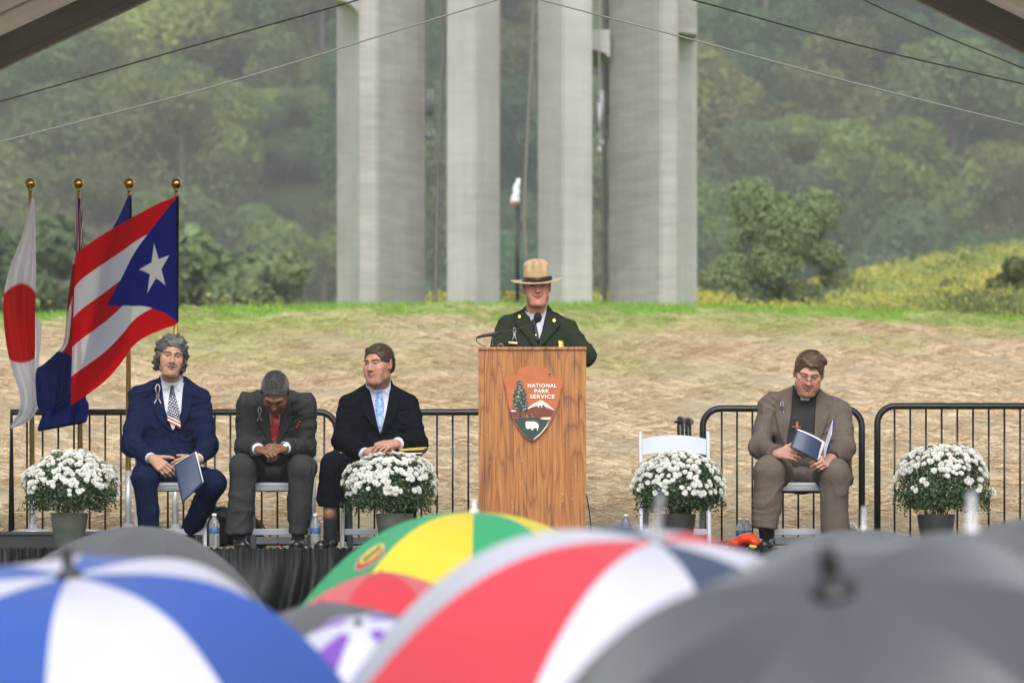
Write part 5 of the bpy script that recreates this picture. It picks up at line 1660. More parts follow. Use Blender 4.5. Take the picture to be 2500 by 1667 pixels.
def lay(surf, name, left, right, m, parent, off, thick, guess, nu=10, nv=26, bulge=0.0, colf=None, smooth=3):
    v, f, uv, pp_ = surf.patch(left, right, off, thick, guess, nu, nv, bulge, smooth)
    return mesh_np(name, v, f, m, parent, True, None if colf is None else colf(uv, pp_))

def hair_cap(S, T, M, sc, grow=.010, front=.045, side=-.015, nape=-.055, k=.012, brow_dip=0.0):
    """scalp shell: cranium grown outwards, with face, ears and neck cut away"""
    S.ell(T(0, .018, .037), np.array([.0755 + grow, .094 + grow, .083 + grow]) * sc, M, 0)
    S.ell(T(0, .050, -.015), np.array([.068 + grow * .6, .052 + grow, .062]) * sc, M, .03)
    S.box(T(0, -.120, front - .10), np.array([.060, .060, .10]) * sc, M, .035 * sc, k, 'sub')          # forehead and face
    for s in (-1, 1):
        S.box(T(s * .085, -.085, side - .085), np.array([.05, .085, .10]) * sc, M, .02 * sc, .008, 'sub')  # temples and ears
        S.box(T(s * .09, .0, side - .075), np.array([.04, .040, .07]) * sc, M, .02 * sc, .008, 'sub')
    S.box(T(0, .0, nape - .1), np.array([.2, .2, .1]) * sc, M, .01, .01, 'sub')

def strands(T, M, sc, n, seed, r0, fn, m, parent, seglen=.02, segs=5, name='hair_strands'):
    """fn(rng) -> (start local, direction local, length, curl); thin tapered locks over the hair cap"""
    r = np.random.default_rng(seed); mb = MB()
    for i in range(n):
        p, d, l, cu = fn(r)
        pts = []; q = np.array(p, float); d = nrm(d); ax = nrm(r.normal(0, 1, 3)); ph = r.uniform(0, 6.28)
        for k in range(segs + 1):
            pts.append(T(*q)); t = k / segs
            d = nrm(d + cu * (np.cross(ax, d)) + V(0, 0, -.10))
            q = q + d * l / segs
        mb.tube(pts, [r0 * (1 - .75 * k / segs) * sc for k in range(segs + 1)], 4, False)
    o = mb.build(name, m, parent, True); o['kind'] = 'stuff'
    return o

def trousers(parent, m, pelvis, hips, knees, ankles, rk, seed, hem=(.06, .06), rh=.085):
    S = SDF()
    S.ell(pelvis, (.185, .13, .085), k=.0)
    S.cap(pelvis + V(0, 0, .0), (hips[0] + hips[1]) / 2 * .55 + (knees[0] + knees[1]) / 2 * .45, .085, .045, .04)
    for h_, k_, a_, r_, e_ in zip(hips, knees, ankles, rk, hem):
        S.cap(h_, k_, rh, r_, .04); 
        S2 = (a_ - k_)
        S.cap(k_, a_, r_ * .96, e_, .025)
    for h_, k_, a_, r_, e_ in zip(hips, knees, ankles, rk, hem):    # open hem: cut flat below the ankle
        u = nrm(a_ - k_); t_ = nrm(np.cross(u, V(0, 1, .01))); q = np.cross(u, t_)
        S.box(a_ + u * (e_ + .0), (.11, .11, e_), np.stack([t_, q, u], 1), .004, .004, 'sub')
    v, f = S.mesh(.0085, fold_disp(seed, .0088, 8))
    return mesh_np('trousers', v, f, m, parent, True), (v, f)

def jacket_neck(S, nk, sh):
    for s, q in zip((-1, 1), sh):
        S.cap(nk + V(s * .050, .025, .000), q + V(-s * .02, .01, .012), .046, .052, .03)
        S.cap(q + V(-s * .03, .005, .016), q + V(s * .012, .0, .020), .045, .040, .02)

def jacket_arm(S, sh, el, wr, rs=.062, re=.055, rw=.044):
    S.cap(sh, el, rs * .98, re, .03); S.cap(el, wr, re, rw, .03)
    u = nrm(wr - el); t_ = nrm(np.cross(u, V(.1, 0, 1))); q = np.cross(u, t_)
    S.box(wr + u * .055, (.07, .07, .055), np.stack([t_, q, u], 1), .004, .004, 'sub')

def person_root(px, d, label, floor=None):
    return empty('person', V(W(px, 0, d)[0], d, ZS if floor is None else floor), label, 'person')

def core(S, nk, head_o, M, sc, sh, el, wr, pelvis, knees, ankles, rneck=.052):
    S.cap(head_o + M @ (V(0, .022, -.06) * sc), nk, rneck * .98, rneck * 1.08, .025)
    S.cap(nk, pelvis, .058, .06, .03)
    for s_, e_, w_ in zip(sh, el, wr):
        S.cap(nk - V(0, -.03, .05), s_, .036, .032, .02); S.cap(s_, e_, .036, .032, .01); S.cap(e_, w_, .032, .0265, .012)
    for k_, a_ in zip(knees, ankles):
        S.cap(pelvis, k_, .032, .032, .02); S.cap(k_, a_, .034, .03, .01)

def build_body(root, S, head_o, M, sc, spec, h=.0034):
    v, f = S.mesh(h, pad=.01)
    o = mesh_np('body', v, f, m_skin, root, True, face_cols(v, head_o, M, sc, spec))
    return (v, f)

def collar_stand(root, nk, head_o, r=.066, tilt=(0, 0, 0), m=None, h=.045):
    """shirt collar wrapped round the neck"""
    u = nrm(np.asarray(head_o) - np.asarray(nk)); n = 28
    t_ = nrm(np.cross(u, V(0, 1, 0))); q = np.cross(u, t_)
    mb = MB(); rows = []
    for rr, hh in ((r * 1.10, -.03), (r * 1.06, 0), (r * .99, h * .6), (r * .97, h), (r * .92, h), (r * .93, -.02)):
        rows.append([nk + u * (hh - .012 * (rr > 0) * max(0, 0) ) + (t_ * math.cos(a) + q * math.sin(a) * 1.08) * rr for a in np.linspace(0, 2 * math.pi, n, endpoint=False)])
    vs = [p for r_ in rows for p in r_]; fs = []
    for i in range(len(rows) - 1):
        for k in range(n): fs.append((i * n + k, i * n + (k + 1) % n, (i + 1) * n + (k + 1) % n, (i + 1) * n + k))
    mb.add(vs, fs)
    return mb.build('shirt_collar', m or m_shirt, root, True)

# ------------------------------------------------------------------ 1. curly haired man in a navy suit
def man_curly():
    root = person_root(410, 34.5, 'seated man with curly grey hair, moustache and navy suit, with a dark blue booklet')
    m = cloth_mat('navy_wool', (.0075, .0125, .040))
    dT = 34.55
    nk = W(420, 938, dT + .01); ho = W(418, 871, 34.47); M = rotm(9, 5, 7); sc = 1.0
    sh = [W(340, 968, dT), W(486, 976, dT)]; el = [W(323, 1088, 34.45), W(505, 1090, 34.45)]; wr = [W(366, 1117, 34.22), W(484, 1119, 34.22)]
    pel = W(413, 1160, 34.62); hips = [W(378, 1160, 34.6), W(452, 1162, 34.6)]
    kn = [W(354, 1168, 34.16), W(523, 1180, 34.18)]; an = [W(368, 1312, 34.2), W(462, 1296, 34.42)]
    S = SDF(); T = head_sdf(S, ho, M, sc, jaw=.94, smile=.7)
    core(S, nk, ho, M, sc, sh, el, wr, pel, kn, an)
    # his right hand grips the booklet edge, the left crosses behind it
    hand_sdf(S, W(372, 1119, 34.16), W(420, 1158, 34.10) - W(372, 1119, 34.16), (-.35, -.85, .40), 1, 1.0, curls=[(20, 30, 18), (22, 32, 20), (24, 34, 22), (26, 36, 24)], spread=1.5, thumb=(8, 8))
    hand_sdf(S, W(482, 1121, 34.20), W(432, 1132, 34.13) - W(482, 1121, 34.20), (.2, -.75, .65), -1, 1.0, curl=(20, 30, 20), thumb=(5, 5))
    build_body(root, S, ho, M, sc, dict(skin=(.41, .225, .155), smile=.7, eye=.8, brow=(.06, .05, .045), brow_w=.9, flush=.7, lip=(.36, .14, .11)))
    # jacket
    S = SDF()
    for i in (0, 1): jacket_arm(S, sh[i], el[i], wr[i], .062, .060, .043)
    S.cap(nk + V(0, .02, -.02), sh[0] + V(.01, 0, .004), .066, .060, .03); S.cap(nk + V(0, .02, -.02), sh[1] - V(.01, 0, -.004), .066, .060, .03)
    jacket_neck(S, nk, sh)
    S.ell(W(414, 1035, dT), (.180, .120, .185), k=.05); S.ell(W(413, 1115, dT - .02), (.172, .135, .13), k=.05); S.ell(W(413, 1165, 34.58), (.195, .155, .07), k=.05)
    S.cap(W(375, 1140, 34.45), W(352, 1158, 34.28), .085, .072, .03)
    v, f = S.mesh(.0075, fold_disp(101, .0095)); jv = (v, f)
    jk = mesh_np('jacket', v, f, m, root, True)
    tr, tm = trousers(root, m, pel, hips, kn, an, [.074, .076], 111, hem=(.060, .058))
    sf = Surf(jv)
    collar_stand(root, nk + V(0, .0, .002), ho, .070)
    g = 34.42
    lay(sf, 'shirt_front', [(392, 934), (397, 960), (403, 1000), (421, 1050)], [(450, 934), (448, 960), (444, 1000), (424, 1050)], m_shirt, root, .011, .012, g, 12, 24)
    # collar wings
    lay(sf, 'collar_wing', [(391, 912), (394, 930), (402, 950)], [(404, 922), (417, 937), (404, 952)], m_shirt, root, .016, .003, g, 6, 10)
    lay(sf, 'collar_wing', [(434, 924), (424, 937), (437, 955)], [(443, 913), (444, 932), (439, 956)], m_shirt, root, .016, .003, g, 6, 10)
    def tie_c(uv, pp):
        q = pp; x = (q[:, 0] + q[:, 1] * .12) / 6.0; y = (q[:, 1] - q[:, 0] * .5) / 6.5
        ix = np.floor(y).astype(int) % 2
        dot = (((x + .5 * ix) % 1 - .5) ** 2 + (y % 1 - .5) ** 2 < .07) & (q[:, 1] > 966) & (q[:, 1] < 1010 + (q[:, 0] - 409.6) * .476)
        c = np.where(dot[:, None], np.array([.62, .62, .64]), np.array([.012, .018, .055]))
        k = (q[:, 1] - 1013 - (q[:, 0] - 409.6) * .476) / 4.2
        stripe = np.where((np.floor(k).astype(int) % 2 == 0)[:, None], np.array([.70, .68, .68]), np.array([.50, .02, .025]))
        c = np.where((k > 0)[:, None], stripe, c)
        return np.vstack([c, c])
    m_tie = mat('tie_silk', (.02, .03, .08), .45, attr=True, bump=.1, bscale=500)
    lay(sf, 'tie', [(414, 937), (416, 948), (412, 972), (409, 1000), (409, 1026)], [(427, 937), (424, 948), (430, 972), (437, 1000), (442, 1046)], m_tie, root, .018, .007, g, 26, 90, bulge=.004, colf=tie_c)
    # lapels
    lay(sf, 'lapel', [(389, 917), (380, 950), (374, 990), (384, 1020), (408, 1044)], [(391, 917), (396, 950), (400, 990), (406, 1020), (411, 1046)], m, jk, .017, .006, g, 8, 30)
    lay(sf, 'lapel', [(452, 918), (446, 950), (443, 990), (442, 1015), (440, 1046)], [(454, 918), (466, 955), (470, 985), (458, 1020), (442, 1050)], m, jk, .017, .006, g, 8, 30)
    lay(sf, 'front_edge', [(409, 1044), (420, 1075), (432, 1104)], [(413, 1044), (424, 1075), (437, 1104)], m, jk, .010, .006, g, 3, 14)
    ribbon_pin(sf, jk, 385, 961, g, 48, (.05, .05, .05))
    for q, w_ in ((wr[0], el[0]), (wr[1], el[1])):
        u = nrm(q - w_); tube_ring(root, 'shirt_cuff', q - u * .03, q + u * .010, .034, m_shirt)
    shoe(root, W(368, 1330, 34.2), W(360, 1330, 33.98)); shoe(root, W(462, 1310, 34.44), W(440, 1330, 34.24))
    # curly hair: many locks rolled round the scalp, longer over ears and nape
    r = np.random.default_rng(31)
    S = SDF(); hair_cap(S, T, M, sc, .012, .080, .010, -.055)
    for i in range(420):
        a = r.uniform(0, 2 * math.pi); zz = r.uniform(-.085, .125)
        dirv = V(math.cos(a), math.sin(a), 0)
        wx = .082 * math.sqrt(max(.12, 1 - max(0, (zz - .01) / .125) ** 2)); wy = .100 * math.sqrt(max(.12, 1 - max(0, (zz - .01) / .125) ** 2))
        p = V(dirv[0] * wx, .020 + dirv[1] * wy, zz)
        if p[1] < -.018 and zz < .088: continue                                   # face stays clear
        if p[1] < .012 and zz < -.02 and abs(p[0]) < .07: continue
        if zz < -.01 and p[1] < -.005: continue
        if zz > .05 and p[1] < -.06 and zz < .085: continue
        rr = r.uniform(.007, .0145)
        S.cap(T(*p), T(*(p + dirv * r.uniform(.0, .012) + r.normal(0, .008, 3))), rr * sc, rr * .8 * sc, .006)
    v, f = S.mesh(.0042, lambda P: (vnoise(P, 110, 5) - .5) * .011 + (vnoise(P, 240, 6) - .5) * .007)
    q = (v - ho) @ M
    gz = vnoise(v, 45, 9)
    gm = np.clip(.35 * gz + .5 * sstep(.05, .12, q[:, 2]) * sstep(-.02, -.08, q[:, 1]) + .25 * (vnoise(v, 160, 3)) - .05, 0, 1)
    hc = np.array([.026, .024, .023]) * (1 - gm[:, None]) + np.array([.20, .195, .19]) * gm[:, None]
    m_hair = mat('grey_curls', (.1, .1, .1), .6, spec=.35, attr=True)
    hr = mesh_np('hair', v, f, m_hair, root, True, hc)
    def st(r):
        a = r.uniform(0, 2 * math.pi); zz = r.uniform(-.08, .11)
        k = math.sqrt(max(.15, 1 - max(0, (zz - .01) / .125) ** 2))
        p = V(math.cos(a) * .088 * k, .02 + math.sin(a) * .105 * k, zz)
        if p[1] < -.02 and zz < .07: p[1] = abs(p[1]); 
        return p, V(math.cos(a), math.sin(a), r.uniform(-.5, .5)), r.uniform(.02, .05), .9
    strands(T, M, sc, 420, 5, .0016, st, mat('stray_curls', (.06, .057, .054), .6), hr)
    S = SDF()
    for s in (-1, 1):
        S.cap(T(s * .002, -.103, -.0435), T(s * .030, -.088, -.0545), .0062, .0040, .004, (M @ V(0, 1, 0), .8))
    v, f = S.mesh(.0028, lambda P: (vnoise(P, 300, 2) - .5) * .004)
    mesh_np('moustache', v, f, mat('grey_moustache', (.22, .20, .19), .7, var=.5, vscale=200), hr, True)
man_curly()
# dark blue booklet hanging from his hands
bk = empty('booklet', W(446, 1170, 34.06), 'dark blue folded programme held between the curly haired man\'s hands', 'booklet')
m_navy_paper = mat('navy_cover', (.020, .035, .085), .35, var=.12, vscale=6)
m_page = mat('white_page', (.78, .78, .80), .6)
def sheet(name, pts, mt, parent, thick=.003, bend=0.0, n=12):
    """quad given by four (px, py, d) corners: tl, tr, br, bl"""
    a, b, c, d_ = [W(*q) for q in pts]
    nn = nrm(np.cross(b - a, d_ - a)); nn = nn if nn[1] < 0 else -nn
    g = []
    for i in range(n):
        s = i / (n - 1)
        for j in range(n):
            t = j / (n - 1)
            g.append((a * (1 - t) + b * t) * (1 - s) + (d_ * (1 - t) + c * t) * s + nn * bend * math.sin(math.pi * t))
    g = np.array(g); idx = np.arange(n * n).reshape(n, n)
    F = [tuple(q) for q in np.stack([idx[:-1, :-1], idx[1:, :-1], idx[1:, 1:], idx[:-1, 1:]], -1).reshape(-1, 4)]
    k = n * n; F += [tuple(x + k for x in q[::-1]) for q in F]
    rim = list(idx[0, :]) + list(idx[1:, -1]) + list(idx[-1, -2::-1]) + list(idx[-2:0:-1, 0])
    F += [(p, q, q + k, p + k) for p, q in zip(rim, rim[1:] + rim[:1])]
    return mesh_np(name, np.vstack([g, g - nn * thick]), F, mt, parent, True)
sheet('cover', [(425, 1135, 34.06), (476, 1104, 34.04), (496, 1180, 34.02), (445, 1230, 34.0)], m_navy_paper, bk, bend=.006)
sheet('pages', [(428, 1132, 34.068), (479, 1102, 34.05), (497, 1176, 34.03), (448, 1226, 34.01)], m_page, bk, .004, .006)

# ------------------------------------------------------------------ 2. man bowing his head, grey suit
def man_bowed():
    root = person_root(660, 34.5, 'seated man bowing his grey head, charcoal suit, red tie, hands clasped')
    m = cloth_mat('charcoal_wool', (.036, .0365, .037))
    nk = W(672, 975, 34.30); ho = W(672, 957, 34.10); M = rotm(-3, 58, 2); sc = 1.0
    sh = [W(603, 988, 34.30), W(746, 990, 34.30)]; el = [W(600, 1092, 34.36), W(745, 1096, 34.36)]; wr = [W(629, 1096, 34.06), W(697, 1093, 34.08)]
    pel = W(668, 1160, 34.62); hips = [W(632, 1160, 34.6), W(704, 1160, 34.6)]
    kn = [W(594, 1142, 34.12), W(738, 1144, 34.12)]; an = [W(583, 1302, 34.12), W(728, 1304, 34.14)]
    S = SDF(); T = head_sdf(S, ho, M, sc)
    core(S, nk, ho, M, sc, sh, el, wr, pel, kn, an)
    # clasped hands, fingers interlaced and folded over each other
    hand_sdf(S, W(631, 1098, 34.02), W(664, 1104, 33.95) - W(631, 1098, 34.02), (-.05, -.62, .78), 1, .92, curls=[(38, 62, 30), (40, 62, 30), (42, 62, 30), (44, 60, 30)], spread=3, thumb=(25, 20))
    hand_sdf(S, W(695, 1094, 34.04), W(658, 1098, 33.94) - W(695, 1094, 34.04), (.15, -.80, .58), -1, .92, curls=[(30, 55, 30), (34, 60, 30), (38, 62, 30), (44, 62, 30)], spread=3, thumb=(25, 25))
    build_body(root, S, ho, M, sc, dict(skin=(.19, .084, .050), eye=.1, brow=(.03, .02, .018), red=(1.1, .85, .8), lip=(.2, .07, .05)))
    S = SDF()
    for i in (0, 1): jacket_arm(S, sh[i], el[i], wr[i], .063, .058, .046)
    S.cap(nk + V(0, .06, .0), sh[0] + V(.01, .02, .004), .078, .062, .04); S.cap(nk + V(0, .06, .0), sh[1] + V(-.01, .02, .004), .078, .062, .04)
    jacket_neck(S, nk, sh)
    S.ell(W(673, 1020, 34.42), (.180, .135, .16), k=.06); S.ell(W(672, 1090, 34.46), (.165, .14, .14), k=.06); S.ell(W(670, 1160, 34.6), (.185, .15, .08), k=.05)
    v, f = S.mesh(.0075, fold_disp(201, .0095)); jv = (v, f)
    jk = mesh_np('jacket', v, f, m, root, True)
    trousers(root, m, pel, hips, kn, an, [.084, .084], 211, hem=(.078, .056), rh=.09)
    sf = Surf(jv); g = 34.28
    lay(sf, 'shirt_front', [(652, 985), (655, 1010), (664, 1060), (668, 1080)], [(692, 985), (688, 1010), (680, 1060), (676, 1080)], m_shirt, root, .011, .012, g, 10, 20)
    def tc(uv, pp):
        d = ((np.floor(pp[:, 0] / 3.2) + np.floor(pp[:, 1] / 3.2)).astype(int) % 2 == 0) & (vnoise(np.c_[pp, pp[:, 0] * 0], .33, 3) > .5)
        c = np.where(d[:, None], np.array([.42, .06, .05]), np.array([.27, .010, .012])); return np.vstack([c, c])
    lay(sf, 'tie', [(664, 996), (660, 1018), (661, 1048), (664, 1076)], [(677, 996), (681, 1018), (681, 1048), (676, 1076)], mat('red_tie', (.4, .02, .02), .4, attr=True), root, .020, .007, g, 14, 40, .005, tc)
    lay(sf, 'lapel', [(640, 972), (634, 1000), (631, 1030), (645, 1056), (662, 1080)], [(652, 972), (657, 1000), (659, 1030), (663, 1056), (667, 1082)], m, jk, .017, .006, g, 8, 26)
    lay(sf, 'lapel', [(692, 972), (686, 1002), (683, 1030), (679, 1056), (675, 1082)], [(705, 972), (712, 1000), (712, 1030), (698, 1056), (678, 1084)], m, jk, .017, .006, g, 8, 26)
    lay(sf, 'pocket_square', [(721, 1044), (727, 1034), (731, 1027)], [(724, 1046), (730, 1037), (734, 1028)], mat('red_silk', (.50, .012, .02), .4), jk, .012, .005, g, 3, 8)
    ribbon_pin(sf, jk, 634, 1010, g, 34, (.18, .175, .16))
    for q, w_ in ((wr[0], el[0]), (wr[1], el[1])):
        u = nrm(q - w_); tube_ring(root, 'shirt_cuff', q - u * .03, q + u * .014, .0365, m_shirt)
    u = nrm(wr[1] - el[1]); m_st = mat('watch_steel', (.6, .6, .6), .2, 1.0)
    c0 = wr[1] + u * .024; t_ = nrm(np.cross(u, V(0, 0, 1))); q_ = np.cross(u, t_)
    ring = [c0 + (t_ * math.cos(a) + q_ * math.sin(a)) * .0285 for a in np.linspace(0, 2 * math.pi, 25)]
    wt = MB().tube(ring, .0045, 6, False).build('wristwatch', m_st, root, True)
    MB().lathe([(0, 0), (.016, 0), (.016, .006), (.013, .008), (0, .008)], c0 + V(.006, -.030, .006), 18, rot=np.array([[1, 0, 0], [0, 0, -1], [0, 1, 0]])).build('watch_face', m_st, wt, True)
    shoe(root, W(586, 1320, 34.14), W(592, 1330, 33.86), w=.046, up=.07); shoe(root, W(728, 1320, 34.16), W(724, 1330, 33.86), w=.046, up=.07)
    for a_ in an: MB().tube([a_ + V(0, 0, .04), V(a_[0], a_[1], ZS + .06)], .040, 14).build('sock', mat('black_sock', (.008, .008, .009), .9), root, True)
    S = SDF(); hair_cap(S, T, M, sc, .0065, .078, .020, -.05)
    v, f = S.mesh(.0036, lambda P: (vnoise(P, 120, 5) - .5) * .006 + (vnoise(P, 300, 6) - .5) * .004)
    q = (v - ho) @ M
    gm = np.clip(.25 + .5 * (vnoise(v, 150, 3) - .4) + .5 * sstep(-.05, -.085, q[:, 1]) + .35 * sstep(.05, .075, np.abs(q[:, 0])) - .3 * sstep(.08, .12, q[:, 2]), 0, 1)
    hc = np.array([.020, .019, .019]) * (1 - gm[:, None]) + np.array([.19, .187, .185]) * gm[:, None]
    hr = mesh_np('hair', v, f, mat('cropped_grey_hair', (.1, .1, .1), .75, spec=.2, attr=True), root, True, hc)
    def st(r):
        a = r.uniform(0, 2 * math.pi); th = r.uniform(0, 1.35)
        p = V(.082 * math.cos(a) * math.sin(th), .018 + .100 * math.sin(a) * math.sin(th), .037 + .0895 * math.cos(th))
        if p[1] < -.06 and p[2] < .085: p = V(p[0], .06, p[2])
        return p, nrm(p - V(0, .018, 0)) * .25 + V(0, -1.0, -.1), .012, .1
    strands(T, M, sc, 420, 6, .0010, st, mat('short_grey_hair', (.085, .083, .081), .7), hr, segs=3)
man_bowed()

# ------------------------------------------------------------------ 3. man in a dark suit looking left
def man_dark():
    root = person_root(915, 34.5, 'seated man in near black suit with light blue tie, head turned to the left')
    m = cloth_mat('midnight_wool', (.0055, .0065, .011))
    dT = 34.55
    nk = W(922, 952, dT + .01); ho = W(924, 890, 34.46); M = rotm(-30, 4, -2); sc = 1.02
    sh = [W(851, 990, dT), W(997, 990, dT)]; el = [W(838, 1076, 34.46), W(1020, 1084, 34.46)]; wr = [W(889, 1106, 34.20), W(973, 1082, 34.18)]
    pel = W(920, 1165, 34.62); hips = [W(884, 1160, 34.6), W(958, 1160, 34.6)]
    kn = [W(813, 1134, 34.14), W(1000, 1160, 34.14)]; an = [W(806, 1236, 34.16), W(985, 1300, 34.2)]
    S = SDF(); T = head_sdf(S, ho, M, sc, jaw=1.03, nose=1.08)
    core(S, nk, ho, M, sc, sh, el, wr, pel, kn, [W(806, 1320, 34.16), an[1]], rneck=.060)
    hand_sdf(S, W(897, 1104, 34.13), W(945, 1093, 34.04) - W(897, 1104, 34.13), (-.1, -.70, .70), 1, 1.0, curl=(18, 28, 18), thumb=(20, 10))
    hand_sdf(S, W(967, 1082, 34.12), W(925, 1090, 34.02) - W(967, 1082, 34.12), (.1, -.62, .78), -1, 1.0, curl=(22, 34, 20), thumb=(20, 10))
    build_body(root, S, ho, M, sc, dict(skin=(.43, .225, .160), eye=.85, brow=(.05, .03, .02), lip=(.33, .12, .10), flush=.8, smile=-.25, gaze=-.6))
    S = SDF()
    for i in (0, 1): jacket_arm(S, sh[i], el[i], wr[i], .063, .060, .045)
    S.cap(nk + V(0, .02, -.02), sh[0] + V(.01, 0, .004), .068, .060, .03); S.cap(nk + V(0, .02, -.02), sh[1] - V(.01, 0, -.004), .068, .060, .03)
    jacket_neck(S, nk, sh)
    S.ell(W(925, 1045, dT), (.185, .125, .185), k=.05); S.ell(W(926, 1110, dT - .02), (.18, .145, .13), k=.05); S.ell(W(925, 1160, 34.58), (.195, .16, .075), k=.05)
    v, f = S.mesh(.0075, fold_disp(301, .009)); jv = (v, f)
    jk = mesh_np('jacket', v, f, m, root, True)
    trousers(root, m, pel, hips, kn, an, [.076, .078], 311, hem=(.074, .065))
    sf = Surf(jv); g = 34.42
    collar_stand(root, nk + V(0, 0, .000), ho, .074)
    lay(sf, 'shirt_front', [(897, 930), (904, 965), (914, 1010), (924, 1056)], [(954, 925), (951, 965), (942, 1010), (930, 1056)], m_shirt, root, .011, .012, g, 12, 24)
    lay(sf, 'collar_wing', [(897, 931), (900, 945), (909, 960)], [(908, 941), (921, 950), (911, 960)], m_shirt, root, .017, .003, g, 6, 10)
    lay(sf, 'collar_wing', [(944, 936), (932, 950), (947, 964)], [(953, 922), (954, 945), (949, 964)], m_shirt, root, .017, .003, g, 6, 10)
    def tc(uv, pp):
        n = vnoise(np.c_[pp, pp[:, 0] * 0], .40, 3)
        c = np.where((n > .62)[:, None], np.array([.34, .50, .74]), np.array([.14, .27, .56])) ; return np.vstack([c, c])
    lay(sf, 'tie', [(920, 950), (921, 960), (914, 985), (920, 1020), (927, 1057)], [(936, 950), (932, 960), (937, 985), (937, 1020), (928, 1058)], mat('blue_tie', (.15, .3, .6), .4, attr=True), root, .019, .007, g, 14, 50, .005, tc)
    lay(sf, 'lapel', [(894, 931), (886, 960), (880, 992), (898, 1024), (924, 1056)], [(896, 933), (906, 965), (914, 1000), (920, 1030), (927, 1060)], m, jk, .017, .006, g, 8, 30)
    lay(sf, 'lapel', [(954, 926), (950, 965), (944, 1000), (938, 1030), (929, 1060)], [(956, 927), (968, 960), (976, 985), (962, 1024), (932, 1064)], m, jk, .017, .006, g, 8, 30)
    for q, w_ in ((wr[0], el[0]), (wr[1], el[1])):
        u = nrm(q - w_); tube_ring(root, 'shirt_cuff', q - u * .03, q + u * .016, .037, m_shirt)
    # bare ankle between hem and sock, sock and shoe
    MB().tube([W(806, 1228, 34.16), W(806, 1266, 34.15)], [.041, .0385], 16).build('ankle', mat('ankle_skin', (.40, .19, .13), .5), root, True)
    S = SDF(); S.cap(W(806, 1272, 34.15), W(807, 1322, 34.16), .0405, .037, .0)
    v, f = S.mesh(.006, lambda P: (vnoise(P * [1, 1, 2.5], 22, 3) - .5) * .008); mesh_np('sock', v, f, m_sock, root, True)
    shoe(root, W(809, 1322, 34.18), W(783, 1332, 33.98), w=.046, up=.045); shoe(root, W(985, 1320, 34.2), W(978, 1332, 33.98))
    S = SDF(); hair_cap(S, T, M, sc, .009, .076, -.004, -.06)
    S.cap(T(-.040, -.052, .092), T(.035, -.045, .098), .013, .018, .02); 
    v, f = S.mesh(.0036, lambda P: (vnoise(((P - ho.astype(np.float32)) @ M.astype(np.float32)) * np.array([3.2, .6, 1.4], np.float32), 75, 5) - .5) * .005)
    n = vnoise(((v - ho) @ M) * [3, .5, 1.2], 90, 7)
    n = .5 * n + .5 * vnoise(((v - ho) @ M) * [3.5, .45, 1.3], 210, 9); hc = np.array([.040, .022, .014]) * (1 + 2.4 * (n[:, None] - .45)); 
    mesh_np('hair', v, f, mat('brown_hair', (.05, .03, .02), .5, spec=.4, attr=True), root, True, np.clip(hc, .008, 1))
man_dark()
fo = empty('folders', W(1008, 1100, 34.10), 'thin yellow and black folders on the lap of the man with the blue tie', 'folders')
sheet('folder', [(972, 1094, 34.22), (1043, 1090.5, 34.22), (1034, 1096, 34.00), (976, 1099, 34.00)], mat('yellow_folder', (.60, .42, .06), .5), fo, .004)
sheet('folder', [(968, 1097, 34.22), (1044, 1093.5, 34.22), (1036, 1101, 33.99), (972, 1103, 33.99)], mat('black_folder', (.02, .02, .022), .5), fo, .004)
sheet('page', [(962, 1100, 34.22), (1040, 1097, 34.22), (1030, 1106, 33.97), (968, 1107, 33.97)], m_page, fo, .003)

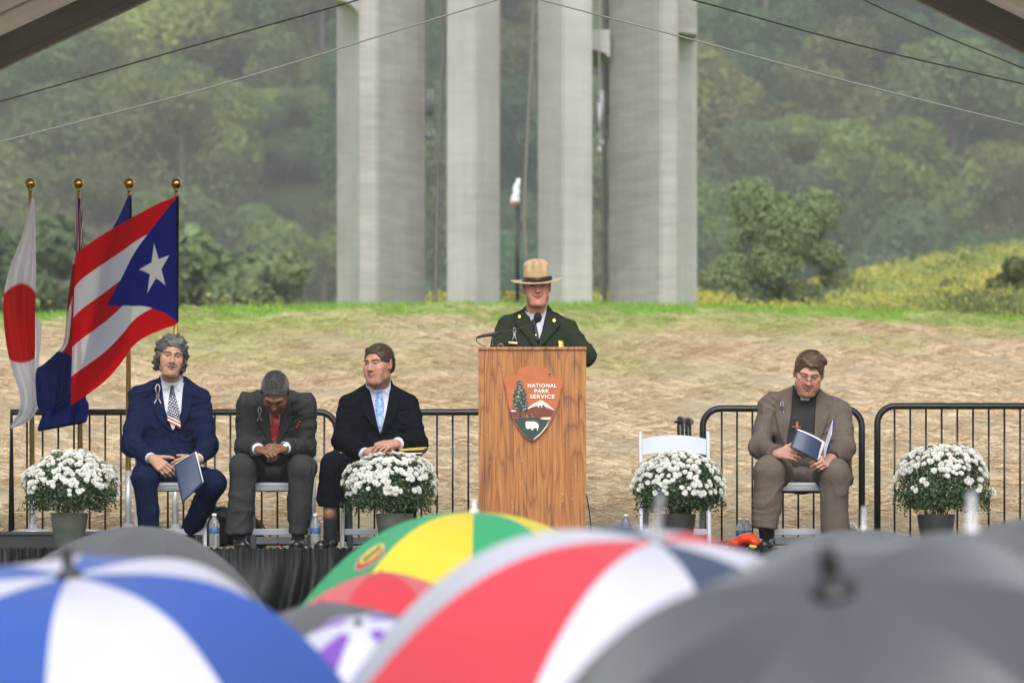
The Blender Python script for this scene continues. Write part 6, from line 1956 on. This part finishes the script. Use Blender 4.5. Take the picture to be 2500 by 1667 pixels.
# ------------------------------------------------------------------ 4. clergyman reading
def clergyman():
    root = person_root(1960, 34.5, 'laughing clergyman in a taupe suit, glasses and clerical collar, reading an open booklet')
    m = cloth_mat('taupe_wool', (.125, .099, .081))
    dT = 34.55
    nk = W(1968, 962, dT); ho = W(1974, 911, 34.40); M = rotm(2, 24, 7); sc = 1.06
    sh = [W(1881, 992, dT), W(2050, 1008, dT)]; el = [W(1854, 1090, 34.44), W(2062, 1094, 34.44)]; wr = [W(1893, 1108, 34.18), W(2034, 1118, 34.18)]
    pel = W(1960, 1165, 34.62); hips = [W(1915, 1160, 34.6), W(2008, 1162, 34.6)]
    kn = [W(1879, 1152, 34.12), W(2038, 1158, 34.12)]; an = [W(1866, 1290, 34.12), W(2038, 1312, 34.14)]
    S = SDF(); T = head_sdf(S, ho, M, sc, jaw=1.15, chub=.010, smile=1.0, nose=1.1, ear=1.1)
    core(S, nk, ho, M, sc, sh, el, wr, pel, kn, an, rneck=.064)
    hand_sdf(S, W(1898, 1107, 34.10), W(1950, 1106, 34.00) - W(1898, 1107, 34.10), (-.1, -.80, .30), 1, 1.0, curls=[(18, 34, 24), (20, 36, 24), (22, 38, 26), (24, 40, 26)], spread=1.5, thumb=(10, 5))
    hand_sdf(S, W(2030, 1118, 34.10), W(1994, 1136, 33.99) - W(2030, 1118, 34.10), (.30, -.80, .2), -1, 1.0, curls=[(30, 45, 30), (36, 48, 30), (40, 48, 30), (44, 48, 30)], spread=3, thumb=(5, 5))
    build_body(root, S, ho, M, sc, dict(skin=(.47, .25, .19), smile=1.0, eye=.12, brow=(.16, .09, .06), brow_w=.5, flush=1.0, lip=(.42, .19, .155), red=(1.15, .76, .72)))
    m_blk_shirt = mat('black_clerical_shirt', (.012, .012, .013), .8, bump=.2, bscale=300)
    S = SDF()
    for i in (0, 1): jacket_arm(S, sh[i], el[i], wr[i], .064, .064, .048)
    S.cap(nk + V(0, .03, -.02), sh[0] + V(.01, 0, .004), .072, .062, .03); S.cap(nk + V(0, .03, -.02), sh[1] - V(.01, 0, -.004), .072, .062, .03)
    jacket_neck(S, nk, sh)
    S.ell(W(1966, 1050, dT), (.205, .135, .19), k=.05); S.ell(W(1964, 1115, dT - .01), (.20, .155, .13), k=.05); S.ell(W(1962, 1165, 34.58), (.215, .16, .075), k=.05)
    S.cap(W(2062, 1120, 34.4), W(2078, 1178, 34.5), .045, .016, .03, (V(0, 1, 0), 2.0))
    v, f = S.mesh(.0078, fold_disp(401, .0105, 8.0)); jv = (v, f)
    jk = mesh_np('jacket', v, f, m, root, True)
    trousers(root, m, pel, hips, kn, an, [.094, .093], 411, hem=(.082, .076), rh=.098)
    sf = Surf(jv); g = 34.40
    lay(sf, 'shirt_front', [(1936, 940), (1934, 975), (1930, 1020), (1922, 1070), (1917, 1110)], [(1993, 945), (1992, 975), (1989, 1020), (1986, 1070), (1984, 1110)], m_blk_shirt, root, .013, .016, g, 14, 30)
    collar_stand(root, nk + V(0, -.012, .006), ho + V(0, .03, 0), .080, m=m_blk_shirt, h=.05)
    lay(sf, 'collar_tab', [(1954, 960), (1954, 970), (1955, 977)], [(1976, 961), (1977, 970), (1976, 978)], m_shirt, root, .050, .006, g, 6, 8, .003)
    lay(sf, 'lapel', [(1931, 944), (1908, 972), (1893, 1010), (1902, 1050), (1917, 1095)], [(1936, 940), (1934, 975), (1930, 1020), (1923, 1060), (1919, 1098)], m, jk, .018, .007, g, 9, 30)
    lay(sf, 'lapel', [(1996, 950), (1992, 975), (1990, 1020), (1988, 1060), (1985, 1098)], [(1998, 950), (2014, 975), (2026, 1005), (2012, 1050), (1988, 1100)], m, jk, .018, .007, g, 9, 30)
    ribbon_pin(sf, jk, 1909, 994, g, 30, (.05, .05, .055))
    v, f, _, _ = sf.patch([(1888, 1063), (1886, 1066), (1888, 1070)], [(1890, 1063), (1892, 1066), (1890, 1070)], .006, .004, g, 5, 5)
    mesh_np('button', v, f, mat('dark_button', (.02, .018, .016), .4), jk)
    # wooden cross on the shirt
    m_cross = mat('orange_wood_cross', (.28, .085, .03), .5)
    lay(sf, 'pectoral_cross', [(1943, 1029), (1942, 1040), (1942, 1052)], [(1949, 1029), (1949, 1040), (1950, 1052)], m_cross, root, .030, .006, g, 4, 10)
    lay(sf, 'cross_arm', [(1934, 1040), (1934, 1043)], [(1956, 1041), (1956, 1045)], m_cross, root, .034, .004, g, 10, 3)
    for q, w_ in ((wr[0], el[0]), (wr[1], el[1])):
        u = nrm(q - w_); tube_ring(root, 'shirt_cuff', q - u * .03, q + u * .008, .036, m_blk_shirt)
    MB().tube([W(2003, 1132, 33.965) + V(0, .004 * math.cos(a) * 2.4, 0) + V(.0095 * math.sin(a) * .5, 0, .0095 * math.cos(a)) for a in np.linspace(0, 2 * math.pi, 15)], .0018, 6).build('ring', mat('silver_ring', (.7, .7, .7), .2, 1.0), root, True)
    shoe(root, W(1876, 1318, 34.16), W(1866, 1332, 33.88), w=.048, up=.09); shoe(root, W(2036, 1320, 34.16), W(2040, 1332, 33.88), w=.048, up=.07)
    for a_ in an: MB().tube([a_ + V(0, 0, .04), V(a_[0] + .01, a_[1] + .02, ZS + .07)], .040, 14).build('sock', mat('black_socks', (.008, .008, .009), .9), root, True)
    # glasses low on the nose
    m_fr = mat('dark_frame', (.02, .012, .02), .3)
    gl = None
    mb = MB()
    for s in (-1, 1):
        rim = [T(s * .031 + .0235 * math.cos(a) * (1), -.108 + .022 * abs(s * .031 + .0235 * math.cos(a)) ** 1 * .5, -.008 + .0135 * math.sin(a) * (1 if math.sin(a) > 0 else .95)) for a in np.linspace(0, 2 * math.pi, 26)]
        mb.tube(rim[0:14], .0017, 6); mb.tube(rim[13:], .0007, 5)
        mb.tube([T(s * .0545, -.105, -.004), T(s * .074, -.085, .004), T(s * .081, -.03, .010), T(s * .083, .012, .014)], .0018, 6)
    mb.tube([T(-.0085, -.1085, -.004), T(0, -.1125, -.001), T(.0085, -.1085, -.004)], .0015, 6)
    mb.build('glasses', m_fr, root, True)
    # combed brown hair with a lock across the forehead
    S = SDF(); hair_cap(S, T, M, sc, .009, .078, -.006, -.06)
    S.cap(T(-.045, -.045, .098), T(.005, -.078, .074), .013, .010, .025); S.cap(T(.005, -.078, .074), T(.038, -.074, .080), .009, .007, .02)
    S.cap(T(.03, -.02, .112), T(.080, .0, .085), .014, .013, .025); S.cap(T(.07, .0, .092), T(.095, .018, .064), .012, .006, .02)
    v, f = S.mesh(.0038, lambda P: (vnoise(((P - ho.astype(np.float32)) @ M.astype(np.float32)) * np.array([1.0, 2.2, 1.6], np.float32), 80, 5) - .5) * .006)
    n = vnoise(((v - ho) @ M) * [.8, 2.5, 1.6], 95, 7)
    n = .5 * n + .5 * vnoise(((v - ho) @ M) * [.7, 3.0, 1.8], 200, 9); hc = np.array([.072, .037, .022]) * (1 + 2.2 * (n[:, None] - .45))
    hr = mesh_np('hair', v, f, mat('chestnut_hair', (.06, .04, .03), .5, spec=.4, attr=True), root, True, np.clip(hc, .01, 1))
    def st(r):
        a = r.uniform(-.5, math.pi + .5); th = r.uniform(.1, 1.25)
        p = V(.086 * math.cos(a) * math.sin(th), .018 + .104 * math.sin(a) * math.sin(th), .037 + .094 * math.cos(th))
        return p, V(.8, .5, .02), r.uniform(.02, .03), .08
    strands(T, M, sc, 200, 7, .0012, st, mat('loose_brown_hair', (.06, .036, .023), .5), hr, segs=4)
clergyman()
pb_ = empty('booklet', W(1975, 1080, 34.0), 'open dark covered booklet in the clergyman\'s hands', 'booklet')
sheet('cover', [(1945, 1049, 34.02), (2012, 1082, 34.06), (1996, 1128, 34.02), (1929, 1092, 33.99)], m_navy_paper, pb_, .003, .022)
sheet('pages', [(1948, 1047, 34.026), (2015, 1080, 34.066), (1999, 1125, 34.026), (1931, 1090, 33.996)], m_page, pb_, .004, .022)
sheet('pages', [(2010, 1098, 34.06), (2033, 1024, 34.10), (2030, 1060, 33.99), (2012, 1120, 34.01)], mat('lilac_page', (.62, .61, .70), .6), pb_, .003, .004)
sheet('cover', [(2013, 1108, 34.062), (2036, 1021, 34.10), (2038, 1035, 33.99), (2020, 1108, 34.01)], mat('blue_cover', (.03, .05, .17), .4), pb_, .003, .003)

# ------------------------------------------------------------------ 5. ranger at the lectern
def ranger():
    root = person_root(1310, 35.3, 'smiling park ranger in dark green uniform and tan flat brimmed hat behind the lectern')
    m = cloth_mat('forest_green_wool', (.027, .034, .022))
    dT = 35.32
    nk = W(1308, 770, dT); ho = W(1311, 701, 35.24); M = rotm(2, 3, -2); sc = 1.0
    sh = [W(1237, 799, dT), W(1384, 806, dT)]; el = [W(1211, 886, 35.24), W(1431, 868, 35.26)]; wr = [W(1262, 905, 35.0), W(1376, 890, 35.0)]
    pel = W(1310, 1040, 35.36); kn = [W(1286, 1180, 35.32), W(1338, 1180, 35.32)]; an = [W(1284, 1318, 35.34), W(1340, 1318, 35.34)]
    S = SDF(); T = head_sdf(S, ho, M, sc, jaw=1.12, chub=.006, smile=.9, nose=1.0)
    core(S, nk, ho, M, sc, sh, el, wr, pel, kn, an, rneck=.060)
    hand_sdf(S, wr[0] + V(.01, -.01, 0), (.6, -.5, .0), (-.2, -.3, 1), 1, 1.0, curl=(15, 20, 15))
    hand_sdf(S, wr[1] + V(-.01, -.01, 0), (-.6, -.5, .0), (.2, -.3, 1), -1, 1.0, curl=(15, 20, 15))
    build_body(root, S, ho, M, sc, dict(skin=(.58, .28, .215), smile=.9, eye=.7, brow=(.16, .09, .06), brow_w=.6, flush=1.0, lip=(.42, .15, .13), red=(1.15, .74, .70)))
    S = SDF()
    for i in (0, 1): jacket_arm(S, sh[i], el[i], wr[i], .064, .060, .046)
    S.cap(nk + V(0, .02, -.02), sh[0] + V(.01, 0, .004), .070, .060, .03); S.cap(nk + V(0, .02, -.02), sh[1] - V(.01, 0, -.004), .070, .060, .03)
    jacket_neck(S, nk, sh)
    S.ell(W(1310, 860, dT), (.200, .130, .19), k=.05); S.ell(W(1310, 950, dT), (.185, .135, .17), k=.05); S.ell(W(1310, 1045, dT), (.195, .14, .10), k=.05)
    v, f = S.mesh(.0078, fold_disp(501, .0085)); jv = (v, f)
    jk = mesh_np('jacket', v, f, m, root, True)
    S = SDF()
    S.ell(pel, (.175, .12, .09), k=0)
    for k_, a_, s in zip(kn, an, (-1, 1)):
        S.cap(pel + V(s * .07, 0, -.03), k_, .095, .078, .03); S.cap(k_, a_, .075, .065, .02)
    v, f = S.mesh(.01, fold_disp(511, .006)); mesh_np('trousers', v, f, m, root, True)
    for a_ in an: shoe(root, V(a_[0], a_[1] + .02, 0), V(a_[0], a_[1] - .17, 0), mat('brown_shoe', (.06, .03, .015), .3))
    sf = Surf(jv); g = 35.18
    collar_stand(root, nk + V(0, .004, -.004), ho, .077, h=.045)
    lay(sf, 'shirt_front', [(1284, 742), (1294, 775), (1305, 805), (1314, 828)], [(1337, 742), (1331, 775), (1324, 805), (1317, 828)], m_shirt, root, .011, .012, g, 12, 20)
    lay(sf, 'collar_wing', [(1285, 742), (1289, 760), (1296, 782)], [(1293, 757), (1304, 776), (1298, 784)], m_shirt, root, .017, .003, g, 6, 10)
    lay(sf, 'collar_wing', [(1324, 768), (1318, 778), (1322, 795)], [(1336, 744), (1333, 765), (1326, 798)], m_shirt, root, .017, .003, g, 6, 10)
    lay(sf, 'tie', [(1298, 780), (1300, 792), (1304, 810), (1308, 835)], [(1312, 776), (1309, 790), (1314, 812), (1316, 830)], mat('black_green_tie', (.010, .013, .010), .5), root, .020, .006, g, 8, 24, .005)
    lay(sf, 'lapel', [(1285, 745), (1262, 768), (1257, 785), (1266, 800), (1290, 826), (1305, 848)], [(1287, 744), (1294, 772), (1300, 790), (1304, 805), (1310, 826), (1313, 848)], m, jk, .017, .007, g, 9, 30)
    lay(sf, 'lapel', [(1336, 742), (1331, 772), (1326, 795), (1322, 812), (1318, 830), (1314, 850)], [(1339, 745), (1362, 775), (1368, 792), (1356, 808), (1338, 828), (1318, 850)], m, jk, .017, .007, g, 9, 30)
    m_gd = mat('gold_badge', (.75, .50, .12), .3, .9)
    lay(sf, 'badge', [(1362, 832), (1364, 840), (1364, 850)], [(1375, 831), (1377, 840), (1378, 850)], m_gd, jk, .012, .006, g, 8, 8, .004)
    lay(sf, 'name_tag', [(1241, 834), (1241, 840)], [(1264, 834), (1263, 840)], mat('brass_name_tag', (.62, .50, .28), .4, .5), jk, .012, .005, g, 8, 4)
    for px, py in ((1268, 772), (1353, 782)):
        v, f, _, _ = sf.patch([(px - 1, py - 4), (px - 4, py), (px - 1, py + 4)], [(px + 1, py - 4), (px + 4, py), (px + 1, py + 4)], .026, .004, g, 5, 7); mesh_np('collar_pin', v, f, m_gd, jk)
    v, f, _, _ = sf.patch([(1307, 816), (1307, 819)], [(1309, 816), (1309, 819)], .030, .004, g, 3, 3); mesh_np('tie_tack', v, f, m_gd, jk)
    ribbon_pin(sf, jk, 1256, 814, g, 30, (.12, .12, .13))
    # hat: flat stiff brim, four-dented crown, leather band
    hc = T(0, .006, .037); HM = rotm(3, 7, -3)
    H = lambda x, y, z: hc + HM @ V(x, y, z)
    m_felt = mat('tan_felt', (.46, .31, .165), .85, var=.05, vscale=25, sheen=.3)
    n = 64; rows = []
    for k, (r_, z) in enumerate([(.050, -.004), (.10, -.005), (.13, -.004), (.158, -.001), (.1645, .000), (.1655, .002), (.1645, .004), (.158, .003), (.13, .0), (.10, .0), (.084, .001)]):
        rows.append([H(r_ * math.cos(a) * .985, r_ * math.sin(a) * 1.10, z + .012 * (abs(math.cos(a)) ** 3) * (r_ / .165) ** 2 - .004 * (r_ / .165) ** 2) for a in np.linspace(0, 2 * math.pi, n, endpoint=False)])
    vs = [p for r_ in rows for p in r_]; fs = []
    for i in range(len(rows) - 1):
        for k in range(n): fs.append((i * n + k, i * n + (k + 1) % n, (i + 1) * n + (k + 1) % n, (i + 1) * n + k))
    hat = MB().add(vs, fs).build('hat', m_felt, root, True)
    rows = []
    for t in np.linspace(0, 1, 26):
        row = []
        for a in np.linspace(0, 2 * math.pi, n, endpoint=False):
            if t < .6: rr = .0835 - .003 * t; zz = t / .6 * .098
            else:
                s = (t - .6) / .4; rr = .0817 * math.cos(s * math.pi / 2) ** .75; zz = .098 + .040 * math.sin(s * math.pi / 2)
            dent = sum(math.exp(-(((a - q + math.pi) % (2 * math.pi) - math.pi) / .27) ** 2) for q in (R(45), R(135), R(225 + 8), R(315 - 8)))
            w = math.exp(-((t - .66) / .22) ** 2)
            rr *= 1 - .36 * dent * w; zz -= .018 * dent * math.exp(-((t - .75) / .12) ** 2)
            row.append(H(rr * math.cos(a) * .96, rr * math.sin(a) * 1.22, zz))
        rows.append(row)
    vs = [p for r_ in rows for p in r_]; fs = []
    for i in range(len(rows) - 1):
        for k in range(n): fs.append((i * n + k, i * n + (k + 1) % n, (i + 1) * n + (k + 1) % n, (i + 1) * n + k))
    MB().add(vs, fs).build('crown', m_felt, hat, True)
    rows = [[H(rr * math.cos(a) * .96, rr * math.sin(a) * 1.22, z) for a in np.linspace(0, 2 * math.pi, n, endpoint=False)] for rr, z in ((.0838, .002), (.0868, .003), (.0868, .030), (.0835, .031))]
    vs = [p for r_ in rows for p in r_]; fs = []
    for i in range(3):
        for k in range(n): fs.append((i * n + k, i * n + (k + 1) % n, (i + 1) * n + (k + 1) % n, (i + 1) * n + k))
    bd = MB().add(vs, fs).build('hat_band', mat('dark_leather_band', (.018, .014, .011), .35, bump=.3, bscale=120), hat, True)
    MB().box(H(.086, -.03, .018), (.008, .012, .012), HM, .003).build('buckle', m_blk, bd); MB().box(H(-.087, -.02, .008), (.004, .006, .005), HM, .001).build('strap_end', m_blk, bd)
    S = SDF(); hair_cap(S, T, M, sc, .004, .06, -.006, -.06)
    v, f = S.mesh(.004, lambda P: (vnoise(P, 160, 5) - .5) * .004)
    mesh_np('hair', v, f, mat('short_sandy_grey_hair', (.30, .25, .20), .7, var=.3, vscale=120), root, True)
ranger()
# ================================================================== UMBRELLAS OF THE AUDIENCE
m_ferr_b = mat('black_ferrule', (.015, .015, .017), .4)
m_ferr_w = mat('pale_ferrule', (.62, .62, .64), .35)
m_steel = mat('umbrella_steel', (.35, .35, .36), .35, .8)
_cache = {}
def canopy_cloth(key, rgb, rough=.45, trans=.35):
    if key not in _cache: _cache[key] = mat('umbrella_' + key, rgb, rough, spec=.45, var=.10, vscale=3, trans=trans, bump=.12, bscale=14)
    return _cache[key]
def umbrella(apex_px, apex_py, d, lean, Rr, depth, cols, spin, label, ferr=.05, ferr_r=.006, mf=None, n=8, power=2.0, sag=.05, pattern=None, shaft=.75, tip=True):
    """lean: axis tilt (x, y) ; Rr rim radius; depth apex-to-rim drop"""
    ap = W(apex_px, apex_py, d)
    z = nrm(V(lean[0], lean[1], 1)); x = nrm(np.cross(V(0, 1, 0), z)); y = np.cross(z, x)
    M = np.stack([x, y, z], 1)
    root = empty('umbrella', ap - z * shaft, label, 'umbrella')
    m_, k_ = 16, 9
    def rib(a, s):
        r_ = Rr * s; h = -depth * s ** power
        return V(r_ * math.cos(a), r_ * math.sin(a), h)
    for p in range(n):
        a0 = spin + 2 * math.pi * p / n; a1 = spin + 2 * math.pi * (p + 1) / n
        vs, cs = [], []
        for i in range(m_ + 1):
            s = i / m_
            A, B = rib(a0, s), rib(a1, s); mid = rib((a0 + a1) / 2, s)
            for j in range(k_ + 1):
                t = j / k_
                q = A * (1 - t) + B * t
                w = 4 * t * (1 - t)
                q = q + (mid - (A + B) / 2) * w * -.06                       # cloth between chord and arc
                q = q * (1 - .035 * w * s ** 3) + V(0, 0, -sag * .2 * w * s * (1 - s) - .012 * w * s ** 4)
                vs.append(ap + M @ q)
                cs.append((s, t))
        vs = np.array(vs); idx = np.arange((m_ + 1) * (k_ + 1)).reshape(m_ + 1, k_ + 1)
        F = np.stack([idx[:-1, :-1], idx[1:, :-1], idx[1:, 1:], idx[:-1, 1:]], -1).reshape(-1, 4)
        c = cols[p % len(cols)]
        if pattern is not None:
            mats, mi = pattern(p, np.array(cs)[F].mean(1)); mesh_np('canopy_panel', vs, F, None, root, True, mats=mats, midx=mi)
        else: mesh_np('canopy_panel', vs, F, canopy_cloth(*c), root, True)
        pts = [ap + M @ (rib(a0, s) + V(0, 0, -.006)) for s in np.linspace(.03, 1.0, 10)]
        rb = MB().tube(pts, .0022, 5).build('rib', m_steel, root, True)
        if tip: MB().lathe([(0, -.004), (.004, -.003), (.004, .010), (.002, .012)], pts[-1], 8).build('tip', m_steel, rb, True)
        MB().tube([ap + M @ (rib(a0, .5) + V(0, 0, -.006)), ap + M @ V(0, 0, -depth * .9 - .04)], .0016, 4).build('stretcher', m_steel, root, True)
    MB().tube([ap - z * .002, ap - z * shaft], .006, 10).build('shaft', m_steel, root, True)
    mf = mf or m_ferr_b
    MB().tube([ap - z * .004, ap + z * .008, ap + z * .010, ap + z * ferr * .8, ap + z * ferr], [ferr_r * 2.6, ferr_r * 2.0, ferr_r * 1.1, ferr_r, ferr_r * .7], 14).build('ferrule', mf, root, True)
    MB().tube([ap - z * (shaft - .10), ap - z * (shaft + .02)], [.012, .014], 12).build('handle', m_ferr_b, root, True)
    return root
B_ = ('blue', (.052, .130, .50), .32); Wt = ('white', (.70, .705, .83), .35); Rd = ('red', (.80, .075, .105), .35); Nv = ('slate_blue', (.07, .10, .17)); Gk = ('charcoal', (.080, .084, .098), .27, .12)
Gm = ('grey', (.10, .104, .115), .45, .15); Gr = ('green', (.05, .42, .19)); Yl = ('yellow', (.82, .66, .06)); Pk = ('coral', (.74, .06, .085))
# blue and white, nearest at the left
umbrella(168, 1405, 12.0, (-.067, -.25), .685, .50, [Wt, B_], R(266), 'blurred blue and white panelled umbrella in the left foreground', .062, .0125, power=3.4)
# charcoal one behind it, its apex turned away
umbrella(390, 1288, 22.0, (.186, -.022), .579, .356, [Gm], R(12), 'plain dark grey umbrella in front of the curly haired man', .01, .004)
# green and yellow
u3 = umbrella(1157, 1250, 19.0, (.016, -.03), .672, .471, [Yl, Gr], R(225), 'green and yellow panelled umbrella with an oval crest, below the lectern', .040, .0075, m_ferr_w, power=2.4)
# coral red, low
umbrella(930, 1396, 16.5, (-.053, .16), .342, .175, [Pk, ('rose', (.76, .16, .19))], R(250), 'coral red umbrella tucked under the green and yellow one', .002, .0012, power=1.6)
# small dark grey
umbrella(785, 1468, 14.5, (-.08, .01), .418, .15, [Gm], R(20), 'small dark grey umbrella squeezed between the coral and the purple ones', .002, .0012, power=1.5)
# purple and white
m_pu = canopy_cloth('purple', (.26, .10, .55)); m_wh = canopy_cloth(*Wt)
def pat(p, st):
    s, t = st[:, 0], st[:, 1]
    inside = (p % 2 == 0) & (s > .10) & (s < .62) & (np.abs(t - .5) < .44)
    return [m_wh, m_pu], inside.astype(np.int32)
umbrella(875, 1522, 12.6, (-.10, -.50), .36, .257, [Wt], R(205), 'white umbrella with purple wedges between the blue and the red ones', .012, .004, pattern=pat, power=1.8)
# red, white and blue golf umbrella
umbrella(1600, 1320, 11.2, (.115, -.246), .688, .53, [Rd, Wt, Nv, Wt], R(200), 'large blurred red, white and blue golf umbrella in the centre foreground', .095, .0080, mat('grey_ferrule', (.26, .26, .28), .4), power=2.71)
# big dark grey, nearest at the right
umbrella(2035, 1440, 8.2, (-.195, -.59), .705, .52, [Gk], R(228), 'huge blurred dark grey umbrella filling the lower right foreground', .072, .0145, power=2.15)
# two more behind it, of which little more than the tips show
umbrella(2372, 1296, 11.0, (.0, -.05), .58, .24, [Gm], R(10), 'grey umbrella behind the huge dark one, its pale tip before the right flower pot', .075, .0065, m_ferr_w)
umbrella(2108, 1292, 18.0, (.0, -.05), .50, .20, [Gm], R(30), 'grey umbrella behind the huge dark one, its thin white tip beside the clergyman', .072, .0045, m_ferr_w)
umbrella(2560, 1262, 16.0, (.0, -.05), .50, .20, [Gm], R(5), 'dark umbrella only just entering the frame at the right edge', .03, .005)
# oval crest printed on the green panel, laid on as thin cloth appliques
def crest():
    r0 = world_off(u3)
    tri = []
    for ch in u3.children:
        if ch.name.startswith('canopy_panel'):
            o = world_off(ch); tri.append((np.array([v.co[:] for v in ch.data.vertices]) + o, [tuple(p.vertices) for p in ch.data.polygons]))
    sf = Surf(*tri)
    def oval(name, cx, cy, a, b, ang, m, off):
        l, r_ = [], []
        ca, sa = math.cos(ang), math.sin(ang)
        for t in np.linspace(-.999, .999, 16):
            w = math.sqrt(1 - t * t)
            f = lambda u: (cx + u * b * w * -sa + t * a * ca, cy + u * b * w * ca + t * a * sa)
            l.append(f(-1)); r_.append(f(1))
        v, f_, _, _ = sf.patch(l, r_, off, .001, 18.7, 8, 16, smooth=0, maxd=2.0)
        mesh_np(name, v, f_, m, u3, False)
    ang = math.atan2(-62, 76)
    oval('crest', 903, 1360, 48, 17, ang, mat('crest_green_line', (.30, .40, .32), .6), .002)
    oval('crest_field', 903, 1360, 44, 14.5, ang, mat('crest_red', (.45, .04, .05), .6), .0036)
    oval('crest_top', 908, 1351, 37, 10, ang, mat('crest_yellow', (.72, .56, .06), .6), .0052)
    for k in range(6):
        t = -.7 + k * .28
        oval('crest_mark', 908 + 33 * t * math.cos(ang), 1351 + 33 * t * math.sin(ang), 4, 6, ang + .5, mat('crest_black', (.05, .05, .04), .6), .0066)
crest()
# listener under the purple and white umbrella: only a blurred cheek and cap edge show
def listener():
    d = 10.6
    c = W(860, 1800, d)
    root = empty('person', V(c[0], d, c[2] - 1.2), 'blurred listener whose face shows between the blue and the red umbrella', 'person')
    M = rotm(150, 0, 0); ho = c + V(0, 0, -.03)
    S = SDF(); T = head_sdf(S, ho, M, .95)
    nk = ho + V(0, .02, -.17); S.cap(ho + V(0, .02, -.06), nk, .055, .06, .02); S.cap(nk, ho + V(0, .03, -.65), .07, .1, .05)
    v, f = S.mesh(.006); mesh_np('body', v, f, m_skin, root, True, face_cols(v, ho, M, .95, dict(skin=(.5, .30, .24))))
    S = SDF(); S.cap(nk + V(-.15, .03, -.08), nk + V(.15, .03, -.08), .07, .07, .04); S.ell(nk + V(0, .03, -.3), (.2, .13, .3), k=.05)
    v, f = S.mesh(.014); mesh_np('jacket', v, f, mat('listener_jacket', (.25, .26, .30), .8), root, True)
    S = SDF(); hair_cap(S, T, M, .95, .012, .05, -.01, -.07); v, f = S.mesh(.008); mesh_np('hair', v, f, mat('listener_hair', (.50, .38, .31), .7), root, True)
listener()

# ------------------------------------------------------------------ rain haze
hz_ = MB(); hz_.box((0, 330, 55), (520, 390, 59)); ho_ = hz_.build('haze', None)
hm = bpy.data.materials.new('rain_haze'); hm.use_nodes = True
for nd in list(hm.node_tree.nodes):
    if nd.type != 'OUTPUT_MATERIAL': hm.node_tree.nodes.remove(nd)
pv = hm.node_tree.nodes.new('ShaderNodeVolumePrincipled'); pv.inputs['Color'].default_value = (.93, .96, 1.0, 1); pv.inputs['Density'].default_value = .00040
pv.inputs['Anisotropy'].default_value = .2
hm.node_tree.links.new(pv.outputs[0], hm.node_tree.nodes['Material Output'].inputs['Volume'])
ho_.data.materials.append(hm); tag(ho_, 'pale grey rain haze veiling the wooded hillside', None, None, 'stuff')
